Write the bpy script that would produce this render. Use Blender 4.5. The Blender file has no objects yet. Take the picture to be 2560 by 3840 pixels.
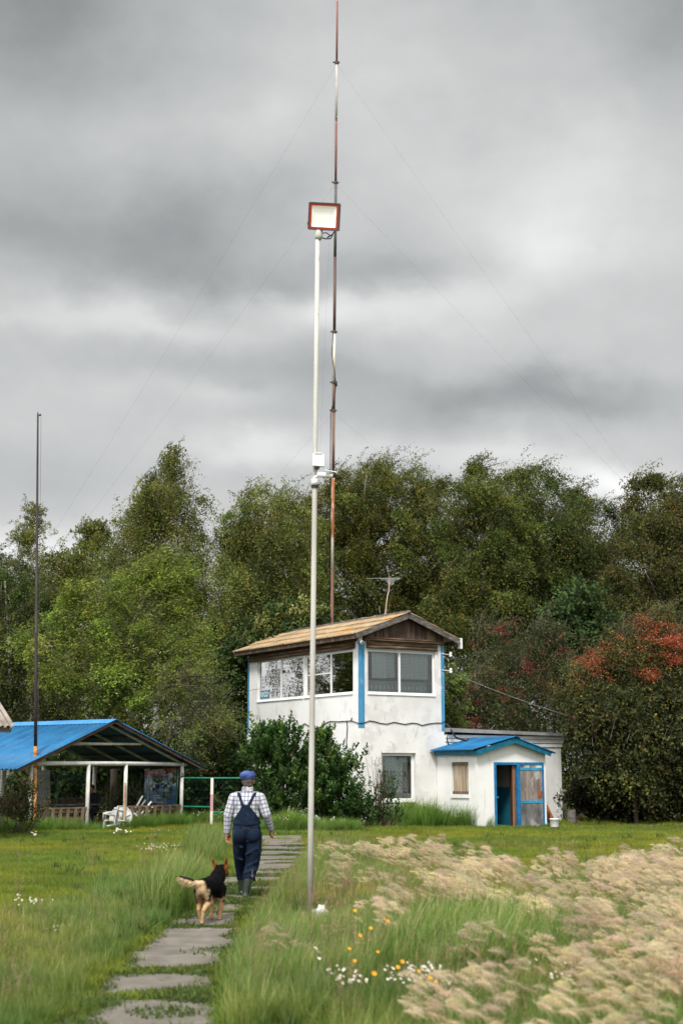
import bpy, bmesh, math, random
import numpy as np
from mathutils import Vector, Matrix, noise as mnoise
from mathutils.bvhtree import BVHTree

random.seed(7)
RNG = np.random.default_rng(11)
R = math.radians
scene = bpy.context.scene
COL = scene.collection

# ------------------------------------------------------------------ camera
CAM_H = 1.76
FPX = 5333.33
PITCH = math.atan(975.0 / FPX)
CP, SP = math.cos(PITCH), math.sin(PITCH)
camd = bpy.data.cameras.new('camera')
camd.sensor_fit = 'VERTICAL'
camd.sensor_height = 36.0
camd.sensor_width = 24.0
camd.lens = 50.0
camd.clip_start = 0.1
camd.clip_end = 6000.0
camd.dof.use_dof = True
camd.dof.focus_distance = 32.0
camd.dof.aperture_fstop = 2.0
cam = bpy.data.objects.new('camera', camd)
cam.location = (0, 0, CAM_H)
cam.rotation_euler = (R(90) + PITCH, 0, 0)
COL.objects.link(cam)
scene.camera = cam
scene.view_settings.view_transform = 'Standard'
scene.view_settings.look = 'None'
scene.view_settings.exposure = 0.0
scene.view_settings.gamma = 1.0
scene.render.engine = 'CYCLES'
scene.cycles.use_denoising = True
scene.cycles.max_bounces = 6
scene.cycles.diffuse_bounces = 3
scene.cycles.glossy_bounces = 3
scene.cycles.transmission_bounces = 4
scene.cycles.transparent_max_bounces = 8
scene.cycles.caustics_reflective = False
scene.cycles.caustics_refractive = False

# ------------------------------------------------------------------ sky and sun
world = bpy.data.worlds.new("World")
scene.world = world
world.use_nodes = True
SUN_EL, SUN_AZ = 52.0, 190.0          # azimuth measured from +Y towards +X


def build_sky():
    nt = world.node_tree
    nt.nodes.clear()
    N, L = nt.nodes.new, nt.links.new
    out = N('ShaderNodeOutputWorld')
    sky = N('ShaderNodeTexSky')
    sky.sky_type = 'NISHITA'
    sky.sun_disc = False
    sky.sun_elevation = R(SUN_EL)
    sky.sun_rotation = R(SUN_AZ)
    bg1 = N('ShaderNodeBackground')
    bg1.inputs['Strength'].default_value = 0.05
    L(sky.outputs[0], bg1.inputs['Color'])
    tc = N('ShaderNodeTexCoord')
    sep = N('ShaderNodeSeparateXYZ')
    L(tc.outputs['Generated'], sep.inputs[0])

    def m(op, a, b=None, c=None, clamp=False):
        n = N('ShaderNodeMath')
        n.operation = op
        n.use_clamp = clamp
        for i, v in enumerate((a, b, c)):
            if v is None:
                continue
            if isinstance(v, (int, float)):
                n.inputs[i].default_value = v
            else:
                L(v, n.inputs[i])
        return n.outputs[0]
    X, Y, Z = sep.outputs
    # cloud-deck coordinates: the direction carried up to a flat layer of cloud
    zz = m('ADD', m('MAXIMUM', Z, 0.0), 0.16)
    u = m('DIVIDE', X, zz)
    v = m('DIVIDE', Y, zz)
    comb = N('ShaderNodeCombineXYZ')
    L(u, comb.inputs[0]); L(v, comb.inputs[1])
    cmb2 = N('ShaderNodeCombineXYZ')
    L(X, cmb2.inputs[0]); L(Y, cmb2.inputs[1]); L(m('MULTIPLY', Z, 1.45), cmb2.inputs[2])
    soft = cmb2.outputs[0]

    def nz(vec, scale, detail, rough, off):
        mp = N('ShaderNodeMapping')
        mp.inputs['Location'].default_value = off
        L(vec, mp.inputs[0])
        n = N('ShaderNodeTexNoise')
        n.inputs['Scale'].default_value = scale
        n.inputs['Detail'].default_value = detail
        n.inputs['Roughness'].default_value = rough
        L(mp.outputs[0], n.inputs['Vector'])
        return n.outputs[0]
    n1 = nz(soft, 4.2, 4.0, 0.5, (3.1, 1.7, 0))
    n2 = nz(soft, 11.0, 8.0, 0.58, (8.3, 2.2, 4))
    nw = nz(soft, 7.0, 5.0, 0.55, (1.3, 9.1, 2))
    nw2 = nz(soft, 7.5, 5.0, 0.55, (5.3, 3.1, 7))
    # bearing / height of each direction, bent by noise so that the banks get ragged edges
    az = m('ADD', m('ARCTAN2', X, Y), m('MULTIPLY', m('SUBTRACT', nw, 0.5), 0.16))
    el = m('ADD', m('ARCSINE', Z), m('MULTIPLY', m('SUBTRACT', nw2, 0.5), 0.085))
    # base level of the deck
    val = m('ADD', 0.63, m('MULTIPLY', m('SUBTRACT', n1, 0.5), 0.34))
    val = m('ADD', val, m('MULTIPLY', m('SUBTRACT', n2, 0.5), 0.23))
    for cx, cy, rx, ry, amp in CLOUDS:
        a, e, sa, se = (cx * 1.633 - 1280) / 96.0, 10.36 + math.degrees(math.atan((1920 - cy * 1.633) / FPX)), rx * 1.633 / 93.0, ry * 1.633 / 96.0
        da = m('DIVIDE', m('SUBTRACT', az, R(a)), R(sa))
        de = m('DIVIDE', m('SUBTRACT', el, R(e)), R(se))
        r2 = m('ADD', m('MULTIPLY', da, da), m('MULTIPLY', de, de))
        g = m('EXPONENT', m('MULTIPLY', r2, -1.0))
        val = m('ADD', val, m('MULTIPLY', g, amp))
    val = m('MAXIMUM', val, 0.12)
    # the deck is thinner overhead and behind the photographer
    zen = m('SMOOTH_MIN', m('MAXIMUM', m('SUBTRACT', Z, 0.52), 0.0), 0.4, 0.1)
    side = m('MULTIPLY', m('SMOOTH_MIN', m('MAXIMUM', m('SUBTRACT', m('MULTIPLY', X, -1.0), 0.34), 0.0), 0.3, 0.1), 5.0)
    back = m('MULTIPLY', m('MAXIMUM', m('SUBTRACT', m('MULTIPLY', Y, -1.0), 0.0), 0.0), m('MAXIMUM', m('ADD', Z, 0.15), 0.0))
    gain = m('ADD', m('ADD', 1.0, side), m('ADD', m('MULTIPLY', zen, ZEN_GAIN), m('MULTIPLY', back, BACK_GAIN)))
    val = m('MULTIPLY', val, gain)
    ramp = N('ShaderNodeValToRGB')
    ramp.color_ramp.elements[0].position = 0.15
    ramp.color_ramp.elements[0].color = (0.95, 1.02, 1.03, 1)
    ramp.color_ramp.elements[1].position = 0.75
    ramp.color_ramp.elements[1].color = (1.0, 1.0, 0.995, 1)
    L(val, ramp.inputs[0])
    bg2 = N('ShaderNodeBackground')
    L(ramp.outputs[0], bg2.inputs['Color'])
    L(val, bg2.inputs['Strength'])
    add = N('ShaderNodeMixShader')
    add.inputs[0].default_value = 0.93
    L(bg1.outputs[0], add.inputs[1])
    L(bg2.outputs[0], add.inputs[2])
    L(add.outputs[0], out.inputs[0])
    try:
        world.cycles.sampling_method = 'MANUAL'
        world.cycles.sample_map_resolution = 512
    except Exception:
        pass


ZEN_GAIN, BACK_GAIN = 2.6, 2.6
# banks of cloud as they stand in the sky: centre, half-widths (in 1/1568ths of the view's width), brightness
CLOUDS = [
    (280, 555, 360, 115, -0.27), (520, 630, 260, 45, -0.09), (930, 590, 250, 50, -0.13), (80, 430, 260, 130, -0.07), (600, 450, 200, 60, -0.08),
    (560, 270, 150, 75, 0.09), (0, 40, 280, 200, -0.22), (760, 0, 500, 50, -0.05), (1560, 50, 280, 170, -0.20), (1180, 230, 260, 60, 0.0),
    (1400, 420, 270, 150, 0.16), (1350, 600, 120, 70, 0.18), (740, 680, 170, 48, 0.24), (1060, 685, 250, 55, 0.15), (240, 750, 330, 40, 0.16),
    (1300, 915, 360, 65, -0.25), (820, 850, 200, 40, -0.06), (320, 845, 350, 45, -0.07), (480, 915, 170, 35, 0.10), (120, 1060, 300, 60, -0.07),
    (650, 1045, 330, 50, 0.24), (1400, 1115, 200, 42, 0.45), (1150, 1060, 120, 40, 0.16), (60, 1250, 140, 50, 0.32), (420, 1180, 200, 60, 0.04),
]
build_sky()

sund = bpy.data.lights.new('sun', 'SUN')
sund.energy = 3.8
sund.angle = R(12)
sund.color = (1.0, 0.97, 0.92)
sun = bpy.data.objects.new('sun', sund)
sun.rotation_euler = Vector((-math.sin(R(SUN_AZ)) * math.cos(R(SUN_EL)), -math.cos(R(SUN_AZ)) * math.cos(R(SUN_EL)), -math.sin(R(SUN_EL)))).to_track_quat('-Z', 'Y').to_euler()
COL.objects.link(sun)

# ------------------------------------------------------------------ photograph geometry
C0 = np.array([0.0, 0.0, CAM_H])


def ray(px, py):
    k = 1920.0 - py
    return np.array([px - 1280.0, FPX * CP - k * SP, FPX * SP + k * CP])


def at(px, py, Y):
    d = ray(px, py)
    return C0 + d * (Y / d[1])


def gr(px, py, z=0.0):
    d = ray(px, py)
    return C0 + d * ((z - CAM_H) / d[2])


def onpl(px, py, p0, dr):
    n = np.array([dr[1], -dr[0], 0.0])
    d = ray(px, py)
    t = ((p0 - C0) @ n) / (d @ n)
    return C0 + d * t


def ppm(Y):
    return FPX * CP / Y


def proj(P):
    d = np.asarray(P, float) - C0
    f = d[..., 1] * CP + d[..., 2] * SP
    u = -d[..., 1] * SP + d[..., 2] * CP
    return 1280 + FPX * d[..., 0] / f, 1920 - FPX * u / f


def hfun(x, y):
    """height of the ground: flat meadow, a shallow dip before the porch"""
    return -0.22 * np.exp(-(((x + 7.5) / 1.3) ** 2 + ((y - 45.0) / 1.3) ** 2)) - 0.12 * np.exp(-(((x - 7.5) / 4.5) ** 2 + ((y - 46.0) / 3.5) ** 2))


# ------------------------------------------------------------------ materials
def S(r, g, b, a=1.0):
    def f(c):
        c /= 255.0
        return c / 12.92 if c <= 0.04045 else ((c + 0.055) / 1.055) ** 2.4
    return (f(r), f(g), f(b), a)


def newmat(name):
    m = bpy.data.materials.new(name)
    m.use_nodes = True
    nt = m.node_tree
    nt.nodes.clear()
    return m, nt, nt.nodes.new, nt.links.new


def pmat(name, stops, scale=5.0, detail=5.0, rough=0.8, stretch=(1, 1, 1), bump=0.0, bscale=None, spec=0.3,
         metal=0.0, overlay=None, nrough=0.6, sheen=0.0):
    """noise -> colour stops; overlay = list of (noise scale, lo, hi, colour, stretch)"""
    m, nt, N, L = newmat(name)
    out = N('ShaderNodeOutputMaterial')
    b = N('ShaderNodeBsdfPrincipled')
    L(b.outputs[0], out.inputs[0])
    b.inputs['Roughness'].default_value = rough
    b.inputs['Specular IOR Level'].default_value = spec
    b.inputs['Metallic'].default_value = metal
    if sheen:
        b.inputs['Sheen Weight'].default_value = sheen
    tc = N('ShaderNodeTexCoord')

    def noise(sc, st, det=detail, off=0.0):
        mp = N('ShaderNodeMapping')
        mp.inputs['Scale'].default_value = st
        mp.inputs['Location'].default_value = (off, off * 0.7, off * 1.3)
        L(tc.outputs['Object'], mp.inputs[0])
        n = N('ShaderNodeTexNoise')
        n.inputs['Scale'].default_value = sc
        n.inputs['Detail'].default_value = det
        n.inputs['Roughness'].default_value = nrough
        L(mp.outputs[0], n.inputs['Vector'])
        return n.outputs[0]
    n = noise(scale, stretch)
    if len(stops) == 1:
        stops = [(0.3, stops[0][1]), (0.7, tuple(c * 0.85 for c in stops[0][1][:3]) + (1,))]
    rp = N('ShaderNodeValToRGB')
    els = rp.color_ramp.elements
    while len(els) < len(stops):
        els.new(0.5)
    for e, (p, c) in zip(els, stops):
        e.position = p
        e.color = c
    L(n, rp.inputs[0])
    col = rp.outputs[0]
    for i, (sc, lo, hi, c, st) in enumerate(overlay or []):
        nn = noise(sc, st, 6.0, 11.0 + 7 * i)
        mr = N('ShaderNodeMapRange')
        mr.inputs['From Min'].default_value = lo
        mr.inputs['From Max'].default_value = hi
        L(nn, mr.inputs['Value'])
        mx = N('ShaderNodeMix')
        mx.data_type = 'RGBA'
        L(mr.outputs[0], mx.inputs['Factor'])
        L(col, mx.inputs['A'])
        mx.inputs['B'].default_value = c
        col = mx.outputs['Result']
    L(col, b.inputs['Base Color'])
    if bump:
        nb = noise(bscale or scale * 3, stretch)
        bp = N('ShaderNodeBump')
        bp.inputs['Strength'].default_value = bump
        bp.inputs['Distance'].default_value = 0.02
        L(nb, bp.inputs['Height'])
        L(bp.outputs[0], b.inputs['Normal'])
    return m


def leafmat(name, transl=0.35, rough=0.55, inst=False, spec=0.12):
    m, nt, N, L = newmat(name)
    out = N('ShaderNodeOutputMaterial')
    at_ = N('ShaderNodeAttribute')
    at_.attribute_name = 'Col'
    col = at_.outputs['Color']
    if inst:
        ai = N('ShaderNodeAttribute')
        ai.attribute_type = 'INSTANCER'
        ai.attribute_name = 'tint'
        mx = N('ShaderNodeMix')
        mx.data_type = 'RGBA'
        mx.blend_type = 'MULTIPLY'
        mx.inputs['Factor'].default_value = 1.0
        L(col, mx.inputs['A'])
        L(ai.outputs['Color'], mx.inputs['B'])
        col = mx.outputs['Result']
    b = N('ShaderNodeBsdfPrincipled')
    b.inputs['Roughness'].default_value = rough
    b.inputs['Specular IOR Level'].default_value = spec
    L(col, b.inputs['Base Color'])
    t = N('ShaderNodeBsdfTranslucent')
    L(col, t.inputs['Color'])
    ms = N('ShaderNodeMixShader')
    ms.inputs[0].default_value = transl
    L(b.outputs[0], ms.inputs[1])
    L(t.outputs[0], ms.inputs[2])
    L(ms.outputs[0], out.inputs[0])
    return m


def vcolmat(name, rough=0.85, spec=0.15, sheen=0.0):
    m, nt, N, L = newmat(name)
    out = N('ShaderNodeOutputMaterial')
    a = N('ShaderNodeAttribute')
    a.attribute_name = 'Col'
    b = N('ShaderNodeBsdfPrincipled')
    b.inputs['Roughness'].default_value = rough
    b.inputs['Specular IOR Level'].default_value = spec
    b.inputs['Sheen Weight'].default_value = sheen
    L(a.outputs['Color'], b.inputs['Base Color'])
    L(b.outputs[0], out.inputs[0])
    return m


# ------------------------------------------------------------------ mesh helpers
def tag(o, label=None, cat=None, group=None, kind=None):
    if label:
        o['label'] = label
    if cat:
        o['category'] = cat
    if group:
        o['group'] = group
    if kind:
        o['kind'] = kind
    return o


def thing(name, label, cat, loc, group=None):
    o = bpy.data.objects.new(name, None)
    o.empty_display_size = 0.3
    o.location = tuple(float(c) for c in loc)
    COL.objects.link(o)
    return tag(o, label, cat, group)


def root_loc(o):
    v = Vector((0, 0, 0))
    while o is not None:
        v += o.location
        o = o.parent
    return np.array(v)


class MB:
    def __init__(self, T=None):
        self.v, self.f = [], []
        self.T = T

    def add(self, verts, faces):
        b = len(self.v)
        for p in verts:
            self.v.append(np.asarray(self.T(*p) if self.T else p, float))
        for f in faces:
            self.f.append([b + i for i in f])
        return self

    def box(self, a, b, bev=0.0):
        x0, y0, z0 = a
        x1, y1, z1 = b
        return self.add([(x0, y0, z0), (x1, y0, z0), (x1, y1, z0), (x0, y1, z0), (x0, y0, z1), (x1, y0, z1), (x1, y1, z1), (x0, y1, z1)],
                        [(0, 3, 2, 1), (4, 5, 6, 7), (0, 1, 5, 4), (1, 2, 6, 5), (2, 3, 7, 6), (3, 0, 4, 7)])

    def beam(self, p, q, w, h, up=(0, 0, 1)):
        """rectangular bar from p to q (world or local before T)"""
        p, q = np.asarray(p, float), np.asarray(q, float)
        d = q - p
        d /= np.linalg.norm(d)
        up = np.asarray(up, float)
        s = np.cross(d, up)
        if np.linalg.norm(s) < 1e-4:
            s = np.cross(d, (1, 0, 0))
        s /= np.linalg.norm(s)
        t = np.cross(s, d)
        vs = []
        for c in (p, q):
            for a, b in ((-1, -1), (1, -1), (1, 1), (-1, 1)):
                vs.append(c + s * a * w / 2 + t * b * h / 2)
        return self.add(vs, [(0, 1, 2, 3), (7, 6, 5, 4), (0, 4, 5, 1), (1, 5, 6, 2), (2, 6, 7, 3), (3, 7, 4, 0)])

    def tube(self, pts, rad, n=8, caps=True):
        pts = [np.asarray(p, float) for p in pts]
        if not hasattr(rad, '__len__'):
            rad = [rad] * len(pts)
        k = len(pts)
        ref = None
        rings = []
        for i in range(k):
            d = pts[min(i + 1, k - 1)] - pts[max(i - 1, 0)]
            d = d / (np.linalg.norm(d) + 1e-9)
            if ref is None:
                ref = np.array([1.0, 0, 0]) if abs(d[0]) < 0.8 else np.array([0, 1.0, 0])
            s = ref - d * (ref @ d)
            s /= np.linalg.norm(s) + 1e-9
            ref = s
            t = np.cross(d, s)
            rings.append([pts[i] + rad[i] * (s * math.cos(2 * math.pi * j / n) + t * math.sin(2 * math.pi * j / n)) for j in range(n)])
        vs = [p for r in rings for p in r]
        fs = []
        for i in range(k - 1):
            for j in range(n):
                a, b = i * n + j, i * n + (j + 1) % n
                fs.append((a, b, b + n, a + n))
        if caps:
            fs.append(tuple(range(n - 1, -1, -1)))
            fs.append(tuple((k - 1) * n + j for j in range(n)))
        return self.add(vs, fs)

    def lathe(self, c, prof, n=20, axis=(0, 0, 1)):
        """prof: list of (radius, offset along the axis)"""
        c = np.asarray(c, float)
        ax = np.asarray(axis, float)
        ax /= np.linalg.norm(ax)
        s = np.cross(ax, (0, 1, 0) if abs(ax[1]) < 0.9 else (1, 0, 0))
        s /= np.linalg.norm(s)
        t = np.cross(ax, s)
        vs, fs = [], []
        for r, h in prof:
            for j in range(n):
                a = 2 * math.pi * j / n
                vs.append(c + ax * h + r * (s * math.cos(a) + t * math.sin(a)))
        for i in range(len(prof) - 1):
            for j in range(n):
                a, b = i * n + j, i * n + (j + 1) % n
                fs.append((a, b, b + n, a + n))
        fs.append(tuple(range(n - 1, -1, -1)))
        fs.append(tuple((len(prof) - 1) * n + j for j in range(n)))
        return self.add(vs, fs)

    def ball(self, c, r, nu=10, nv=7, jit=0.0):
        c = np.asarray(c, float)
        r = np.asarray(r if hasattr(r, '__len__') else (r, r, r), float)
        vs, fs = [c + r * (0, 0, 1)], []
        for i in range(1, nv):
            a = math.pi * i / nv
            for j in range(nu):
                b = 2 * math.pi * j / nu
                q = 1 + jit * (random.random() - 0.5)
                vs.append(c + r * q * np.array([math.sin(a) * math.cos(b), math.sin(a) * math.sin(b), math.cos(a)]))
        vs.append(c - r * (0, 0, 1))
        for j in range(nu):
            fs.append((0, 1 + j, 1 + (j + 1) % nu))
            fs.append((len(vs) - 1, 1 + (nv - 2) * nu + (j + 1) % nu, 1 + (nv - 2) * nu + j))
        for i in range(nv - 2):
            for j in range(nu):
                a, b = 1 + i * nu + j, 1 + i * nu + (j + 1) % nu
                fs.append((a, a + nu, b + nu, b))
        return self.add(vs, fs)

    def prism(self, poly, ext):
        """flat polygon (list of 3-D points) extruded by the vector ext"""
        n = len(poly)
        e = np.asarray(ext, float)
        vs = [np.asarray(p, float) for p in poly] + [np.asarray(p, float) + e for p in poly]
        fs = [tuple(range(n - 1, -1, -1)), tuple(range(n, 2 * n))]
        for i in range(n):
            j = (i + 1) % n
            fs.append((i, j, j + n, i + n))
        return self.add(vs, fs)

    def build(self, name, mat, parent=None, smooth=False, fix=True):
        me = bpy.data.meshes.new(name)
        off = root_loc(parent) if parent is not None else np.zeros(3)
        me.from_pydata([tuple(p - off) for p in self.v], [], self.f)
        if fix:
            bm = bmesh.new()
            bm.from_mesh(me)
            bmesh.ops.recalc_face_normals(bm, faces=bm.faces)
            bm.to_mesh(me)
            bm.free()
        if smooth:
            me.polygons.foreach_set('use_smooth', [True] * len(me.polygons))
        me.materials.append(mat)
        o = bpy.data.objects.new(name, me)
        COL.objects.link(o)
        if parent is not None:
            o.parent = parent
        return o


def quads_mesh(name, V, cols, mat, parent=None, tri=False, link=True):
    """V (N,k,3) loose k-gons with one colour each"""
    n, k = V.shape[:2]
    off = root_loc(parent) if parent is not None else np.zeros(3)
    me = bpy.data.meshes.new(name)
    me.vertices.add(n * k)
    me.vertices.foreach_set('co', (V - off).reshape(-1).astype(np.float32))
    me.loops.add(n * k)
    me.loops.foreach_set('vertex_index', np.arange(n * k, dtype=np.int32))
    me.polygons.add(n)
    me.polygons.foreach_set('loop_start', np.arange(0, n * k, k, dtype=np.int32))
    me.update(calc_edges=True)
    ca = me.color_attributes.new('Col', 'FLOAT_COLOR', 'POINT')
    c4 = np.ones((n, k, 4), np.float32)
    c4[:, :, :3] = cols[:, None, :] if cols.ndim == 2 else cols
    ca.data.foreach_set('color', c4.reshape(-1))
    me.materials.append(mat)
    o = bpy.data.objects.new(name, me)
    if link:
        COL.objects.link(o)
    if parent is not None:
        o.parent = parent
    return o


def text_mesh(name, body, size, mat, parent, origin, xdir, ydir, align='LEFT', shear=0.0, bold=0.0, thick=0.002):
    """lettering as a flat mesh: xdir / ydir are the reading and the up direction"""
    cu = bpy.data.curves.new(name, 'FONT')
    cu.body = body
    cu.size = size
    cu.align_x = align
    cu.shear = shear
    cu.offset = bold
    cu.extrude = thick
    ob = bpy.data.objects.new(name, cu)
    COL.objects.link(ob)
    dg = bpy.context.evaluated_depsgraph_get()
    me = bpy.data.meshes.new_from_object(ob.evaluated_get(dg))
    bpy.data.objects.remove(ob)
    bpy.data.curves.remove(cu)
    co = np.zeros(len(me.vertices) * 3, np.float32)
    me.vertices.foreach_get('co', co)
    co = co.reshape(-1, 3).astype(float)
    xd, yd = np.asarray(xdir, float), np.asarray(ydir, float)
    xn = xd / np.linalg.norm(xd)
    nn = np.cross(xd, yd)
    nn /= np.linalg.norm(nn)
    W = np.asarray(origin) + co[:, :1] * xd + co[:, 1:2] * yd + co[:, 2:] * nn
    off = root_loc(parent) if parent is not None else np.zeros(3)
    me.vertices.foreach_set('co', (W - off).astype(np.float32).reshape(-1))
    me.update()
    me.materials.clear()
    me.materials.append(mat)
    me.name = name
    o = bpy.data.objects.new(name, me)
    COL.objects.link(o)
    if parent is not None:
        o.parent = parent
    return o


def organic(name, prims, voxel, mat, parent=None, smooth=6, M=None, factor=0.5):
    """one continuous surface grown round tapered limbs: prims are ('c', p, q, rp, rq) or ('e', centre, radii[, rotation])"""
    mb = MB()
    for pr in prims:
        if pr[0] == 'c':
            _, p, q, rp, rq = pr
            p, q = np.asarray(p, float), np.asarray(q, float)
            d = q - p
            L_ = np.linalg.norm(d)
            prof = []
            for k in range(5, -1, -1):
                a = math.pi / 2 * k / 5
                prof.append((max(rp * math.cos(a), 1e-4), -rp * math.sin(a)))
            for k in range(0, 6):
                a = math.pi / 2 * k / 5
                prof.append((max(rq * math.cos(a), 1e-4), L_ + rq * math.sin(a)))
            mb.lathe(p, prof, 14, d)
        else:
            c, r = pr[1], pr[2]
            rot = pr[3] if len(pr) > 3 else None
            b = MB()
            b.ball((0, 0, 0), r, 16, 11)
            vs = [np.asarray(v) for v in b.v]
            if rot is not None:
                vs = [np.array(rot @ Vector(v)) for v in vs]
            mb.add([v + np.asarray(c) for v in vs], b.f)
    if M is not None:
        mb.v = [np.array(M @ Vector(v)) for v in mb.v]
    o = mb.build(name, mat, parent, True)
    r = o.modifiers.new('r', 'REMESH')
    r.mode = 'VOXEL'
    r.voxel_size = voxel
    r.use_smooth_shade = True
    s = o.modifiers.new('s', 'SMOOTH')
    s.iterations = smooth
    s.factor = factor
    dg = bpy.context.evaluated_depsgraph_get()
    me = bpy.data.meshes.new_from_object(o.evaluated_get(dg))
    o.modifiers.clear()
    old = o.data
    o.data = me
    bpy.data.meshes.remove(old)
    me.name = name
    if not me.materials:
        me.materials.append(mat)
    me.polygons.foreach_set('use_smooth', [True] * len(me.polygons))
    return o


def mesh_co(o):
    co = np.zeros(len(o.data.vertices) * 3, np.float32)
    o.data.vertices.foreach_get('co', co)
    return co.reshape(-1, 3).astype(float)


def mesh_no(o):
    no = np.zeros(len(o.data.vertices) * 3, np.float32)
    o.data.vertices.foreach_get('normal', no)
    return no.reshape(-1, 3).astype(float)


def set_vcol(o, cols):
    ca = o.data.color_attributes.new('Col', 'FLOAT_COLOR', 'POINT')
    c4 = np.ones((len(cols), 4), np.float32)
    c4[:, :3] = cols
    ca.data.foreach_set('color', c4.reshape(-1))


def fbm(P, sc, seed=0.0, octv=3):
    """cheap value noise for numpy arrays of points"""
    return np.array([mnoise.fractal(Vector((p[0] * sc + seed, p[1] * sc - seed * 0.7, p[2] * sc + seed * 1.9)), 1.0, 2.0, octv) for p in P])


def unit(a):
    return a / (np.linalg.norm(a, axis=-1, keepdims=True) + 1e-9)
# ================================================================== materials of the buildings
M = {}
M['plaster'] = pmat('plaster', [(0.25, (0.70, 0.69, 0.66, 1)), (0.5, (0.80, 0.795, 0.775, 1)), (0.8, (0.84, 0.835, 0.82, 1))], 0.9, 6, 0.9, bump=0.07, bscale=14,
                    overlay=[(1.6, 0.56, 0.72, (0.60, 0.585, 0.555, 1), (1, 1, 0.7)), (5.0, 0.70, 0.76, (0.50, 0.45, 0.42, 1), (1, 1, 0.45)), (3.2, 0.62, 0.75, (0.66, 0.58, 0.50, 1), (2.0, 2.0, 0.12))])
M['worn_plaster'] = pmat('worn_plaster', [(0.3, (0.66, 0.645, 0.615, 1)), (0.55, (0.77, 0.76, 0.735, 1)), (0.8, (0.82, 0.81, 0.79, 1))], 1.1, 8, 0.92, bump=0.22, bscale=7,
                         overlay=[(2.2, 0.53, 0.58, (0.66, 0.645, 0.63, 1), (1, 1, 1)), (3.1, 0.61, 0.63, (0.60, 0.575, 0.545, 1), (1, 1, 0.6))])
M['blue_paint'] = pmat('blue_paint', [(0.35, S(58, 128, 172)), (0.65, S(82, 150, 190))], 4, 5, 0.6, stretch=(1, 1, 0.3), overlay=[(9, 0.62, 0.70, S(170, 182, 188), (1, 1, 0.4)), (2.5, 0.52, 0.7, S(70, 118, 150), (1, 1, 0.5))])
M['door_blue'] = pmat('door_blue', [(0.35, S(22, 96, 150)), (0.65, S(38, 124, 172))], 5, 5, 0.55, overlay=[(8, 0.66, 0.76, S(90, 130, 150), (1, 1, 0.5))])
M['teal_paint'] = pmat('teal_paint', [(0.35, S(12, 86, 112)), (0.65, S(24, 110, 136))], 5, 5, 0.5)
M['dark_wood'] = pmat('dark_wood', [(0.3, (0.035, 0.023, 0.017, 1)), (0.5, (0.085, 0.056, 0.040, 1)), (0.72, (0.20, 0.145, 0.105, 1))], 7, 7, 0.85, stretch=(1, 1, 0.12), bump=0.3,
                      overlay=[(3, 0.60, 0.72, (0.26, 0.17, 0.10, 1), (1, 1, 0.2))])
M['log_wood'] = pmat('log_wood', [(0.3, (0.045, 0.028, 0.018, 1)), (0.5, (0.12, 0.075, 0.045, 1)), (0.75, (0.28, 0.19, 0.125, 1))], 5, 7, 0.85, stretch=(0.35, 0.35, 3), bump=0.3)
M['grey_wood'] = pmat('grey_wood', [(0.3, (0.05, 0.042, 0.037, 1)), (0.5, (0.11, 0.097, 0.087, 1)), (0.72, (0.22, 0.20, 0.185, 1))], 6, 7, 0.85, stretch=(0.6, 0.6, 1.6), bump=0.3)
M['asbestos'] = pmat('asbestos', [(0.3, S(118, 100, 78)), (0.5, S(158, 137, 106)), (0.75, S(186, 167, 135))], 2.2, 7, 0.92, bump=0.2,
                     overlay=[(0.9, 0.56, 0.68, S(176, 118, 44), (1, 1, 1)), (6, 0.60, 0.70, S(122, 96, 74), (1, 1, 1)), (9.0, 0.62, 0.70, S(178, 124, 54), (1, 1, 1))])
M['white_pvc'] = pmat('white_pvc', [(0.4, (0.80, 0.80, 0.80, 1)), (0.7, (0.84, 0.84, 0.84, 1))], 3, 3, 0.4)
M['dark_metal'] = pmat('dark_metal', [(0.4, (0.05, 0.045, 0.045, 1)), (0.7, (0.10, 0.085, 0.08, 1))], 6, 4, 0.6)
M['black_rubber'] = pmat('black_rubber', [(0.4, (0.016, 0.013, 0.015, 1)), (0.7, (0.035, 0.027, 0.029, 1))], 6, 4, 0.6)
M['white_metal'] = pmat('white_metal', [(0.35, S(196, 194, 186)), (0.6, S(222, 221, 214))], 3, 5, 0.55, overlay=[(7, 0.66, 0.72, S(150, 110, 78), (1, 1, 0.3))])
M['interior_dark'] = pmat('interior_dark', [(0.4, (0.20, 0.19, 0.17, 1)), (0.7, (0.26, 0.25, 0.23, 1))], 2, 3, 0.9)
M['brown_blind'] = pmat('brown_blind', [(0.4, S(92, 80, 72)), (0.7, S(112, 99, 90))], 30, 3, 0.9)
M['blue_sheet'] = pmat('blue_sheet', [(0.3, S(16, 86, 132)), (0.5, S(22, 102, 150)), (0.7, S(32, 114, 162))], 1.6, 7, 0.5, spec=0.25, overlay=[(1.2, 0.55, 0.75, S(44, 110, 160), (1, 1, 1)), (9.0, 0.62, 0.72, S(60, 96, 120), (1, 1, 1)), (3.4, 0.60, 0.72, S(82, 104, 112), (1, 1, 2.5)), (16.0, 0.68, 0.72, S(96, 78, 60), (1, 1, 1))])
M['sheet_underside'] = pmat('sheet_underside', [(0.4, (0.10, 0.105, 0.10, 1)), (0.7, (0.17, 0.175, 0.165, 1))], 3, 4, 0.6)
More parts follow.
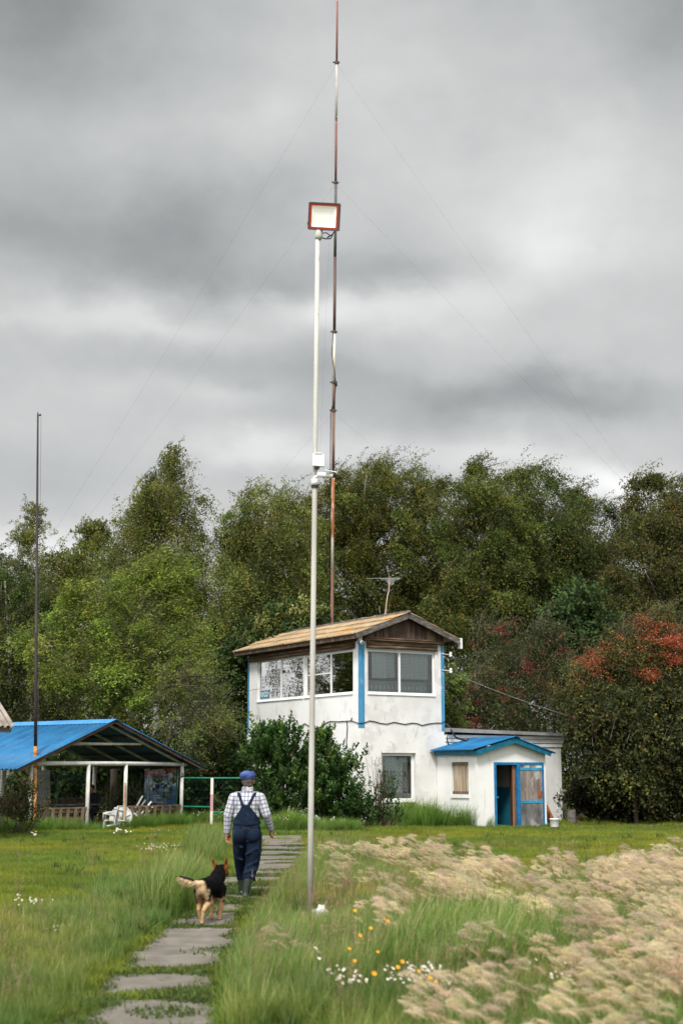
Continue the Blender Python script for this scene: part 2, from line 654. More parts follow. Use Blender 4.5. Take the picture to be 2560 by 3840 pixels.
M['concrete'] = pmat('concrete', [(0.3, (0.105, 0.092, 0.075, 1)), (0.55, (0.165, 0.147, 0.122, 1)), (0.75, (0.23, 0.205, 0.175, 1))], 3.0, 9, 0.95, bump=0.5, bscale=26,
                     overlay=[(1.6, 0.52, 0.66, (0.105, 0.098, 0.078, 1), (1, 1, 1)), (24, 0.60, 0.70, (0.12, 0.105, 0.09, 1), (1, 1, 1)), (5.0, 0.62, 0.68, (0.075, 0.085, 0.04, 1), (1, 1, 1))], nrough=0.7)
M['roof_felt'] = pmat('roof_felt', [(0.35, (0.20, 0.20, 0.195, 1)), (0.65, (0.31, 0.31, 0.30, 1))], 3, 6, 0.9)
M['rust'] = pmat('rust', [(0.3, S(96, 52, 32)), (0.6, S(150, 88, 52)), (0.8, S(176, 128, 90))], 5, 6, 0.85, stretch=(1, 1, 0.4))


def glassmat(name, refl, tint=(0.9, 0.95, 0.95, 1)):
    m, nt, N, L = newmat(name)
    out = N('ShaderNodeOutputMaterial')
    g = N('ShaderNodeBsdfGlossy')
    g.inputs['Roughness'].default_value = 0.02
    t = N('ShaderNodeBsdfTransparent')
    t.inputs['Color'].default_value = tint
    fr = N('ShaderNodeFresnel')
    fr.inputs['IOR'].default_value = 1.5
    ad = N('ShaderNodeMath')
    ad.operation = 'MULTIPLY_ADD'
    ad.use_clamp = True
    L(fr.outputs[0], ad.inputs[0])
    ad.inputs[1].default_value = 1.2
    ad.inputs[2].default_value = refl
    tc = N('ShaderNodeTexCoord')
    n = N('ShaderNodeTexNoise')
    n.inputs['Scale'].default_value = 1.3
    L(tc.outputs['Object'], n.inputs['Vector'])
    bp = N('ShaderNodeBump')
    bp.inputs['Strength'].default_value = 0.06
    bp.inputs['Distance'].default_value = 0.1
    L(n.outputs[0], bp.inputs['Height'])
    L(bp.outputs[0], g.inputs['Normal'])
    mx = N('ShaderNodeMixShader')
    L(ad.outputs[0], mx.inputs[0])
    L(t.outputs[0], mx.inputs[1])
    L(g.outputs[0], mx.inputs[2])
    L(mx.outputs[0], out.inputs[0])
    return m


M['glass'] = glassmat('glass', 0.42)
M['glass_clear'] = glassmat('glass_clear', 0.02)


def wall_panel(mb, fm, L_, z0, z1, holes, th):
    """fm(t, z, d): d is the depth behind the face"""
    ts = sorted({0.0, L_} | {h[0] for h in holes} | {h[1] for h in holes})
    zs = sorted({z0, z1} | {h[2] for h in holes} | {h[3] for h in holes})

    def solid(i, j):
        tc, zc = (ts[i] + ts[i + 1]) / 2, (zs[j] + zs[j + 1]) / 2
        return not any(h[0] < tc < h[1] and h[2] < zc < h[3] for h in holes)
    for i in range(len(ts) - 1):
        for j in range(len(zs) - 1):
            if not solid(i, j):
                continue
            a, b, c, d = ts[i], ts[i + 1], zs[j], zs[j + 1]
            mb.add([fm(a, c, 0), fm(b, c, 0), fm(b, d, 0), fm(a, d, 0)], [(0, 1, 2, 3)])
            mb.add([fm(a, c, th), fm(b, c, th), fm(b, d, th), fm(a, d, th)], [(3, 2, 1, 0)])
    for a, b, c, d in holes:
        for p, q in (((a, c), (b, c)), ((b, c), (b, d)), ((b, d), (a, d)), ((a, d), (a, c))):
            mb.add([fm(p[0], p[1], 0), fm(q[0], q[1], 0), fm(q[0], q[1], th), fm(p[0], p[1], th)], [(0, 1, 2, 3)])


def corrugated(mb, O, e1, e2, nrm, L1, L2, pitch, amp, th=0.008, per=6, trapez=False, jitter=0.0):
    """sheet with waves running along e2 (down the slope)"""
    O, e1, e2, nrm = [np.asarray(x, float) for x in (O, e1, e2, nrm)]
    n = max(4, int(L1 / pitch * per))
    rows = 2 if not jitter else 5
    top, bot = [], []
    for j in range(rows):
        b = L2 * j / (rows - 1)
        for i in range(n + 1):
            a = L1 * i / n
            ph = (a / pitch) % 1.0
            w = amp * math.sin(2 * math.pi * ph)
            if trapez:
                w = max(-amp, min(amp, 2.2 * w))
            w += jitter * mnoise.noise(Vector((a * 0.9, b * 1.1, 3.3)))
            p = O + e1 * a + e2 * b + nrm * w
            top.append(p)
            bot.append(p - nrm * th)
    fs = []
    m = n + 1
    k = len(top)
    for j in range(rows - 1):
        for i in range(n):
            q = j * m + i
            fs.append((q, q + 1, q + m + 1, q + m))
            fs.append((k + q + m, k + q + m + 1, k + q + 1, k + q))
    for i in range(n):
        fs.append((k + i, k + i + 1, i + 1, i))
        q = (rows - 1) * m + i
        fs.append((q, q + 1, k + q + 1, k + q))
    for j in range(rows - 1):
        q = j * m
        fs.append((q, q + m, k + q + m, k + q))
        q = j * m + n
        fs.append((q, k + q, k + q + m, q + m))
    mb.add(top + bot, fs)


def grid_cloth(name, fm, t0, t1, z0, z1, nt_, nz_, colf, mat, parent, fold=0.02, nf=6, keep=None):
    """hanging cloth of small coloured cells; fm(t, z, d)"""
    Q, Cc = [], []
    for i in range(nt_):
        for j in range(nz_):
            a0, a1 = i / nt_, (i + 1) / nt_
            b0, b1 = j / nz_, (j + 1) / nz_
            if keep and not keep((a0 + a1) / 2, (b0 + b1) / 2):
                continue
            q = []
            for a, b in ((a0, b0), (a1, b0), (a1, b1), (a0, b1)):
                q.append(fm(t0 + a * (t1 - t0), z0 + b * (z1 - z0), fold * math.sin(a * nf * 6.283 + b)))
            Q.append(q)
            Cc.append(colf(i, j, (a0 + a1) / 2, (b0 + b1) / 2))
    return quads_mesh(name, np.array(Q), np.array(Cc, float), mat, parent)


# ================================================================== two-storey house
HC = gr(1352, 3097)
_w = np.array([-3353.0, 5333.0 / CP, 0.0])
HW = _w / np.linalg.norm(_w)              # from the front corner back along the left wall
HU = np.array([HW[1], -HW[0], 0.0])        # along the right wall
HN = -HW                                   # out of the right wall towards the meadow


def H(u, v, z):
    return HC + HU * u + HN * v + np.array([0, 0, z])


LU, LW, ZT = 3.46, 8.04, 6.16
house = thing('house', 'white two-storey plastered house with corner windows, blue corner strips and low gabled roof', 'house', HC)
fL = lambda t, z, d: (d, -t, z)            # left wall, t along HW
fR = lambda t, z, d: (t, -d, z)            # right wall
hl = [(0.47, 3.76, 4.40, 5.90), (3.83, 7.31, 4.40, 5.93), (1.2, 2.3, 0.95, 2.40)]
hr = [(0.28, 3.10, 4.385, 5.885), (0.845, 2.245, 0.78, 2.40)]
mb = MB(H)
wall_panel(mb, fL, LW, -0.3, ZT, hl, 0.22)
mb.build('wall', M['plaster'], house)
mb = MB(H)
wall_panel(mb, fR, LU, -0.3, ZT, hr, 0.22)
o = mb.build('wall', M['worn_plaster'], house)
o['label'] = 'front wall with cracked and peeling plaster'
mb = MB(H)
wall_panel(mb, lambda t, z, d: (LU - d, -t, z), LW, -0.3, ZT, [], 0.22)
wall_panel(mb, lambda t, z, d: (t, -LW + d, z), LU, -0.3, ZT, [(0.9, 2.4, 4.4, 5.9)], 0.22)
mb.build('wall', M['plaster'], house)
mb = MB(H)
mb.box((0.23, -LW + 0.23, 3.1), (LU - 0.23, -0.23, 3.25))
mb.box((0.23, -LW + 0.23, 6.05), (LU - 0.23, -0.23, 6.12))
mb.box((0.23, -3.9, 3.25), (LU - 0.23, -3.82, 6.05))
mb.box((0.23, -LW + 0.23, 0.05), (LU - 0.23, -0.23, 0.1))
mb.build('floor', M['interior_dark'], house)


def window(fm, t0, t1, z0, z1, mull, depth=0.07, fw=0.07, glass='glass', trans=None, name='window'):
    """frame part with glass panes as its sub-parts; mull: mullion centres"""
    mb = MB(H)
    dd = 0.06

    def bar(a0, a1, b0, b1):
        p = [fm(a0, b0, depth), fm(a1, b0, depth), fm(a1, b1, depth), fm(a0, b1, depth)]
        q = [fm(a0, b0, depth + dd), fm(a1, b0, depth + dd), fm(a1, b1, depth + dd), fm(a0, b1, depth + dd)]
        mb.add(p + q, [(0, 1, 2, 3), (7, 6, 5, 4), (0, 4, 5, 1), (1, 5, 6, 2), (2, 6, 7, 3), (3, 7, 4, 0)])
    bar(t0 + 0.003, t1 - 0.003, z0 + 0.003, z0 + fw)
    bar(t0 + 0.003, t1 - 0.003, z1 - fw, z1 - 0.003)
    ed = [t0 + 0.003] + list(mull) + [t1 - 0.003]
    for k, mx in enumerate(ed):
        a = mx if k == 0 else (mx - fw if k == len(ed) - 1 else mx - fw * 0.6)
        b = mx + fw if k == 0 else (mx if k == len(ed) - 1 else mx + fw * 0.6)
        bar(a, b, z0 + fw, z1 - fw)
    if trans:
        bar(trans[0], trans[1], trans[2] - 0.02, trans[2] + 0.02)
    fr = mb.build(name, M['white_pvc'], house)
    for k in range(len(ed) - 1):
        g = MB(H)
        a, b = ed[k] + fw * 0.55, ed[k + 1] - fw * 0.55
        d0 = depth + 0.022
        p = [fm(a, z0 + fw * 0.9, d0), fm(b, z0 + fw * 0.9, d0), fm(b, z1 - fw * 0.9, d0), fm(a, z1 - fw * 0.9, d0)]
        q = [fm(a, z0 + fw * 0.9, d0 + 0.006), fm(b, z0 + fw * 0.9, d0 + 0.006), fm(b, z1 - fw * 0.9, d0 + 0.006), fm(a, z1 - fw * 0.9, d0 + 0.006)]
        g.add(p + q, [(0, 1, 2, 3), (7, 6, 5, 4), (0, 4, 5, 1), (1, 5, 6, 2), (2, 6, 7, 3), (3, 7, 4, 0)])
        g.build('pane', M[glass], fr)
    return fr


w_a = window(fL, *hl[1], mull=[5.58])
w_b = window(fL, *hl[0], mull=[2.02], trans=(2.06, 3.70, 5.18))
o = MB(H).box((0.125, -3.69, 4.47), (0.135, -2.08, 5.83)).build('blind', M['brown_blind'], w_b)
w_c = window(fR, *hr[0], mull=[1.64], glass='glass_clear')
w_d = window(fR, *hr[1], mull=[], depth=0.13, fw=0.10, glass='glass_clear')
w_e = window(fL, *hl[2], mull=[1.75], depth=0.12, glass='glass_clear')
# window sills
for fm, (a, b, z0, z1) in ((fL, hl[0]), (fL, hl[1]), (fR, hr[0]), (fR, hr[1])):
    mb = MB(H)
    p = [fm(a + .004, z0 - 0.02, -0.035), fm(b - .004, z0 - 0.02, -0.035), fm(b - .004, z0 + 0.012, 0.066), fm(a + .004, z0 + 0.012, 0.066)]
    q = [(x, y, z - 0.018) for x, y, z in p]
    mb.add(p + q, [(0, 1, 2, 3), (7, 6, 5, 4), (0, 4, 5, 1), (1, 5, 6, 2), (2, 6, 7, 3), (3, 7, 4, 0)])
    mb.build('window_sill', M['white_pvc'], house)

CLOTH = vcolmat('cloth', 0.9, 0.1)


def checks(base, dark):
    def f(i, j, a, b):
        c = np.array(base, float)
        if i % 3 == 0:
            c = c * dark
        if j % 3 == 0:
            c = c * dark
        return c * random.uniform(0.93, 1.0)
    return f


o = grid_cloth('curtain', lambda t, z, d: H(t, -0.25 - d, z), 0.62, 1.20, 4.92, 5.80, 30, 54, checks((0.90, 0.91, 0.90), 0.72), CLOTH, house, 0.012, 3)
o['label'] = 'pale checked cloth hung inside the front corner window'
grid_cloth('curtain', lambda t, z, d: H(t, -0.28 - d, z), 1.20, 1.60, 4.95, 5.82, 24, 54, checks((0.80, 0.83, 0.82), 0.55), CLOTH, house, 0.012, 3)
grid_cloth('curtain', lambda t, z, d: H(t, -0.27 - d, z), 1.68, 2.98, 4.93, 5.82, 72, 54, checks((0.82, 0.85, 0.84), 0.58), CLOTH, house, 0.012, 6)


def lace(i, j, a, b):
    k = 0.62 + 0.25 * math.sin(i * 0.9) * math.sin(j * 0.8 + i * 0.3)
    return np.array([k, k, k * 0.98])


o = grid_cloth('curtain', lambda t, z, d: H(t, -0.42 - d, z), 0.35, 3.05, 4.42, 4.86, 110, 26, lambda i, j, a, b: np.array([.46, .48, .47]) * (1.25 if (i % 7 < 3 and 8 < j < 16) else 0.8), CLOTH, house, 0.012, 9)
# lace curtain and blind of the ground-floor window
grid_cloth('curtain', lambda t, z, d: H(t, -0.32 - d, z), 0.95, 2.12, 1.00, 2.28, 80, 90, lace, CLOTH, house, 0.015, 8,
           keep=lambda a, b: (b > 0.03 + 0.05 * abs(math.sin(a * 9.4))) and (b > 0.62 or mnoise.noise(Vector((a * 16, b * 14, 1.0))) > (-0.22 if b < 0.45 else 0.05)))
grid_cloth('blind', lambda t, z, d: H(t, -0.40 - d, z), 0.93, 2.13, 1.55, 2.28, 2, 80, lambda i, j, a, b: np.array([.33, .34, .33]) * (1.0 if j % 2 else 0.45), CLOTH, house, 0, 1)
# box on the sill inside the corner window
o = MB(H).box((0.33, -0.5, 4.44), (0.44, -0.4, 4.66)).build('box', pmat('box_print', [(0.42, S(150, 90, 40)), (0.5, S(190, 160, 60)), (0.58, S(60, 120, 70))], 14, 2, 0.5), None)
tag(o, 'small colourful carton standing on the sill inside the upper corner window', 'carton')

# blue corner strips
mb = MB(H)
mb.box((-0.012, -0.115, 3.23), (0.16, 0.014, 6.20))
mb.build('corner_strip', M['blue_paint'], house)
mb = MB(H)
mb.box((LU - 0.115, -0.10, 3.17), (LU + 0.016, 0.014, 6.15))
mb.build('corner_strip', M['blue_paint'], house)
mb = MB(H)
mb.box((-0.014, -LW - 0.015, 3.2), (0.10, -LW + 0.10, 6.12))
mb.build('corner_strip', M['blue_paint'], house)
# plinth step of the lower storey
mb = MB(H)
mb.box((-0.03, -LW - 0.012, -0.3), (-0.002, -LW + 0.9, 3.17))
mb.build('pilaster', M['plaster'], house)

# timber above the windows
mb = MB(H)
for z, w in ((5.965, 0.10), (6.075, 0.115), (6.195, 0.10)):
    mb.tube([(-0.05, -0.32, z), (-0.05, -LW / 2, z + 0.008), (-0.05, -LW + 0.16, z)], [w * 0.55] * 3, 8)
mb.build('eaves_beam', M['log_wood'], house, True)
mb = MB(H)
for z, w, a, b in ((5.965, 0.105, 0.24, 3.16), (6.075, 0.115, 0.24, 3.16)):
    mb.tube([(a, 0.035, z), (1.7, 0.035, z + 0.01), (b, 0.035, z)], [w * 0.55] * 3, 8)
mb.box((0.10, 0.02, 6.17), (LU - 0.05, 0.16, 6.215))
mb.box((0.12, 0.02, 6.235), (LU - 0.05, 0.12, 6.29))
mb.build('tie_beam', M['log_wood'], house, True)
# gable boards
mb = MB(H)
UR, ZE, ZR, OVF = 1.80, 6.33, 7.13, 0.32
x = 0.16
while x < LU - 0.12:
    w = random.uniform(0.11, 0.16)
    xm = x + w / 2
    zt = ZR - 0.10 - abs(xm - UR) / (UR + 0.45) * (ZR - ZE + 0.02)
    if zt > 6.30:
        d = random.uniform(0.03, 0.045)
        mb.box((x, -0.02, 6.292), (x + w - 0.008, d, zt))
    x += w
mb.build('gable_board', M['dark_wood'], house)
# roof: three overlapping courses of corrugated sheet on each slope
UE0, UE1 = -0.42, 3.98
mb = MB()
rise = ZR - ZE
for side in (0, 1):
    ue = UE0 if side == 0 else UE1
    sl = np.array([ue - UR, 0, -rise - 0.0])
    Ls = np.linalg.norm(sl)
    e2l = sl / Ls
    e2 = HU * e2l[0] + np.array([0, 0, e2l[2]])
    e1 = HW
    nrm = np.cross(e1, e2)
    if nrm[2] < 0:
        nrm = -nrm
    for k in range(3):
        O = H(UR, OVF, ZR + 0.02) + e2 * (Ls * k / 3 - (0.1 if k else 0)) + nrm * (0.045 - 0.022 * k)
        corrugated(mb, O, e1, e2 * 1.0 + nrm * 0.012, nrm, LW + 0.87, Ls / 3 + (0.1 if k else 0), 0.155, 0.026)
roof = mb.build('roof', M['asbestos'], house, True)
mb = MB(H)
mb.tube([(UR, OVF + 0.02, ZR + 0.075), (UR, -4, ZR + 0.085), (UR, -LW - 0.6, ZR + 0.08)], 0.06, 8)
mb.build('ridge_cap', M['grey_wood'], roof, True)
mb = MB(H)
for ue in (UE0 + 0.05, UE1 - 0.04):
    mb.beam((ue, OVF - 0.02, ZE - 0.055), (UR, OVF - 0.02, ZR - 0.055), 0.05, 0.17)
mb.build('bargeboard', M['grey_wood'], house)
mb = MB(H)
mb.beam((UE0 + 0.07, OVF - 0.06, ZE - 0.075), (UE0 + 0.07, -LW - 0.5, ZE - 0.075), 0.03, 0.13)
mb.beam((UE1 - 0.07, OVF - 0.06, ZE - 0.075), (UE1 - 0.07, -LW - 0.5, ZE - 0.075), 0.03, 0.13)
mb.beam((UE0 + 0.07, -LW - 0.45, ZE - 0.06), (UR, -LW - 0.45, ZR - 0.06), 0.05, 0.13)
mb.beam((UE1 - 0.07, -LW - 0.45, ZE - 0.06), (UR, -LW - 0.45, ZR - 0.06), 0.05, 0.13)
mb.box((-0.36, -LW + 0.1, 6.22), (-0.02, 0.2, 6.24))
mb.build('fascia', M['dark_wood'], house)
# lamp below the eaves, floodlight on the gable tip, insulators
mb = MB(H)
mb.box((-0.19, 0.10, 6.13), (-0.05, 0.20, 6.30))
mb.tube([(-0.12, 0.20, 6.10), (-0.10, 0.30, 6.05)], [0.05, 0.07], 10)
mb.build('lamp', pmat('lamp_grey', [(0.4, (0.45, 0.45, 0.44, 1)), (0.7, (0.55, 0.55, 0.54, 1))], 4, 3, 0.5), house)
mb = MB(H)
mb.box((4.03, 0.10, 6.05), (4.14, 0.22, 6.42))
mb.tube([(3.9, 0.1, 6.2), (4.05, 0.15, 6.2)], 0.012, 6)
mb.build('lamp', M['white_pvc'], house)
for z in (5.85, 5.28):
    mb = MB(H)
    mb.tube([(LU - 0.1, 0.03, z), (LU + 0.27, 0.06, z - 0.02)], 0.013, 6)
    mb.lathe(np.array([LU + 0.27, 0.06, z - 0.10]), [(0.03, 0), (0.055, 0.02), (0.055, 0.06), (0.035, 0.08), (0.05, 0.10), (0.045, 0.17), (0.02, 0.18)], 12)
    mb.build('insulator', M['white_pvc'], house)
# cable looped along the wall
def zc(px, py, side):
    if side == 'L':
        p = onpl(px, py, HC, HW)
        return p - HU * 0.02
    p = onpl(px, py, HC, HU)
    return p + HN * 0.02


Lp = [(974, 2732), (982, 2722), (1006, 2723), (1030, 2719), (1050, 2717), (1066, 2724), (1080, 2736), (1094, 2739), (1112, 2736), (1130, 2723), (1144, 2713), (1160, 2722), (1172, 2731), (1190, 2731),
      (1208, 2724), (1222, 2712), (1239, 2705), (1270, 2706), (1301, 2704), (1320, 2703), (1334, 2708), (1348, 2713)]
Rp = [(1362, 2711), (1384, 2703), (1400, 2705), (1424, 2712), (1448, 2715), (1476, 2708), (1500, 2713), (1518, 2716), (1544, 2711), (1562, 2713), (1580, 2720), (1606, 2714), (1632, 2711), (1655, 2711), (1668, 2703)]
mb = MB()
pts = [zc(x, y, 'L') for x, y in Lp] + [H(-0.03, 0.03, 3.37)] + [zc(x, y, 'R') for x, y in Rp] + [H(LU + 0.06, -0.2, 3.45)]
mb.tube(pts, 0.014, 6)
mb.tube([zc(x, y, 'L') for x, y in [(974, 2730), (976, 2745), (975, 2770), (973, 2800)]], 0.013, 6)
mb.tube([zc(x, y, 'L') for x, y in [(1301, 2704), (1304, 2725), (1302, 2760), (1300, 2785), (1303, 2803)]], 0.016, 6)
mb.tube([zc(x, y, 'L') for x, y in [(1318, 2704), (1320, 2692)]], 0.02, 6)
mb.build('cable', M['black_rubber'], house, True)

# ticket-office sign inside the left window
sg = thing('sign', 'small blue sign with pale letters in the lower corner of the upper left window', 'sign', H(0.16, -7.1, 4.5))
o = MB(H).box((0.076, -7.19, 4.475), (0.082, -6.55, 4.80)).build('panel', pmat('sign_blue', [(0.4, S(60, 122, 150)), (0.7, S(72, 134, 160))], 3, 2, 0.6), sg)
text_mesh('lettering', 'КАССА', 0.25, pmat('sign_white', [(0.4, (0.8, 0.8, 0.8, 1)), (0.7, (0.85, 0.85, 0.85, 1))], 3, 2, 0.6), sg, H(0.072, -7.14, 4.56), -HW * 0.70, (0, 0, 1), bold=0.004)

# ================================================================== flat-roofed annex
annex = thing('annex', 'low white flat-roofed annex with grey roof slab, joined to the right of the house', 'annex', H(LU + 2.6, 0, 0))
ZA, UA = 3.02, 8.70
mb = MB(H)
wall_panel(mb, lambda t, z, d: (LU + 0.01 + t, -d - 0.01, z), UA - LU - 0.01, -0.3, ZA, [], 0.2)
wall_panel(mb, lambda t, z, d: (UA - d, -t, z), 5.2, -0.3, ZA, [], 0.2)
wall_panel(mb, lambda t, z, d: (LU + 0.01 + t, -5.2 + d, z), UA - LU - 0.01, -0.3, ZA, [], 0.2)
mb.build('wall', M['plaster'], annex)
mb = MB(H)
for z, e in ((2.66, 0.035), (2.80, 0.06), (2.93, 0.085)):
    mb.box((LU + 0.02, -0.008, z), (UA + e, e, z + 0.11))
mb.build('cornice', M['plaster'], annex)
mb = MB(H)
mb.prism([(LU + 0.01, 0.22, 3.13), (UA + 0.22, 0.22, 3.05), (UA + 0.22, 0.22, 3.15), (UA * 0.6, 0.22, 3.23), (LU + 0.01, 0.22, 3.27)], (0, -5.6, 0.06))
mb.build('roof_slab', M['roof_felt'], annex)
mb = MB(H)
mb.tube([(LU + 0.02, 0.05, 3.42), (LU + 0.12, 0.15, 3.30), (LU + 0.15, 0.28, 3.1), (LU + 0.25, 0.35, 2.93), (LU + 0.7, 0.5, 2.80), (LU + 1.0, 0.55, 2.83)], 0.035, 8)
mb.tube([(LU + 0.03, 0.04, 3.2), (LU + 0.06, 0.1, 2.8), (LU + 0.16, 0.15, 2.55)], 0.022, 8)
mb.build('cable', M['black_rubber'], annex, True)

# ================================================================== entrance porch
PU0, PU1, PV = 3.12, 6.06, 2.28
porch = thing('porch', 'white plastered entrance porch with small blue sheet-metal gable roof and open double door', 'porch', H((PU0 + PU1) / 2, PV, -0.1))
ZPL, PUR, PZR = 2.42, 4.58, 2.80
mb = MB(H)
# left wall with the shuttered opening (t from the facade outwards)
wall_panel(mb, lambda t, z, d: (PU0 + d, 0.012 + t, z), PV - 0.012, -0.3, ZPL, [(0.86, 1.80, 1.02, 2.09)], 0.2)
wall_panel(mb, lambda t, z, d: (PU1 - d, 0.012 + t, z), PV - 0.012, -0.3, ZPL, [], 0.2)
DL, DM, DR, DZ0, DZ1 = 3.83, 4.80, 5.96, -0.10, 2.085
wall_panel(mb, lambda t, z, d: (PU0 + t, PV - d, z), PU1 - PU0, -0.3, ZPL, [(DL - PU0, DR - PU0, DZ0, DZ1)], 0.2)
mb.prism([(PU0, PV, ZPL), (PU1, PV, ZPL), (PUR, PV, PZR)], (0, -0.2, 0))
mb.build('wall', M['plaster'], porch)
# inside: painted passage
mb = MB(H)
mb.box((PU0 + 0.2, 0.5, -0.1), (PU1 - 0.2, 0.56, 1.25))
mb.box((4.95, 0.56, -0.1), (5.0, PV - 0.2, 1.25))
mb.build('dado', pmat('dado_teal', [(0.4, S(20, 84, 104)), (0.7, S(30, 98, 118))], 2, 4, 0.5), porch)
mb = MB(H)
mb.box((PU0 + 0.2, 0.5, 1.25), (PU1 - 0.2, 0.56, 2.4))
mb.box((PU0 + 0.2, 0.56, -0.2), (PU1 - 0.2, PV - 0.2, -0.12))
mb.box((4.95, 0.56, 1.25), (5.0, PV - 0.2, 2.4))
mb.build('partition', M['interior_dark'], porch)
# door case
mb = MB(H)
mb.box((DL, PV - 0.06, DZ0), (DL + 0.09, PV + 0.025, DZ1))
mb.box((DR - 0.07, PV - 0.06, DZ0), (DR, PV + 0.025, DZ1))
mb.box((DL + 0.09, PV - 0.06, DZ1 - 0.085), (DR - 0.07, PV + 0.025, DZ1))
mb.box((DM, PV - 0.06, DZ0), (DM + 0.13, PV + 0.028, DZ1 - 0.085))
mb.build('door_frame', M['door_blue'], porch)
M['panel_wood'] = pmat('panel_wood', [(0.3, S(92, 82, 78)), (0.5, S(132, 120, 114)), (0.75, S(168, 158, 152))], 5, 8, 0.85, stretch=(1.2, 1.2, 0.25), overlay=[(3.0, 0.60, 0.70, S(176, 174, 170), (1, 1, 0.5))])
M['panel_grey'] = pmat('panel_grey', [(0.3, S(72, 72, 74)), (0.5, S(112, 111, 110)), (0.75, S(158, 156, 152))], 3, 8, 0.85, stretch=(1.0, 1.0, 0.5), overlay=[(1.5, 0.55, 0.68, S(170, 167, 160), (1, 1, 0.8))])
M['panel_pale'] = pmat('panel_pale', [(0.38, S(92, 86, 80)), (0.5, S(168, 162, 150)), (0.6, S(216, 212, 200))], 2.2, 5, 0.8, stretch=(1.6, 1.6, 0.5))
door = MB(H).box((DM + 0.135, PV - 0.03, 0.81), (DR - 0.075, PV + 0.012, 1.20 + 0.62)).build('door', M['panel_wood'], porch)
door['label'] = 'closed right door leaf of bare weathered boards with blue rails'
MB(H).box((DM + 0.135, PV - 0.03, DZ0 + 0.01), (DR - 0.075, PV + 0.014, 0.72)).build('lower_panel', M['panel_grey'], door)
MB(H).box((DM + 0.135, PV - 0.03, 1.905), (DR - 0.075, PV + 0.008, DZ1 - 0.09)).build('upper_panel', M['panel_pale'], door)
mb = MB(H)
M['rail_blue'] = pmat('rail_blue', [(0.35, S(40, 128, 170)), (0.65, S(70, 158, 192))], 5, 5, 0.55)
for z in (1.815, 0.72):
    MB(H).box((DM + 0.135, PV - 0.03, z), (DR - 0.075, PV + 0.026, z + 0.09)).build('rail', M['rail_blue'], door)
MB(H).box((DR - 0.26, PV + 0.012, 0.90), (DR - 0.085, PV + 0.022, 1.12)).build('lock_plate', M['rust'], door)
mb = MB(H)
mb.beam((DM - 0.11, PV - 0.07, 0.96), (DM + 0.22, PV - 0.66, 0.96), 0.05, 2.03)
mb.box((DM - 0.085, PV - 0.16, DZ0), (DM - 0.002, PV - 0.065, DZ1 - 0.09))
o = mb.build('door', pmat('door_brown', [(0.3, S(74, 46, 32)), (0.5, S(118, 80, 56)), (0.75, S(150, 112, 82))], 6, 6, 0.75, stretch=(1.5, 1.5, 0.15)), porch)
o['label'] = 'brown wooden inner door leaf standing ajar'
MB(H).box((DL + 0.085, PV + 0.02, 0.90), (DL + 0.14, PV + 0.055, 0.96)).build('latch', M['door_blue'], porch)
MB(H).box((DL - 0.05, PV + 0.02, -0.22), (DM + 0.85, PV + 0.55, -0.07)).build('threshold', M['concrete'], porch)
# shutter of pale boards
mb = MB(H)
for k in range(6):
    a = 0.90 + k * 0.145
    mb.box((PU0 + 0.045 + random.uniform(-.006, .006), 0.012 + a, 1.09), (PU0 + 0.08, 0.012 + a + 0.138, 2.04))
sh = mb.build('shutter', pmat('shutter_wood', [(0.3, S(120, 104, 86)), (0.5, S(168, 150, 128)), (0.75, S(204, 190, 170))], 7, 7, 0.85, stretch=(1.3, 1.3, 0.12)), porch)
M['batten_wood'] = pmat('batten_wood', [(0.3, S(84, 68, 56)), (0.7, S(132, 112, 96))], 6, 6, 0.85)
for z in (1.98, 1.03):
    MB(H).box((PU0 + 0.02, 0.88, z), (PU0 + 0.06, 1.80, z + 0.093)).build('batten', M['batten_wood'], sh)
MB(H).box((PU0 - 0.04, 0.84, 0.90), (PU0 + 0.02, 1.86, 1.015)).build('window_sill', M['plaster'], porch)
# roof of the porch
mb = MB()
for ue, ze in ((2.80, 2.49), (6.34, 2.40)):
    e2 = HU * (ue - PUR) + np.array([0, 0, ze - 2.93])
    Ls = np.linalg.norm(e2)
    e2 /= Ls
    nrm = np.cross(HN, e2)
    if nrm[2] < 0:
        nrm = -nrm
    corrugated(mb, H(PUR, 0.03 if ue < 4 else 0.12, 2.93), HN, e2, nrm, 2.52 if ue < 4 else 2.43, Ls, 0.13, 0.017, 0.004, 6, True)
proof = mb.build('roof', M['blue_sheet'], porch, True)
mb = MB(H)
mb.prism([(PUR - 0.2, 0.03, 2.895), (PUR, 0.03, 2.955), (PUR + 0.2, 0.03, 2.895), (PUR, 0.03, 2.945)], (0, 2.55, 0))
mb.build('ridge_cap', M['blue_sheet'], proof)
mb = MB(H)
mb.beam((2.99, 0.05, 2.395), (2.99, PV + 0.20, 2.395), 0.03, 0.15)
mb.beam((2.985, PV + 0.215, 2.39), (PUR, PV + 0.215, 2.815), 0.035, 0.17)
mb.beam((6.14, PV + 0.215, 2.37), (PUR, PV + 0.215, 2.815), 0.035, 0.17)
mb.box((PU0 - 0.13, 0.05, 2.425), (PU0 + 0.01, PV + 0.2, 2.44))
mb.build('fascia', M['teal_paint'], porch)
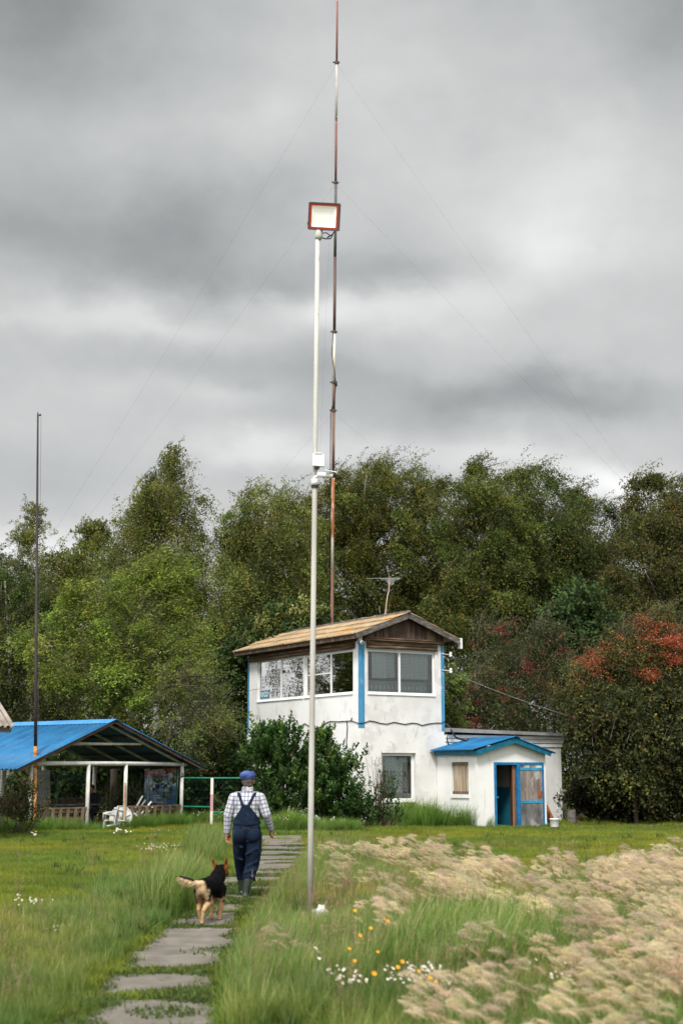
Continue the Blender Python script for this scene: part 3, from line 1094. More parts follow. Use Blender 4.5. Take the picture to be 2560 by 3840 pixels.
# things standing by the porch
o = thing('bucket', 'white plastic bucket with wire handle on the grass right of the porch', 'bucket', gr(2078, 3099))
b0 = gr(2078, 3101)
mb = MB()
mb.lathe(b0, [(0.13, 0.0), (0.135, 0.01), (0.155, 0.235), (0.165, 0.24), (0.165, 0.27), (0.155, 0.27), (0.15, 0.24), (0.12, 0.03)], 20)
mb.build('body', M['white_pvc'], o, True)
mb = MB()
mb.tube([b0 + np.array([0.165 * math.cos(a), -0.165 * abs(math.sin(a)) * 0.6 - 0.02, 0.25 - 0.10 * math.sin(a)]) for a in np.linspace(0, math.pi, 9)], 0.005, 6)
mb.build('handle', M['dark_metal'], o)
p1, p2 = H(6.55, 0.35, 0), H(7.35, 0.35, 0)
mb = MB(H)
ob = H(0, 0.4, 0)
ub = [float((onpl(x, 3060, ob, HU) - ob) @ HU) for x in (2024, 2082, 2072, 2024)]
mb.prism([(ub[0], 0.42, -0.1), (ub[1], 0.42, -0.1), (ub[2], 0.09, 0.58), (ub[3], 0.09, 0.60)], (0, 0.03, 0.012))
o = mb.build('board', pmat('board_brown', [(0.4, S(150, 84, 36)), (0.7, S(168, 98, 46))], 2.5, 4, 0.6))
tag(o, 'orange-brown board leaning on the annex wall behind the white bucket', 'board')
c = H(6.28, 2.0, -0.05)
o = organic('bag', [('e', c + np.array([0, 0, .18]), (.15, .13, .2)), ('e', c + np.array([0.03, 0, .36]), (.10, .09, .14)), ('e', c + np.array([-0.02, 0.02, .06]), (.17, .14, .09))], 0.03, M['black_rubber'], None, 4)
tag(o, 'black sack standing between the right door leaf and the bucket', 'bag')
# ================================================================== open pavilion with a blue roof
PA = gr(110, 3118)
PB = gr(678, 3095)
PE1 = (PB - PA) / np.linalg.norm(PB - PA)
PE2 = np.array([-PE1[1], PE1[0], 0.0])


def P(a, b, z):
    return PA + PE1 * a + PE2 * b + np.array([0, 0, z])


LA_, LB_ = 6.40, 4.35
RA_, ZPR, ZPE = 3.05, 3.40, 1.84
pav = thing('pavilion', 'open picnic pavilion with white pipe posts and bright blue sheet-metal gable roof', 'pavilion', P(3.2, 2, 0))
for a, b in ((0.0, 0.0), (2.27, 0.0), (3.86, 0.0), (6.42, 0.0), (0.0, LB_), (2.35, LB_), (4.1, LB_), (6.4, LB_)):
    MB(P).tube([(a, b, -0.2), (a, b, 1.0), (a, b, 2.0)], 0.062 if b == 0 else 0.068, 12).build('post', M['white_metal'], pav, True)
o = MB(P).tube([(3.76, -0.09, 0.05), (3.77, -0.09, 1.42)], 0.028, 8).build('post', pmat('rusty_white', [(0.42, S(186, 120, 70)), (0.56, S(214, 196, 170)), (0.7, S(226, 222, 210))], 2.0, 6, 0.7, stretch=(1, 1, 0.5)), pav)
o['label'] = 'thin rusty pipe beside the third post'
mb = MB(P)
mb.tube([(-0.12, 0, 2.02), (3.2, 0, 2.03), (6.62, 0, 2.02)], 0.066, 12)
mb.tube([(-0.12, LB_, 2.02), (6.6, LB_, 2.02)], 0.06, 10)
mb.tube([(0, -0.1, 2.02), (0, LB_, 2.02)], 0.055, 10)
mb.tube([(6.4, -0.1, 2.02), (6.4, LB_, 2.02)], 0.055, 10)
mb.build('beam', M['white_metal'], pav, True)
mb = MB(P)
for b in (0.02, 1.45, 2.9, LB_):
    mb.beam((0.05, b, 2.08), (RA_, b, 3.26), 0.05, 0.07)
    mb.beam((6.35, b, 2.06), (RA_, b, 3.26), 0.05, 0.07)
    mb.beam((1.42, b + 0.03, 2.64), (4.55, b + 0.03, 2.66), 0.05, 0.07)
mb.build('truss', pmat('truss_paint', [(0.35, S(150, 148, 132)), (0.65, S(190, 188, 172))], 4, 4, 0.7), pav)
mb = MB(P)
for k in range(5):
    f = (k + 0.4) / 5
    for ae, ze in ((-0.8, ZPE), (7.2, ZPE + 0.06)):
        a, z = RA_ + (ae - RA_) * f, ZPR + (ze - ZPR) * f - 0.075
        mb.beam((a, -0.28, z), (a, LB_ + 0.3, z), 0.10, 0.04)
for ae, ze in ((-0.8, ZPE), (7.2, ZPE + 0.06)):
    mb.beam((ae, -0.30, ze - 0.06), (RA_, -0.30, ZPR - 0.06), 0.03, 0.09)
mb.build('purlin', pmat('purlin_wood', [(0.3, S(66, 50, 40)), (0.7, S(104, 84, 68))], 4, 5, 0.85), pav)
mb, mu = MB(), MB()
for ae, ze in ((-0.86, ZPE), (7.25, ZPE + 0.05)):
    e2 = PE1 * (ae - RA_) + np.array([0, 0, ze - ZPR])
    Ls = np.linalg.norm(e2)
    e2 /= Ls
    nrm = np.cross(PE2, e2)
    if nrm[2] < 0:
        nrm = -nrm
    corrugated(mb, P(RA_, -0.36, ZPR), PE2, e2, nrm, LB_ + 0.75, Ls, 0.20, 0.026, 0.004, 8, True)
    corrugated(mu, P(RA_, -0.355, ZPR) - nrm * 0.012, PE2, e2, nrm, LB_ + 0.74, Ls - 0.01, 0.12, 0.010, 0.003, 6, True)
rf = mb.build('roof', M['blue_sheet'], pav, True)
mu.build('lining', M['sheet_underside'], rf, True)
mb = MB(P)
mb.prism([(RA_ - 0.34, -0.38, ZPR - 0.105), (RA_, -0.38, ZPR + 0.035), (RA_ + 0.3, -0.38, ZPR - 0.085), (RA_, -0.38, ZPR + 0.025)], (0, LB_ + 0.8, 0))
mb.build('ridge_cap', pmat('ridge_blue', [(0.4, S(56, 128, 190)), (0.7, S(72, 142, 200))], 2, 3, 0.45), rf)
# railings of planks between the posts
M['rail_wood'] = pmat('rail_wood', [(0.3, S(82, 68, 56)), (0.5, S(116, 98, 82)), (0.75, S(146, 128, 108))], 5, 6, 0.85, stretch=(1, 1, 0.3))


def railing(label, a0, a1, b0, b1, n, h=0.66):
    r = thing('railing', label, 'railing', P((a0 + a1) / 2, (b0 + b1) / 2, 0), 'railings of the pavilion')
    MB(P).beam((a0, b0, h), (a1, b1, h), 0.09, 0.05).build('handrail', M['rail_wood'], r)
    MB(P).beam((a0, b0 + 0.035, h - 0.10), (a1, b1 + 0.035, h - 0.10), 0.03, 0.10).build('crossbar', pmat('bar_wood', [(0.3, S(120, 100, 78)), (0.7, S(160, 138, 108))], 5, 5, 0.85) if 'bar' not in M else M['bar'], r)
    for k in range(n):
        f = (k + 0.5) / n
        a, b = a0 + (a1 - a0) * f, b0 + (b1 - b0) * f
        w = random.uniform(-0.01, 0.01)
        d = np.array([a1 - a0, b1 - b0])
        d = d / np.linalg.norm(d) * 0.055
        MB(P).beam((a, b - 0.03, -0.1), (a + w, b - 0.03, h - 0.025), 0.11 if abs(d[0]) > abs(d[1]) else 0.03, 0.03 if abs(d[0]) > abs(d[1]) else 0.11, up=(0, 1, 0) if abs(d[0]) > abs(d[1]) else (0, 1, 0)).build('baluster', M['rail_wood'], r)
    return r


railing('weathered brown plank railing at the left end of the pavilion front', 0.1, 2.2, -0.02, -0.02, 7)
railing('weathered brown plank railing at the right end of the pavilion front', 3.95, 6.34, -0.02, -0.02, 7)
railing('brown plank railing along the far side of the pavilion', 0.1, 6.3, LB_ - 0.1, LB_ - 0.1, 18, 0.84)

# ------------------------------------------------------------------ furniture in the pavilion
M['plastic'] = pmat('plastic', [(0.35, (0.62, 0.61, 0.59, 1)), (0.65, (0.74, 0.735, 0.72, 1))], 3, 5, 0.45)


def frame_from(c, nrm, up=(0, 0, 1)):
    n = np.asarray(nrm, float)
    n /= np.linalg.norm(n)
    s = np.cross(up, n)
    s /= np.linalg.norm(s)
    t = np.cross(n, s)
    return lambda x, y, z: np.asarray(c) + s * x + t * y + n * z


def tipped_table(c, nrm, r, label, spin):
    """round plastic garden table lying on its rim: local z points from the underside outwards"""
    T = frame_from(c, nrm)
    th = thing('plastic_table', label, 'table', c)
    mb = MB(T)
    mb.lathe((0, 0, 0), [(r * 0.25, 0.0), (r * 0.94, 0.0), (r * 0.97, 0.03), (r, 0.03), (r, -0.02), (r * 0.97, -0.032), (r * 0.02, -0.032)], 28)
    for k in range(4):
        a = spin + k * math.pi / 2
        mb.beam((0.05 * math.cos(a), 0.05 * math.sin(a), 0.02), (r * 0.9 * math.cos(a), r * 0.9 * math.sin(a), 0.02), 0.03, 0.04)
    mb.build('tabletop', M['plastic'], th)
    for k in range(4):
        a = spin + math.pi / 4 + k * math.pi / 2
        q = 0.55 * r
        mb = MB(T)
        mb.tube([(q * math.cos(a), q * math.sin(a), 0.0), (q * 1.15 * math.cos(a), q * 1.15 * math.sin(a), 0.35), (q * 1.35 * math.cos(a), q * 1.35 * math.sin(a), 0.66)], [0.035, 0.032, 0.03], 8)
        mb.build('leg', M['plastic'], th, True)
    return th


c1 = onpl(454, 3070, P(3.55, 0.13, 0), PE1)
tipped_table(c1, (-0.34, -0.93, 0.10), 0.41, 'round white plastic table tipped on its rim beside the third pavilion post', 0.4)
c2 = onpl(512, 3064, P(4.3, 0.5, 0), PE1)
tipped_table(c2, (0.55, 0.25, 0.80), 0.36, 'white plastic table lying upside down with legs sticking up behind the right railing', 0.9)
# plastic chair
c3 = onpl(412, 3100, P(2.9, 0.42, 0), PE1)
c3[2] = -0.17
T = lambda x, y, z: c3 + np.array([y * .9, -x, z])
ch = thing('plastic_chair', 'white plastic armchair standing left of the tipped table', 'chair', c3)
MB(T).box((-0.2, -0.2, 0.38), (0.2, 0.22, 0.42)).build('seat', M['plastic'], ch)
for x, y in ((-0.18, -0.18), (0.18, -0.18), (-0.18, 0.2), (0.18, 0.2)):
    MB(T).beam((x * 1.12, y * 1.12, -0.05), (x, y, 0.38), 0.045, 0.045).build('leg', M['plastic'], ch)
for s in (-1, 1):
    MB(T).tube([(s * 0.22, -0.2, 0.40), (s * 0.23, -0.2, 0.60), (s * 0.22, -0.12, 0.65), (s * 0.21, 0.18, 0.66)], 0.025, 8).build('armrest', M['plastic'], ch, True)
MB(T).prism([(-0.2, 0.2, 0.42), (0.2, 0.2, 0.42), (0.19, 0.27, 0.80), (0.12, 0.28, 0.86), (-0.12, 0.28, 0.86), (-0.19, 0.27, 0.80)], (0, 0.025, 0)).build('backrest', M['plastic'], ch)


def plank_table(a, b, label, L_=1.7):
    th = thing('picnic_table', label, 'table', P(a, b, 0))
    mb = MB(P)
    for k in range(4):
        mb.box((a - L_ / 2, b - 0.36 + k * 0.185, 0.70), (a + L_ / 2, b - 0.36 + k * 0.185 + 0.175, 0.735))
    mb.build('tabletop', M['grey_wood'], th)
    for s in (-1, 1):
        mb = MB(P)
        mb.beam((a + s * L_ * 0.4, b - 0.3, 0), (a + s * L_ * 0.4, b + 0.2, 0.70), 0.09, 0.04)
        mb.beam((a + s * L_ * 0.4, b + 0.3, 0), (a + s * L_ * 0.4, b - 0.2, 0.70), 0.09, 0.04)
        mb.build('leg', M['grey_wood'], th)
    return th


plank_table(2.95, 1.55, 'dark plank table in the middle of the pavilion beside the seated person')
plank_table(1.1, 1.9, 'dark plank table behind the left railing of the pavilion')
for a, b, lb in ((2.6, 2.45, 'dark plank bench under the seated person'), (5.2, 1.9, 'plank bench behind the right railing of the pavilion')):
    th = thing('bench', lb, 'bench', P(a, b, 0))
    MB(P).box((a - 0.8, b - 0.16, 0.42), (a + 0.8, b + 0.16, 0.46)).build('seat', M['rail_wood'], th)
    for s in (-1, 1):
        MB(P).box((a + s * 0.6 - 0.03, b - 0.14, -0.05), (a + s * 0.6 + 0.03, b + 0.14, 0.42)).build('leg', M['rail_wood'], th)

# seated person in dark clothes, half hidden by the second post
sp_ = onpl(353, 3000, P(2.6, 2.3, 0), PE1)
sp_[2] = 0
skin_m = pmat('skin', [(0.4, S(150, 98, 76)), (0.7, S(172, 116, 92))], 6, 3, 0.6)
dark_m = pmat('dark_cloth', [(0.4, (0.012, 0.012, 0.017, 1)), (0.7, (0.022, 0.022, 0.03, 1))], 8, 4, 0.9)
o = thing('person', 'person in dark clothes sitting at a table inside the pavilion behind the second post', 'person', sp_)
A_ = lambda *k: sp_ + np.array(k)
organic('body', [('e', A_(-0.1, 0, 1.20), (.085, .10, .12)), ('c', A_(-0.07, 0, 1.02), A_(-0.09, 0, 1.14), .05, .05), ('c', A_(-0.05, 0, .62), A_(-0.06, 0, .95), .12, .13),
                 ('c', A_(-.22, -.1, .68), A_(-.36, -.18, .72), .035, .028), ('e', A_(-.42, -.2, .73), (.05, .04, .025))], 0.014, skin_m, o, 4)
organic('coat', [('c', A_(0, 0, .50), A_(-.05, 0, .92), .19, .17), ('c', A_(.13, 0, .97), A_(-.19, -.02, .97), .09, .09), ('c', A_(.16, -.02, .95), A_(.12, -.14, .70), .075, .06), ('c', A_(.12, -.14, .70), A_(-.14, -.22, .74), .06, .05),
                 ('c', A_(-.18, -.05, .94), A_(-.2, -.1, .70), .07, .055)], 0.016, dark_m, o, 5)
organic('trousers', [('c', A_(.06, 0, .50), A_(.02, -.38, .52), .10, .08), ('c', A_(.02, -.38, .50), A_(.02, -.40, .06), .075, .055), ('c', A_(-.12, 0, .50), A_(-.16, -.36, .52), .10, .08), ('c', A_(-.16, -.36, .5), A_(-.16, -.36, .06), .075, .055)], 0.016, dark_m, o, 4)
organic('hair', [('e', A_(-0.08, 0.02, 1.25), (.095, .105, .095))], 0.014, pmat('dark_hair', [(0.4, (0.012, 0.009, 0.008, 1)), (0.7, (0.03, 0.022, 0.018, 1))], 20, 3, 0.8), o, 2)

# ------------------------------------------------------------------ poster board
o0 = at(543, 2950, 51.2)
o1 = at(669, 2950, 49.6)
bd = (o1 - o0)
bd[2] = 0
bd /= np.linalg.norm(bd)
bn = np.array([bd[1], -bd[0], 0.0])
TL, TR, BRr, BL = [onpl(x, y, o0, bd) for x, y in ((543.5, 2890), (669, 2879.5), (662, 3023.5), (542, 3011.5))]
TL2, TR2 = [onpl(x, y, o0, bd) for x, y in ((543.5, 2909), (669, 2895))]


def bq(s, t, d=0.0):
    """board coordinates: s 0..1 across, t 0..1 upwards"""
    return (BL * (1 - s) + BRr * s) * (1 - t) + (TL * (1 - s) + TR * s) * t + bn * d


pb = thing('poster_board', 'blue and white poster board with red headline band behind the pavilion', 'poster', (BL + BRr) / 2 * np.array([1, 1, 0]))
mb = MB()
mb.prism([bq(0, 0), bq(1, 0), bq(1, 1), bq(0, 1)], -bn * 0.02)
mb.build('panel', pmat('poster_sky', [(0.36, S(28, 88, 140)), (0.50, S(96, 152, 190)), (0.56, S(214, 226, 232)), (0.75, S(236, 240, 242))], 1.7, 5, 0.5, stretch=(1, 1, 0.9)), pb)
mb = MB()
mb.prism([bq(0, 0, .004), bq(1, 0, .004), bq(1, .30, .004), bq(0, .30, .004)], -bn * 0.003)
mb.build('lower_band', pmat('poster_blue', [(0.35, S(24, 84, 136)), (0.65, S(60, 130, 180))], 2.0, 5, 0.5), pb)
mb = MB()
mb.prism([bq(0, .855, .004), bq(1, .885, .004), bq(1, 1, .004), bq(0, 1, .004)], -bn * 0.003)
mb.build('headline_band', pmat('poster_red', [(0.4, S(200, 38, 48)), (0.7, S(214, 48, 56))], 2, 3, 0.5), pb)
wh = pmat('print_white', [(0.4, (0.8, 0.8, 0.8, 1)), (0.7, (0.84, 0.84, 0.84, 1))], 2, 2, 0.6)
rd = pmat('print_red', [(0.4, S(150, 40, 48)), (0.7, S(168, 50, 56))], 2, 2, 0.6)
nv = pmat('print_navy', [(0.4, S(44, 58, 110)), (0.7, S(56, 70, 122))], 2, 2, 0.6)
WB = np.linalg.norm(BRr - BL)
xt = bq(1, .93) - bq(0, .93)
xt = xt / np.linalg.norm(xt)
xm = bq(1, .5) - bq(0, .5)
xm = xm / np.linalg.norm(xm)
text_mesh('headline', 'САМОЛЕТ ТУ-154', 0.185, wh, pb, bq(.09, .882, .007), xt * 0.80, (0, 0, 1), bold=0.004)
text_mesh('script_line', 'Прикоснись', 0.17, rd, pb, bq(.22, .745, .007), (xt + xm) / 2, (0, 0, 1), shear=0.35)
text_mesh('script_line', 'к мечте', 0.16, rd, pb, bq(.35, .665, .007), (xt + xm) / 2, (0, 0, 1), shear=0.35)
text_mesh('small_line', 'полеты', 0.07, rd, pb, bq(.22, .37, .007), xm, (0, 0, 1), shear=0.3)
text_mesh('small_line', 'СОВЕТОВ', 0.09, nv, pb, bq(.56, .315, .007), xm, (0, 0, 1), bold=0.002)
for t_, s_ in ((.225, '(351) 247-98-98'), (.165, 'самолет-154.рф'), (.105, 'samolet')):
    text_mesh('small_line', s_, 0.062, wh, pb, bq(.29, t_, .007), xm, (0, 0, 1), bold=0.0015)
    MB().prism([bq(.235, t_ + .0, .007), bq(.255, t_ + .0, .007), bq(.26, t_ + .035, .007), bq(.24, t_ + .035, .007)], bn * 0.001).build('icon', wh, pb)
text_mesh('small_line', 'г. Челябинск, ул. Полетная, 1', 0.055, wh, pb, bq(.23, .04, .007), xm, (0, 0, 1), bold=0.0012)
mb = MB()   # little aeroplane
mb.prism([bq(.25, .435, .007), bq(.30, .45, .007), bq(.62, .53, .007), bq(.66, .52, .007), bq(.60, .50, .007), bq(.33, .43, .007)], bn * 0.002)
mb.prism([bq(.39, .575, .007), bq(.47, .60, .007), bq(.45, .565, .007), bq(.52, .565, .007), bq(.46, .535, .007), bq(.43, .54, .007)], bn * 0.002)
mb.build('aeroplane', nv, pb)
for s in (0.12, 0.995):
    q = bq(s, 0.0)
    z1 = bq(s, 1.0)[2]
    MB().tube([(q[0], q[1], -0.2), (q[0], q[1], z1 + (0.35 if s < .5 else 0.02))], 0.03, 8).build('post', M['white_metal'] if s < .5 else pmat('green_post', [(0.4, S(24, 96, 76)), (0.7, S(34, 112, 90))], 4, 3, 0.5), pb)
o = MB().prism([onpl(544, 2866, o0, bd), onpl(558, 2865, o0, bd), onpl(558, 2889, o0, bd), onpl(544, 2891, o0, bd)], bn * 0.01).build('sign', pmat('sign_pale_green', [(0.45, S(120, 150, 138)), (0.6, S(160, 184, 172))], 14, 3, 0.6))
tag(o, 'small pale green notice above the upper left corner of the poster board', 'sign')

# white panel behind the left railing
w0 = at(140, 3000, 49.0)
w1 = at(189, 3000, 50.0)
wd = w1 - w0
wd[2] = 0
wd /= np.linalg.norm(wd)
q = [onpl(x, y, w0, wd) for x, y in ((140, 3092), (189, 3092), (189, 2888), (140, 2888))]
o = MB().prism(q, np.array([wd[1], -wd[0], 0]) * -0.03).build('board', pmat('board_white', [(0.4, (0.70, 0.71, 0.71, 1)), (0.7, (0.78, 0.785, 0.785, 1))], 2, 3, 0.6))
tag(o, 'tall plain white board standing behind the wire fence left in the pavilion', 'board')

# ------------------------------------------------------------------ green welded-mesh fencing
M['green_wire'] = pmat('green_wire', [(0.4, S(14, 52, 42)), (0.7, S(22, 66, 54))], 6, 3, 0.5)
M['green_bar'] = pmat('green_bar', [(0.4, S(26, 112, 84)), (0.7, S(44, 134, 108))], 6, 4, 0.5)
M['teal_bar'] = pmat('teal_bar', [(0.4, S(44, 116, 108)), (0.7, S(68, 138, 128))], 6, 4, 0.6, overlay=[(8, 0.66, 0.72, S(120, 80, 56), (1, 1, 1))])


def mesh_panel(label, p, q, z0, z1, frame=None, vstep=0.1, hz=(0.05, 0.3, 0.6, 0.9, 0.97), sides=True):
    """flat wire panel from ground point p to q; frame = material of a pipe frame"""
    p, q = np.asarray(p, float), np.asarray(q, float)
    th = thing('wire_fence', label, 'fence', (p + q) / 2 * np.array([1, 1, 0]), 'green wire fences')
    d = q - p
    L_ = np.linalg.norm(d)
    mb = MB()
    n = int(L_ / vstep)
    for k in range(1, n):
        c = p + d * k / n
        mb.tube([(c[0], c[1], z0), (c[0], c[1], z1)], 0.003, 4, False)
    for f in hz:
        z = z0 + (z1 - z0) * f
        mb.tube([(p[0], p[1], z), (q[0], q[1], z)], 0.004, 4, False)
    mb.build('wire_mesh', M['green_wire'], th)
    if frame:
        mb = MB()
        for z in (z0, z1):
            mb.tube([(p[0], p[1], z), (q[0], q[1], z)], 0.028, 8)
        if sides:
            for c in (p, q):
                mb.tube([(c[0], c[1], z0 - 0.5), (c[0], c[1], z1)], 0.028, 8)
        mb.build('frame', frame, th)
    return th


G_ = lambda px, Y: at(px, 2950, Y) * np.array([1, 1, 0])
mesh_panel('bent green wire fence panel in front of the tall white board', G_(116, 47.6), G_(214, 49.3), 0.55, 1.66)
mesh_panel('wire panel in a teal pipe frame between the left pavilion posts', G_(217, 49.3), G_(325, 50.6), 0.62, 1.64, M['teal_bar'])
mesh_panel('green wire fence panel stretched in front of the poster board', G_(470, 48.4), G_(662, 48.8), 0.3, 1.62)
FP1 = gr(793, 3098)
mesh_panel('green framed wire panel between the last pavilion post and the pink banded post', G_(690, 48.7), FP1 - np.array([0.06, 0, 0]), 0.62, 1.56, M['green_bar'], sides=False)
FP2 = G_(1329, 47.2) - HN * -0.3
mesh_panel('long green framed wire panel running behind the man to the big shrub', FP1 + np.array([0.06, 0, 0]), FP2, 0.45, 1.56, M['green_bar'], sides=False)


def striped_post(c, label, h=1.57):
    th = thing('fence_post', label, 'post', c, 'pink and white fence posts')
    for z0, z1, k in ((-0.2, 0.48, 0), (0.48, 1.03, 1), (1.03, h, 0)):
        o = MB().box((c[0] - 0.045, c[1] - 0.045, z0), (c[0] + 0.045, c[1] + 0.045, z1)).build('band', M['pink'] if k else M['cream'], th)
    return th


M['pink'] = pmat('pink', [(0.4, S(196, 142, 152)), (0.7, S(208, 158, 166))], 4, 3, 0.7)
M['cream'] = pmat('cream', [(0.4, S(222, 218, 206)), (0.7, S(232, 230, 220))], 4, 3, 0.7)
striped_post(FP1, 'white fence post with a pink band, standing left of the man')
striped_post(FP2, 'white fence post with a pink band beside the house corner and big shrub')

# ------------------------------------------------------------------ building at the left edge
BE = at(59, 2724, 37.0)                   # tip of the eaves
B1 = np.array([-.85, -.53, 0.0])          # along the eaves, to the left
B2 = np.array([-.53, .85, 0.0])           # back, up the slope
BK = (BE + B1 * .36 + B2 * .16) * np.array([1, 1, 0])
bl = thing('building', 'pink and white building with grey corrugated roof, cut off by the left picture edge', 'building', BK + B1 * 2)
T = lambda x, y, z: BK + B1 * x + B2 * y + np.array([0, 0, z])
MB(T).box((0, 0, 1.92), (5, 5, 2.86)).build('wall', pmat('wall_pink', [(0.35, S(206, 150, 138)), (0.65, S(220, 168, 154))], 1.5, 5, 0.9), bl)
MB(T).box((-0.01, -0.01, -0.2), (5.01, 5.01, 1.92)).build('plinth', M['plaster'], bl)
mb = MB()
for k in (0, 1):
    up = unit(B2 * (1 if k == 0 else -1) + np.array([0, 0, .53]))
    o0 = BE if k == 0 else BE + B2 * 5.6
    nrm = np.cross(B1, up)
    nrm = nrm if nrm[2] > 0 else -nrm
    corrugated(mb, o0 + up * 3.15, B1, -up, nrm, 5.7, 3.15, 0.155, 0.028, 0.008)
mb.build('roof', pmat('asbestos_grey', [(0.3, S(128, 117, 108)), (0.5, S(158, 147, 138)), (0.75, S(178, 170, 162))], 3, 7, 0.92, overlay=[(8, 0.62, 0.7, S(160, 112, 74), (1, 1, 1))]), bl, True)
mb = MB()
mb.beam(BE + B1 * .12 + B2 * .08 - np.array([0, 0, .10]), BE + B1 * 5.6 + B2 * .08 - np.array([0, 0, .10]), 0.04, 0.12)
up = unit(B2 + np.array([0, 0, .53]))
mb.beam(BE + B1 * .12 - np.array([0, 0, .09]), BE + B1 * .12 + up * 3.1 - np.array([0, 0, .09]), 0.04, 0.12)
mb.build('fascia', M['grey_wood'], bl)

# ------------------------------------------------------------------ things at the right edge of the yard
mb = MB()
pts = [gr(*k) for k in [(2000, 3116), (2100, 3109), (2200, 3103), (2290, 3096), (2380, 3090), (2480, 3086), (2560, 3086), (2700, 3080)]]
pt2 = [gr(*k) for k in [(2000, 3128), (2100, 3119), (2200, 3112), (2290, 3107), (2380, 3101), (2480, 3094), (2560, 3093), (2700, 3086)]]
poly = [p + np.array([0, 0, 0.012 + hfun(p[0], p[1])]) for p in pts] + [p + np.array([0, 0, 0.012 + hfun(p[0], p[1])]) for p in pt2[::-1]]
for i in range(len(pts) - 1):
    k = len(poly) - 1
    mb.add([poly[i], poly[i + 1], poly[k - i - 1], poly[k - i]], [(0, 1, 2, 3)])
o = mb.build('path', M['concrete'])
tag(o, kind='structure')
mb = MB()
for cx, cy, rx, ry in ((2545, 3166, 55, 7), (2540, 3185, 48, 9), (2400, 3154, 40, 3)):
    ring = [gr(cx + rx * math.cos(a) * random.uniform(.8, 1.15), cy + ry * math.sin(a) * random.uniform(.8, 1.15)) + np.array([0, 0, 0.02]) for a in np.linspace(0, 2 * math.pi, 22)[:-1]]
    mb.add(ring, [tuple(range(21))])
o = mb.build('water', pmat('puddle_water', [(0.4, (0.05, 0.05, 0.045, 1)), (0.7, (0.06, 0.06, 0.055, 1))], 2, 2, 0.06, spec=0.6))
tag(o, kind='structure')
# wash stand in the shade of the bushes
c = gr(2271, 3082)
o = MB().prism([c + np.array(k) for k in ((-.14, 0, -.1), (.14, 0, -.1), (.13, 0, .42), (-.15, 0, .43))], (0, .22, 0)).build('concrete_block', M['concrete'])
tag(o, 'pale concrete block standing on end under the dark bushes at right', 'concrete block')
b = at(2270, 3022, c[1])
wb = thing('wash_basin', 'dark metal wash basin with pale rim above the concrete block under the bushes', 'basin', b * np.array([1, 1, 0]))
MB().lathe(b, [(0.06, -0.12), (0.14, -0.08), (0.19, 0.04), (0.215, 0.05), (0.205, 0.055), (0.13, -0.06), (0.02, -0.09)], 20).build('bowl', M['dark_metal'], wb, True)
MB().tube([b + np.array([.21 * math.cos(a), .21 * math.sin(a), .055]) for a in np.linspace(0, 2 * math.pi, 25)], 0.012, 6).build('rim', M['roof_felt'], wb)
MB().beam(b + np.array([0, .1, -.12]), np.array([b[0], b[1] + .1, -.1]), .06, .06).build('stand', M['dark_wood'], wb)
m0 = at(2227, 2978, c[1] + 0.4)
mi = thing('mirror', 'small square mirror in a pale frame hanging on a post in the shade at right', 'mirror', m0 * np.array([1, 1, 0]))
T = frame_from(m0, (-0.25, -1, -0.05))
mb = MB(T)
for s in (-1, 1):
    mb.box((s * .14 - .014, -.16, -.01), (s * .14 + .014, .16, .02))
    mb.box((-.126, s * .16 - .014, -.01), (.126, s * .16 + .014, .02))
mb.build('frame', M['roof_felt'], mi)
MB(T).box((-.126, -.146, -.006), (.126, .146, .006)).build('glass', pmat('mirror_glass', [(0.4, (0.12, 0.13, 0.13, 1)), (0.7, (0.14, 0.15, 0.15, 1))], 2, 2, 0.15, metal=0.6), mi)
MB().tube([(m0[0], m0[1] + 0.06, -.1), (m0[0], m0[1] + 0.06, m0[2] + .25)], .03, 8).build('post', M['dark_wood'], mi)
c = gr(2142, 3086)
mb = MB()
mb.lathe(c, [(0.20, -0.1), (0.18, 0.05), (0.155, 0.25), (0.15, 0.44), (0.14, 0.45), (0.02, 0.45)], 14)
o = mb.build('tree_stump', M['grey_wood'], None, True)
tag(o, 'grey upright log stump in the shade beside the annex corner', 'stump')
c = gr(2172, 3082)
mb = MB()
mb.ball(c + np.array([0, 0, 0.09]), (.13, .11, .1), 12, 8, 0.25)
o = mb.build('stone', pmat('stone_brown', [(0.4, S(70, 50, 40)), (0.7, S(96, 70, 54))], 5, 4, 0.9))
tag(o, 'small brown stone beside the log stump near the annex corner', 'stone')
# ================================================================== floodlight pole in the foreground
FB = gr(1161, 3442)
FY = FB[1]
ftop = at(1191, 885, FY)
th = thing('lamp_post', 'tall thin white pole carrying the floodlight, standing in the grass right of the path', 'pole', FB)
fp = lambda py: FB + (ftop - FB) * ((at(1175, py, FY)[2] - FB[2]) / (ftop[2] - FB[2]))
M['pole_paint'] = pmat('pole_paint', [(0.3, S(158, 154, 146)), (0.55, S(194, 191, 184)), (0.75, S(212, 210, 204))], 1.6, 6, 0.55, stretch=(1, 1, 0.35),
                       overlay=[(3.0, 0.60, 0.70, S(170, 134, 106), (1, 1, 0.35)), (7.0, 0.64, 0.70, S(136, 92, 66), (1, 1, 0.5))])
MB().tube([FB - np.array([0, 0, .2]), fp(3000), fp(2300), fp(1600), ftop], [.036, .036, .034, .031, .029], 14).build('shaft', M['pole_paint'], th, True)
MB().tube([fp(1830), fp(1818)], .047, 12).build('clamp', M['dark_metal'], th)
MB().beam(fp(3440) + np.array([.055, -.02, -.1]), fp(3425) + np.array([.055, -.02, 0.05]), .02, .05).build('bracket', M['white_metal'], th)
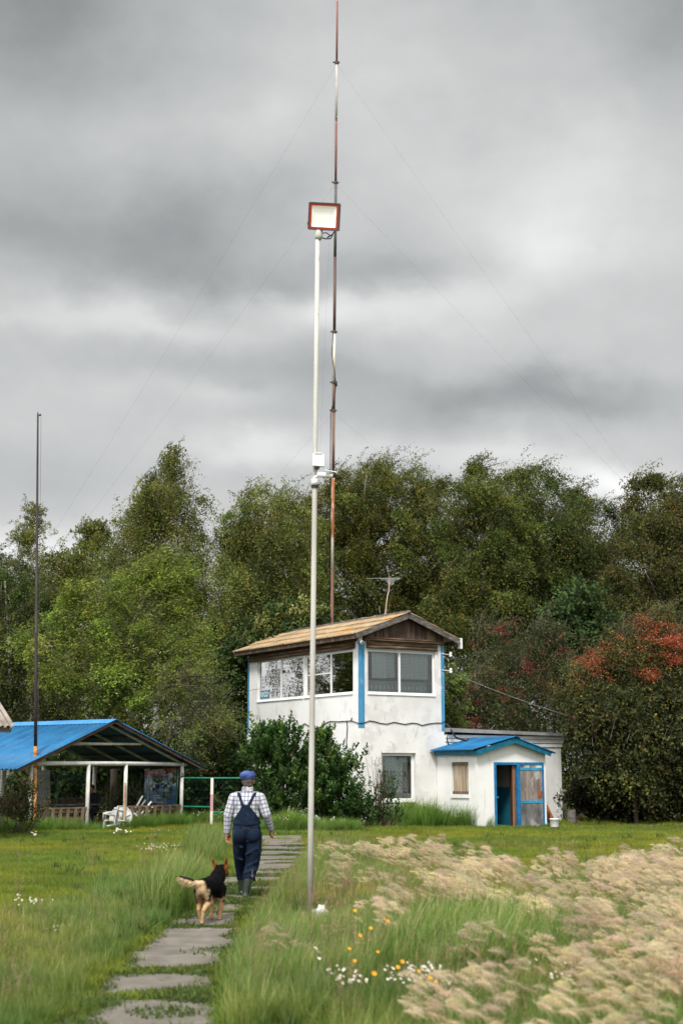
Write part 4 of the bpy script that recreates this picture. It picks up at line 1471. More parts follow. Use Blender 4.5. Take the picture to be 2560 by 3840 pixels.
# lamp head: tilted slab facing the camera and slightly down
fl = thing('floodlight', 'rectangular floodlight with red rim around a pale lens, on top of the white pole', 'floodlight', ftop)
c = at(1214.5, 812, FY - 0.10)
wpx = 1.0 / (FPX / (FY * CP + (c[2] - CAM_H) * SP))
ax = np.array([math.cos(R(-5.6)), -0.10, math.sin(R(-5.6))])
ax /= np.linalg.norm(ax)
nn = np.array([0.02, -1.0, -0.42])
nn -= ax * (nn @ ax)
nn /= np.linalg.norm(nn)
up = np.cross(nn, ax)
up = -up if up[2] < 0 else up
T = lambda x, y, z: c + ax * x * wpx + up * y * wpx * 1.02 + nn * z * wpx


def rbox(mb, w, h, z0, z1, r=5, inner=None):
    """rounded slab (or ring when inner=(w,h,r))"""
    def outl(w, h, r):
        pts = []
        for cx, cy, a0 in ((w - r, h - r, 0), (-w + r, h - r, 90), (-w + r, -h + r, 180), (w - r, -h + r, 270)):
            for k in range(5):
                a = R(a0 + 22.5 * k)
                pts.append((cx + r * math.cos(a), cy + r * math.sin(a)))
        return pts
    A = outl(w, h, r)
    if inner is None:
        n = len(A)
        mb.add([(x, y, z0) for x, y in A] + [(x, y, z1) for x, y in A], [tuple(range(n - 1, -1, -1)), tuple(range(n, 2 * n))] + [(i, (i + 1) % n, (i + 1) % n + n, i + n) for i in range(n)])
    else:
        B = outl(*inner)
        n = len(A)
        V = [(x, y, z0) for x, y in A] + [(x, y, z1) for x, y in A] + [(x, y, z1) for x, y in B] + [(x, y, z0) for x, y in B]
        fs = []
        for k in range(4):
            for i in range(n):
                j = (i + 1) % n
                a, b = k * n, ((k + 1) % 4) * n
                fs.append((a + i, a + j, b + j, b + i))
        mb.add(V, fs)
    return mb


def lampmat(name):
    """white reflector of the lamp, with a faint glow of its own"""
    m, nt, N, L = newmat(name)
    out = N('ShaderNodeOutputMaterial')
    b = N('ShaderNodeBsdfPrincipled')
    b.inputs['Base Color'].default_value = (0.93, 0.93, 0.88, 1)
    b.inputs['Roughness'].default_value = 0.4
    b.inputs['Emission Color'].default_value = (1.0, 0.98, 0.9, 1)
    b.inputs['Emission Strength'].default_value = 0.28  # weak glow added to brighten the lamp face
    L(b.outputs[0], out.inputs[0])
    return m


hm = pmat('housing_grey', [(0.4, S(84, 84, 90)), (0.7, S(104, 104, 110))], 4, 3, 0.5)
mb = rbox(MB(T), 59, 50, -18, -4, 5)
for k in range(-5, 6):
    mb.box((k * 10 - 1.5, -38, -30), (k * 10 + 1.5, 38, -18))
mb.build('housing', hm, fl)
rbox(MB(T), 58.5, 49.5, -2.5, 7, 5, (54, 45, 4)).build('housing_rim', hm, fl)
rbox(MB(T), 53.9, 44.9, -2.4, 6, 4, (46.5, 38, 4)).build('red_rim', pmat('lamp_red', [(0.4, S(188, 64, 48)), (0.7, S(200, 76, 58))], 3, 2, 0.45), fl)
mb = MB(T)
mb.add([(-46.4, -37.9, 3), (46.4, -37.9, 3), (46.4, 37.9, 3), (-46.4, 37.9, 3), (-34, -27, -2.2), (34, -27, -2.2), (34, 27, -2.2), (-34, 27, -2.2)],
       [(0, 1, 5, 4), (1, 2, 6, 5), (2, 3, 7, 6), (3, 0, 4, 7), (4, 5, 6, 7)])
mb.build('reflector', lampmat('lamp_white'), fl)
MB(T).tube([(-62, -28, -8), (-55, -28, -8)], 6, 8).build('bolt', M['dark_metal'], fl)
e = at(1194, 872, FY)
mb = MB()
mb.lathe(e + np.array([0, 0, -.085]), [(.02, -.03), (.05, 0.0), (.055, 0.03), (.055, .10), (.03, .13)], 14)
mb.build('head_joint', pmat('joint_grey', [(0.4, S(176, 176, 168)), (0.7, S(196, 196, 190))], 4, 3, 0.5), fl, True)
mb = MB()
mb.tube([T(-8, -49, -10), T(-12, -60, -10), T(-18, -78, -10)], .016, 8)
mb.tube([T(44, -46, -14), T(34, -62, -13), T(20, -72, -12), T(14, -76, -11), T(24, -66, -12), T(10, -58, -12), T(-4, -60, -11)], .0075, 6)
mb.tube([T(34, -62, -13), T(28, -78, -12), T(8, -80, -11), T(-10, -76, -10)], .008, 6)
mb.build('cable', M['black_rubber'], fl, True)
# junction box and camera on the pole
q0 = at(1193, 1726, FY - .07)
s = 1.0 / (FPX / (FY * CP + (q0[2] - CAM_H) * SP))
T = lambda x, y, z: q0 + np.array([x * s, y * s + x * s * 0.25, z * s])
jb = thing('junction_box', 'small square white junction box fixed to the lamp pole above the camera', 'box', q0)
mb = MB(T)
mb.box((-21, -14, -24), (22, 12, 22))
mb.box((-12, -17, 22), (14, 10, 26))
mb.build('casing', M['white_pvc'], jb)
mb = MB(T)
mb.lathe((-4, 0, -34), [(5, -2), (9, 2), (9, 10)], 12)
mb.build('gland', M['dark_metal'], jb)
q0 = at(1190, 1784, FY - .07)
T = lambda x, y, z: q0 + np.array([x * s, y * s, z * s])
sc_ = thing('security_camera', 'white bullet security camera on the lamp pole pointing to the right', 'camera', q0)
mb = MB(T)
d = np.array([60, -26, -9.0])
mb.tube([(2, 0, 4), (0 + d[0], d[1], 4 + d[2])], [10.5, 10], 16)
mb.build('body', M['white_pvc'], sc_, True)
mb = MB(T)
mb.tube([(d[0] + 1, d[1] - .4, 4 + d[2] - .2), (d[0] + 4, d[1] - 2, 4 + d[2] - .6)], [7.5, 7], 14)
mb.build('lens', M['black_rubber'], sc_, True)
mb = MB(T)
mb.prism([(d[0] * .55 - 4, d[1] - 15, 12), (d[0] + 12, d[1] - 14, 4), (d[0] + 12, d[1] + 12, 8), (d[0] * .55 - 4, d[1] + 16, 16)], (0, 0, 3))
mb.build('hood', M['white_pvc'], sc_)
mb = MB(T)
mb.tube([(6, 4, 2), (-8, 6, -4), (-14, 8, -14)], 5.5, 8)
mb.box((-22, 2, -34), (0, 10, -10))
mb.build('mount', M['white_pvc'], sc_, True)
# crumpled white bag at the foot of the pole
c = gr(1206, 3470) + np.array([0, 0, .08])
mb = MB()
mb.ball(c + np.array([0, 0, .06]), (.07, .06, .085), 14, 10, 0.5)
mb.ball(c + np.array([-.04, -.01, -.03]), (.05, .05, .08), 12, 8, 0.5)
o = mb.build('plastic_bag', pmat('bag_white', [(0.35, (0.60, 0.58, 0.55, 1)), (0.65, (0.78, 0.77, 0.75, 1))], 30, 3, 0.4), None, True)
tag(o, 'crumpled white plastic bag in the grass at the foot of the lamp pole', 'plastic bag')

# ================================================================== dark pole at the left with an orange foot
LB = gr(131, 3130)
LB = P(0.18, -0.18, 0)
LYp = LB[1]
lt = at(143, 1556, LYp)
lbx = at(132, 3110, LYp)
lbx[2] = 0
lp = lambda py: lbx + (lt - lbx) * ((at(137, py, LYp)[2]) / lt[2])
fp_ = thing('flagpole', 'tall dark flagpole with rust-orange lower part standing at the left pavilion corner', 'flagpole', lbx)
MB().tube([lbx - np.array([0, 0, .2]), lp(3000), lp(2880)], .048, 12).build('lower_section', pmat('pole_orange', [(0.36, S(206, 128, 50)), (0.5, S(214, 150, 84)), (0.6, S(212, 198, 170))], 1.3, 5, 0.7, stretch=(1, 1, 0.8)), fp_, True)
MB().tube([lp(2880), lp(2798)], .048, 12).build('orange_section', pmat('pole_orange_upper', [(0.4, S(206, 120, 40)), (0.7, S(220, 138, 52))], 2, 4, 0.6), fp_, True)
mb = MB()
mb.tube([lp(2798), lp(2500), lp(2380), lp(2376), lp(2370), lp(2366), lp(1950), lp(1566), lp(1552), lp(1544)], [.052, .050, .050, .058, .058, .047, .038, .028, .026, .005], 12)
mb.build('upper_section', pmat('pole_dark', [(0.3, (0.035, 0.027, 0.027, 1)), (0.7, (0.075, 0.06, 0.06, 1))], 2, 5, 0.7, stretch=(1, 1, .3)), fp_, True)
mb = MB()
b = lp(1556) + np.array([.075, -.01, 0])
mb.ball(b, .034, 10, 8)
mb.tube([lp(1560), b - np.array([0, 0, .02])], .016, 6)
mb.build('pulley', M['dark_metal'], fp_, True)
mb = MB()
mb.tube([b + np.array([.03, 0, 0]), lp(2300) + np.array([.09, -.02, 0]), lp(2920) + np.array([.075, -.03, 0])], .005, 5)
mb.build('rope', M['dark_metal'], fp_)
mb = MB()
rb = lp(2824)
mb.prism([rb + np.array(k) for k in ((-.13, -.10, -.03), (.42, -.10, .21), (.42, -.10, .225), (-.13, -.10, -.015))], (0, .03, 0))
mb.build('flashing', M['blue_sheet'], fp_)

# ================================================================== guyed radio mast behind the house
MYY = 57.5
mbx = at(1238, 2895, MYY)
mbx[2] = 0
mtop = at(1264, 4, MYY)
mp = lambda py: mbx + (mtop - mbx) * (at(1250, py, MYY)[2] / mtop[2])
mast = thing('radio_mast', 'very tall rusty guyed steel mast rising behind the house above the clouds of trees', 'mast', mbx)
mast['label'] = 'very tall thin guyed steel mast, banded rust and white, rising behind the house'
bands = {
    'mast_red': [(0.35, S(120, 78, 70)), (0.65, S(150, 104, 92))],
    'mast_pale': [(0.40, S(150, 112, 92)), (0.52, S(180, 176, 170)), (0.7, S(200, 200, 196))],
    'mast_grey': [(0.35, S(84, 82, 80)), (0.55, S(124, 120, 116)), (0.72, S(186, 182, 176))],
    'mast_brown': [(0.35, S(86, 68, 64)), (0.65, S(112, 92, 84))],
    'mast_rust': [(0.35, S(84, 60, 50)), (0.6, S(118, 88, 72)), (0.75, S(150, 126, 108))],
    'mast_chip': [(0.40, S(150, 92, 56)), (0.47, S(212, 206, 192)), (0.7, S(226, 222, 212))]}
bm_ = {k: pmat(k, v, 1.6, 6, 0.75, stretch=(1.5, 1.5, .35)) for k, v in bands.items()}
segs = [(4, 235, .045, 'mast_red'), (235, 455, .052, 'mast_pale'), (455, 682, .052, 'mast_red'), (682, 965, .062, 'mast_grey'), (965, 1243, .062, 'mast_brown'), (1243, 1432, .060, 'mast_chip'),
        (1432, 1540, .062, 'mast_rust'), (1540, 1792, .062, 'mast_rust'), (1792, 2140, .064, 'mast_chip'), (2140, 2895, .066, 'mast_rust')]
for y0, y1, r, mt in segs:
    MB().tube([mp(y1), mp((y0 + y1) / 2), mp(y0)], r, 10).build('section', bm_[mt], mast, True)
for y in (235, 685, 1245, 1435, 1540):
    mb = MB()
    a, b = mp(y + 5), mp(y - 5)
    mb.tube([a, b], .085, 10)
    mb.beam(mp(y) - np.array([.17, 0, -.02]), mp(y) + np.array([.14, 0, 0.0]), .05, .05)
    mb.build('clamp', M['dark_metal'], mast)
mb = MB()
mb.tube([mp(1250) + np.array([-.05, -.08, 0]), mp(1330) + np.array([-.10, -.08, 0]), mp(1400) + np.array([.02, -.08, 0]), mp(1440) + np.array([.09, -.08, 0]), mp(1500) + np.array([.03, -.08, 0]), mp(1545) + np.array([-.12, -.08, 0]), mp(1700) + np.array([-.12, -.08, 0]), mp(2300) + np.array([-.10, -.08, 0])], .017, 6)
mb.tube([mp(1432) + np.array([.08, -.08, 0]), mp(1450) + np.array([.10, -.08, 0])], .045, 8)
mb.build('cable', M['black_rubber'], mast, True)
guys = [((1262, 240), (-475, 3060, 62)), ((1262, 240), (3330, 3060, 62)), ((1256, 690), (-560, 3060, 61)), ((1262, 690), (3700, 3120, 59)), ((1249, 1545), (-190, 3060, 62)), ((1252, 1545), (3000, 2980, 62)),
        ((1259, 240), (1137, 3060, 61)), ((1256, 690), (1212, 3060, 61))]
wire_m = pmat('steel_wire', [(0.4, (0.09, 0.09, 0.09, 1)), (0.7, (0.13, 0.13, 0.13, 1))], 4, 2, 0.6)
for (x0, y0), (x1, y1, yy) in guys:
    a = mp(y0)
    b = at(x1, y1, yy)
    pts = [a + (b - a) * f - np.array([0, 0, 0.5 * math.sin(math.pi * f)]) for f in np.linspace(0, 1, 9)]
    MB().tube(pts, .0020, 4).build('guy_wire', wire_m, mast)

# ================================================================== television aerials on the roof
ab = H(UR - 0.1, -2.1, 7.2)
AY = ab[1]
ta = thing('tv_antenna', 'roof aerial with long thin horizontal rods on a leaning rusty mast behind the ridge', 'antenna', ab)
a0, a1 = at(1446, 2322, AY), at(1459, 2148, AY)
MB().tube([a0, at(1452, 2240, AY), a1], [.022, .018, .014], 8).build('mast', M['rust'], ta)
MB().tube([at(1442, 2312, AY - .05), at(1448, 2262, AY - .05), at(1452, 2236, AY - .05), at(1458, 2214, AY - .05), at(1461, 2163, AY - .05)], .011, 6).build('cable', M['white_metal'], ta)
alu = pmat('aluminium', [(0.4, (0.20, 0.23, 0.23, 1)), (0.7, (0.28, 0.31, 0.31, 1))], 4, 2, 0.45, metal=0.3)
MB().tube([at(1461, 2163, AY - .1), at(1468, 2198, AY - 1.2)], .016, 6).build('boom', M['dark_metal'], ta)
for x0, y0, x1, y1, dy in ((1373, 2169.5, 1502, 2167.5, 0), (1423, 2170.5, 1500, 2169.5, -.15), (1430, 2175, 1498, 2173.5, -.3), (1447, 2178, 1481, 2177.5, -.45), (1451, 2182, 1477, 2181, -.6), (1453, 2185.5, 1477, 2185, -.75), (1455, 2189, 1476, 2188.5, -.9), (1457, 2192, 1475, 2191.5, -1.05)):
    MB().tube([at(x0, y0, AY + dy), at(x1, y1, AY + dy)], .0075, 6).build('rod', alu, ta)
ab2 = at(1440, 2316, AY)
tb = thing('tv_antenna', 'small low aerial lying along the roof ridge at the foot of the leaning aerial', 'antenna', ab2)
MB().tube([at(1446, 2318, AY + .05), at(1400, 2309, AY + .5)], .012, 6).build('boom', M['dark_metal'], tb)
for x0, y0, x1, y1 in ((1352.5, 2316.5, 1440, 2312.5), (1402, 2307.5, 1438, 2315), (1408, 2313, 1436, 2318), (1428, 2310, 1444, 2303), (1447, 2303, 1456, 2309)):
    MB().tube([at(x0, y0, AY + .1), at(x1, y1, AY + .1)], .0075, 6).build('rod', alu, tb)

# wire from the house corner to the bushes
w0, w1 = H(LU + 0.28, 0.06, 5.20), at(2250, 2720, 50.5)
mid = at(2030, 2612, 49.6)
pts = []
for f in np.linspace(0, 1, 15):
    q = w0 * (1 - f) + w1 * f
    q[2] -= 0.28 * math.sin(math.pi * f) * 0.35
    pts.append(q)
o = MB().tube(pts, .008, 5).build('overhead_wire', pmat('pale_wire', [(0.4, (0.20, 0.195, 0.18, 1)), (0.7, (0.27, 0.26, 0.245, 1))], 4, 2, 0.6), None)
tag(o, 'pale wire sagging from the white insulator on the house corner into the rowan trees', 'wire')
# ================================================================== man walking away along the path
mbase = gr(922, 3374)
mscale = 1.0


def HM(x, y, z):
    return np.array([x, y, z])


man = thing('person', 'man in blue cap, checked shirt and navy bib overalls walking away on the path', 'person', mbase)
Tm = Matrix.Translation(Vector(mbase))
skin = pmat('skin_tan', [(0.3, S(150, 92, 72)), (0.55, S(178, 116, 92)), (0.75, S(192, 134, 108))], 9, 4, 0.55)
# joints: x right, y away from the camera, z up
shL, elL, wrL = (-.215, .0, 1.40), (-.275, -.02, 1.15), (-.275, .03, .915)
shR, elR, wrR = (.215, .0, 1.40), (.285, -.03, 1.16), (.335, .12, .955)


def hand(w, d, side, bend):
    """palm, four bent fingers and a thumb; d = direction of the forearm, side = direction of the thumb"""
    w, d, side = np.array(w), unit(np.array(d, float)), unit(np.array(side, float))
    side = unit(side - d * (side @ d))
    nrm = np.cross(d, side)
    pr = [('c', w, w + d * .035, .027, .029)]
    for k in (-1, 0, 1):
        pr.append(('c', w + d * .02 + side * k * .018, w + d * .088 + side * k * .024, .016, .0145))
    for k, ln in enumerate((.070, .080, .075, .060)):
        b = w + d * .088 + side * (.031 - k * .0205)
        c1_ = b + (d * math.cos(bend * .5) + nrm * math.sin(bend * .5)) * ln * .42
        c2_ = c1_ + (d * math.cos(bend * 1.3) + nrm * math.sin(bend * 1.3)) * ln * .32
        c3_ = c2_ + (d * math.cos(bend * 1.9) + nrm * math.sin(bend * 1.9)) * ln * .26
        pr += [('c', b - d * .01, c1_, .0105, .0095), ('c', c1_, c2_, .0095, .0088), ('c', c2_, c3_, .0088, .0075)]
    t0 = w + d * .028 + side * .024
    t1 = t0 + (d * .6 + side * .6 + nrm * .35) * .045
    t2 = t1 + (d * .9 + side * .15 + nrm * .35) * .035
    pr += [('c', t0, t1, .0145, .0115), ('c', t1, t2, .0112, .009)]
    return pr


HC_ = np.array([.012, .035, 1.635])
prims = [
    ('e', HC_ + np.array([0, .005, .015]), (.076, .096, .102)), ('e', HC_ + np.array([.006, .045, -.06]), (.056, .062, .062)),
    ('e', HC_ + np.array([.012, .085, -.085]), (.032, .028, .026)),                                   # chin
    ('c', HC_ + np.array([.02, .098, .0]), HC_ + np.array([.026, .118, -.035]), .010, .015),           # nose
    ('e', HC_ + np.array([.016, .094, -.062]), (.024, .012, .010)),                                   # mouth
    ('e', HC_ + np.array([.05, .083, .008]), (.016, .012, .010)), ('e', HC_ + np.array([-.016, .088, .008]), (.016, .012, .010)),
    ('e', HC_ + np.array([.082, .005, -.012]), (.011, .022, .035)), ('e', HC_ + np.array([-.076, -.005, -.012]), (.011, .022, .035)),
    ('c', (.0, .012, 1.44), (.008, .022, 1.58), .058, .056),
    ('c', (-.19, .01, 1.36), (.19, .01, 1.36), .040, .040), ('c', (0, .02, 1.33), (0, .02, 1.05), .10, .10), ('c', (0, .02, 1.02), (0, .03, .90), .10, .10),
    ('c', (-.19, .01, 1.36), elL, .038, .038), ('c', elL, wrL, .038, .027), ('c', (.19, .01, 1.36), elR, .038, .038), ('c', elR, wrR, .038, .027),
    ('c', (-.09, .03, .86), (-.10, .27, .47), .065, .05), ('c', (-.10, .27, .47), (-.084, .44, .10), .042, .03),
    ('c', (.09, .03, .86), (.08, .075, .47), .065, .05), ('c', (.08, .075, .47), (.0, -.05, .10), .042, .03)]
prims += hand(wrL, (0.03, .06, -1), (.55, .8, 0), 0.55)
prims += hand(wrR, (.02, .30, -.95), (-.5, .75, .2), 0.8)
organic('body', prims, 0.0062, skin, man, 3, Tm)

hairp = [('e', HC_ + np.array([0, -.012, -.005]), (.081, .092, .085)), ('c', HC_ + np.array([-.03, -.062, -.055]), HC_ + np.array([.03, -.06, -.055]), .03, .03)]
o = organic('hair', hairp, 0.008, pmat('hair_grey', [(0.35, S(62, 50, 42)), (0.65, S(104, 90, 78))], 40, 4, 0.8), man, 2, Tm)

rot = Matrix.Rotation(R(-8), 3, 'Y')
capp = [('e', HC_ + np.array([-.012, -.002, .066]), (.108, .122, .074), rot), ('e', HC_ + np.array([-.030, -.03, .082]), (.094, .10, .062), rot),
        ('c', HC_ + np.array([.055, .035, .085]), HC_ + np.array([.088, .06, .083]), .036, .022), ('c', HC_ + np.array([-.07, -.03, .095]), HC_ + np.array([.06, .0, .105]), .034, .034),
        ('e', HC_ + np.array([.0, .0, .025]), (.093, .108, .035), Matrix.Rotation(R(-10), 3, 'Y'))]
cap_m = pmat('cap_blue', [(0.3, S(46, 62, 112)), (0.55, S(62, 80, 136)), (0.75, S(80, 98, 154))], 9, 4, 0.85, bump=0.35, bscale=14)
cap = organic('cap', capp, 0.008, cap_m, man, 3, Tm)

# ---- checked shirt
shirtp = [
    ('c', (-.135, .0, 1.405), (.135, .0, 1.405), .085, .085), ('e', (0, .0, 1.34), (.205, .125, .13)), ('c', (0, .0, 1.30), (0, .01, 1.04), .165, .165),
    ('e', (-.06, -.045, 1.33), (.11, .085, .12)), ('e', (.06, -.045, 1.33), (.11, .085, .12)), ('e', (0, 0, 1.14), (.19, .13, .16)),
    ('c', (0, .0, 1.44), (.006, .012, 1.515), .078, .069),
    ('c', (-.185, .0, 1.395), (-.262, -.015, 1.17), .078, .066), ('c', (-.262, -.015, 1.17), (-.274, .025, .955), .066, .052), ('c', (-.274, .025, .96), (-.275, .03, .925), .050, .046),
    ('c', (.185, .0, 1.395), (.275, -.025, 1.175), .078, .066), ('c', (.275, -.025, 1.175), (.330, .10, .985), .066, .050), ('c', (.328, .095, .99), (.334, .115, .962), .049, .045)]
shirt = organic('shirt', shirtp, 0.0085, None, man, 4, Tm)
co = mesh_co(shirt) + root_loc(man) - mbase
pu, pv = co[:, 0].copy(), co[:, 2].copy()
for S_, E_, W_ in ((shL, elL, wrL), (shR, elR, wrR)):
    S_, E_, W_ = map(np.array, (S_, E_, W_))
    sgn = np.sign(S_[0])
    arm = (co[:, 0] * sgn > .19) & (co[:, 0] * sgn > .19 + (co[:, 2] - 1.45) * -0.0)
    low = co[:, 2] < E_[2]
    ax = np.where(low[:, None], unit(W_ - E_), unit(E_ - S_))
    bs = np.where(low[:, None], E_, S_)
    rel = co - bs
    al = (rel * ax).sum(1)
    per = rel - ax * al[:, None]
    ang = np.arctan2(per[:, 1], per[:, 0] * sgn)
    u2 = ang * 0.066
    v2 = 1.40 - np.where(low, np.linalg.norm(E_ - S_) + al, al)
    pu[arm] = u2[arm]
    pv[arm] = v2[arm]


def plaid(u, v):
    base = np.array([0.72, 0.74, 0.75])
    navy = np.array([0.055, 0.055, 0.13])
    maroon = np.array([0.22, 0.13, 0.19])

    def band(x, per, w, off=0.0):
        f = ((x + off) / per) % 1.0
        return np.clip((w - np.abs(f - 0.5)) / 0.05 + 0.5, 0, 1)
    a = np.maximum(band(u, .052, .17), band(u, .052, .05, .027) * .8)
    b = np.maximum(band(v, .058, .19), band(v, .058, .05, .030) * .8)
    c = base[None] * np.ones((len(u), 1))
    k = (a * .68)[:, None]
    c = c * (1 - k) + navy * k
    k = (b * .66)[:, None]
    c = c * (1 - k) + navy * k
    k = (band(u, .052, .035, .012) * .5 + band(v, .058, .035, .014) * .35)[:, None]
    c = c * (1 - k) + maroon * k
    return c


set_vcol(shirt, plaid(pu, pv))
shirt.data.materials.clear()
shirt.data.materials.append(vcolmat('shirt_cloth', 0.9, 0.1, 0.1))
# collar and cuffs
collar = MB()
ring = []
for z, r1, r2 in ((1.495, .083, .081), (1.53, .080, .078), (1.548, .074, .073), (1.535, .068, .067), (1.50, .066, .066)):
    ring.append([mbase + np.array([.006 + r1 * math.cos(a), .012 + r2 * math.sin(a), z + .006 * math.cos(a * 2)]) for a in np.linspace(0, 2 * math.pi, 25)[:-1]])
n = 24
collar.add([p for r_ in ring for p in r_], [(i * n + j, i * n + (j + 1) % n, (i + 1) * n + (j + 1) % n, (i + 1) * n + j) for i in range(4) for j in range(n)])
oc = collar.build('collar', shirt.data.materials[0], shirt, True)
cc = mesh_co(oc) + root_loc(shirt) - mbase
set_vcol(oc, plaid(np.arctan2(cc[:, 1], cc[:, 0]) * .075, cc[:, 2] * 1.0))

# ---- overalls
navy = pmat('overall_navy', [(0.3, (0.005, 0.010, 0.024, 1)), (0.55, (0.008, 0.017, 0.038, 1)), (0.75, (0.024, 0.044, 0.082, 1))], 5, 6, 0.85, stretch=(1, 1, .6), bump=0.9, bscale=11, spec=0.15)
trp = [
    ('e', (0, .0, 1.05), (.200, .150, .08)), ('e', (0, .0, .96), (.205, .145, .13)), ('e', (-.085, -.045, .90), (.115, .115, .14)), ('e', (.09, -.045, .90), (.118, .115, .14)),
    ('c', (-.095, .0, .88), (-.10, .13, .66), .108, .102), ('c', (-.10, .13, .66), (-.10, .27, .47), .100, .088), ('c', (-.10, .27, .47), (-.085, .40, .27), .086, .076),
    ('c', (.10, .0, .88), (.10, .03, .66), .120, .112), ('c', (.10, .03, .66), (.080, .075, .47), .110, .098), ('c', (.080, .075, .47), (.035, .01, .315), .097, .088),
    # folds of the loose cloth
    ('c', (.02, -.085, .80), (.17, -.05, .86), .022, .03), ('c', (.0, -.06, .62), (.14, -.07, .70), .02, .026), ('c', (.02, -.03, .45), (.14, -.01, .52), .02, .03),
    ('c', (-.03, -.05, .36), (.10, -.06, .40), .018, .025), ('c', (-.17, .02, .76), (-.06, -.06, .72), .02, .022), ('c', (-.17, .12, .58), (-.06, .06, .54), .018, .02),
    ('c', (.10, -.06, .33), (.12, -.04, .27), .03, .02)]
ov = organic('overalls', trp, 0.009, navy, man, 4, Tm)
dg = bpy.context.evaluated_depsgraph_get()


def bvh_of(*obs):
    V, Fc = [], []
    for ob in obs:
        off = root_loc(ob)
        b = len(V)
        V += [tuple(c) for c in mesh_co(ob) + off]
        Fc += [tuple(b + i for i in p.vertices) for p in ob.data.polygons]
    return BVHTree.FromPolygons(V, Fc)


bv = bvh_of(shirt, ov)


def back_y(x, z, default=-.1):
    h = bv.ray_cast(Vector(mbase + np.array([x, -1.0, z])), Vector((0, 1, 0)))
    return h[0].y - mbase[1] if h[0] is not None and h[0].y - mbase[1] < .12 else default


def shell(name, rows, mat, parent, off=.010, th=.006):
    """cloth panel lying on the back: rows of (z, x0, x1)"""
    nx = 14
    V, Fc = [], []
    for z, x0, x1 in rows:
        for i in range(nx + 1):
            x = x0 + (x1 - x0) * i / nx
            V.append(mbase + np.array([x, back_y(x, z) - off - .002 * math.sin(z * 60 + x * 30), z]))
    m_ = nx + 1
    for j in range(len(rows) - 1):
        for i in range(nx):
            q = j * m_ + i
            Fc.append((q, q + 1, q + m_ + 1, q + m_))
    k = len(V)
    V2 = [v + np.array([0, th, 0]) for v in V]
    Fc += [tuple(k + i for i in f[::-1]) for f in Fc]
    return MB().add(V + V2, Fc).build(name, mat, parent, True)


rows = []
for z in np.linspace(.99, 1.305, 20):
    wl = np.interp(z, [.99, 1.07, 1.12, 1.20, 1.26, 1.305], [.185, .180, .172, .115, .075, .058])
    wr = np.interp(z, [.99, 1.07, 1.12, 1.20, 1.26, 1.305], [.190, .188, .178, .118, .070, .042])
    rows.append((z, -wl, wr))
shell('bib', rows, navy, ov)
for sx, xt_ in ((-1, -.118), (1, .118)):
    x0 = -.045 if sx < 0 else .03
    rows = []
    for z in np.linspace(1.285, 1.475, 16):
        f = (z - 1.285) / .19
        xc = x0 + (xt_ - x0) * f
        rows.append((z, xc - .021, xc + .021))
    shell('strap', rows, navy, ov, .012)
MB().lathe(mbase + np.array([0, -.0, 1.045]), [(.01, -.002)], 4)
belt = []
for j, z in enumerate((1.03, 1.075)):
    belt.append((z, -.185, .192))
shell('waistband', [(1.028, -.186, .192), (1.04, -.186, .192), (1.055, -.186, .192), (1.07, -.184, .19)], navy, ov, .016, .006)

# ---- rubber boots
boot_m = pmat('boot_green', [(0.35, S(34, 44, 34)), (0.65, S(52, 62, 52))], 5, 4, 0.45, spec=0.4)
for lab, kn, an, toe in (('r', (.045, .005, .36), (-.005, -.055, .075), (-.01, .13, .045)), ('l', (-.088, .37, .33), (-.082, .44, .075), (-.085, .62, .045))):
    kn, an, toe = map(np.array, (kn, an, toe))
    pr = [('c', kn, kn * .45 + an * .55, .068, .060), ('c', kn * .45 + an * .55, an, .060, .050), ('e', an + np.array([0, -.02, -.025]), (.048, .06, .05)),
          ('c', an + np.array([0, .03, -.02]), toe, .046, .043), ('e', toe + np.array([0, .01, -.012]), (.048, .06, .034))]
    bt = organic('boot', pr, 0.008, boot_m, man, 3, Tm)
    mb = MB()
    h = an + np.array([0, -.03, 0]) + mbase
    t_ = toe + mbase
    mb.prism([(h[0] - .045, h[1] - .05, mbase[2] - .004), (h[0] + .045, h[1] - .05, mbase[2] - .004), (t_[0] + .05, t_[1] + .02, mbase[2] - .004), (t_[0] + .03, t_[1] + .075, mbase[2] - .004),
              (t_[0] - .03, t_[1] + .075, mbase[2] - .004), (t_[0] - .05, t_[1] + .02, mbase[2] - .004)], (0, 0, .03))
    mb.build('sole', M['black_rubber'], bt)

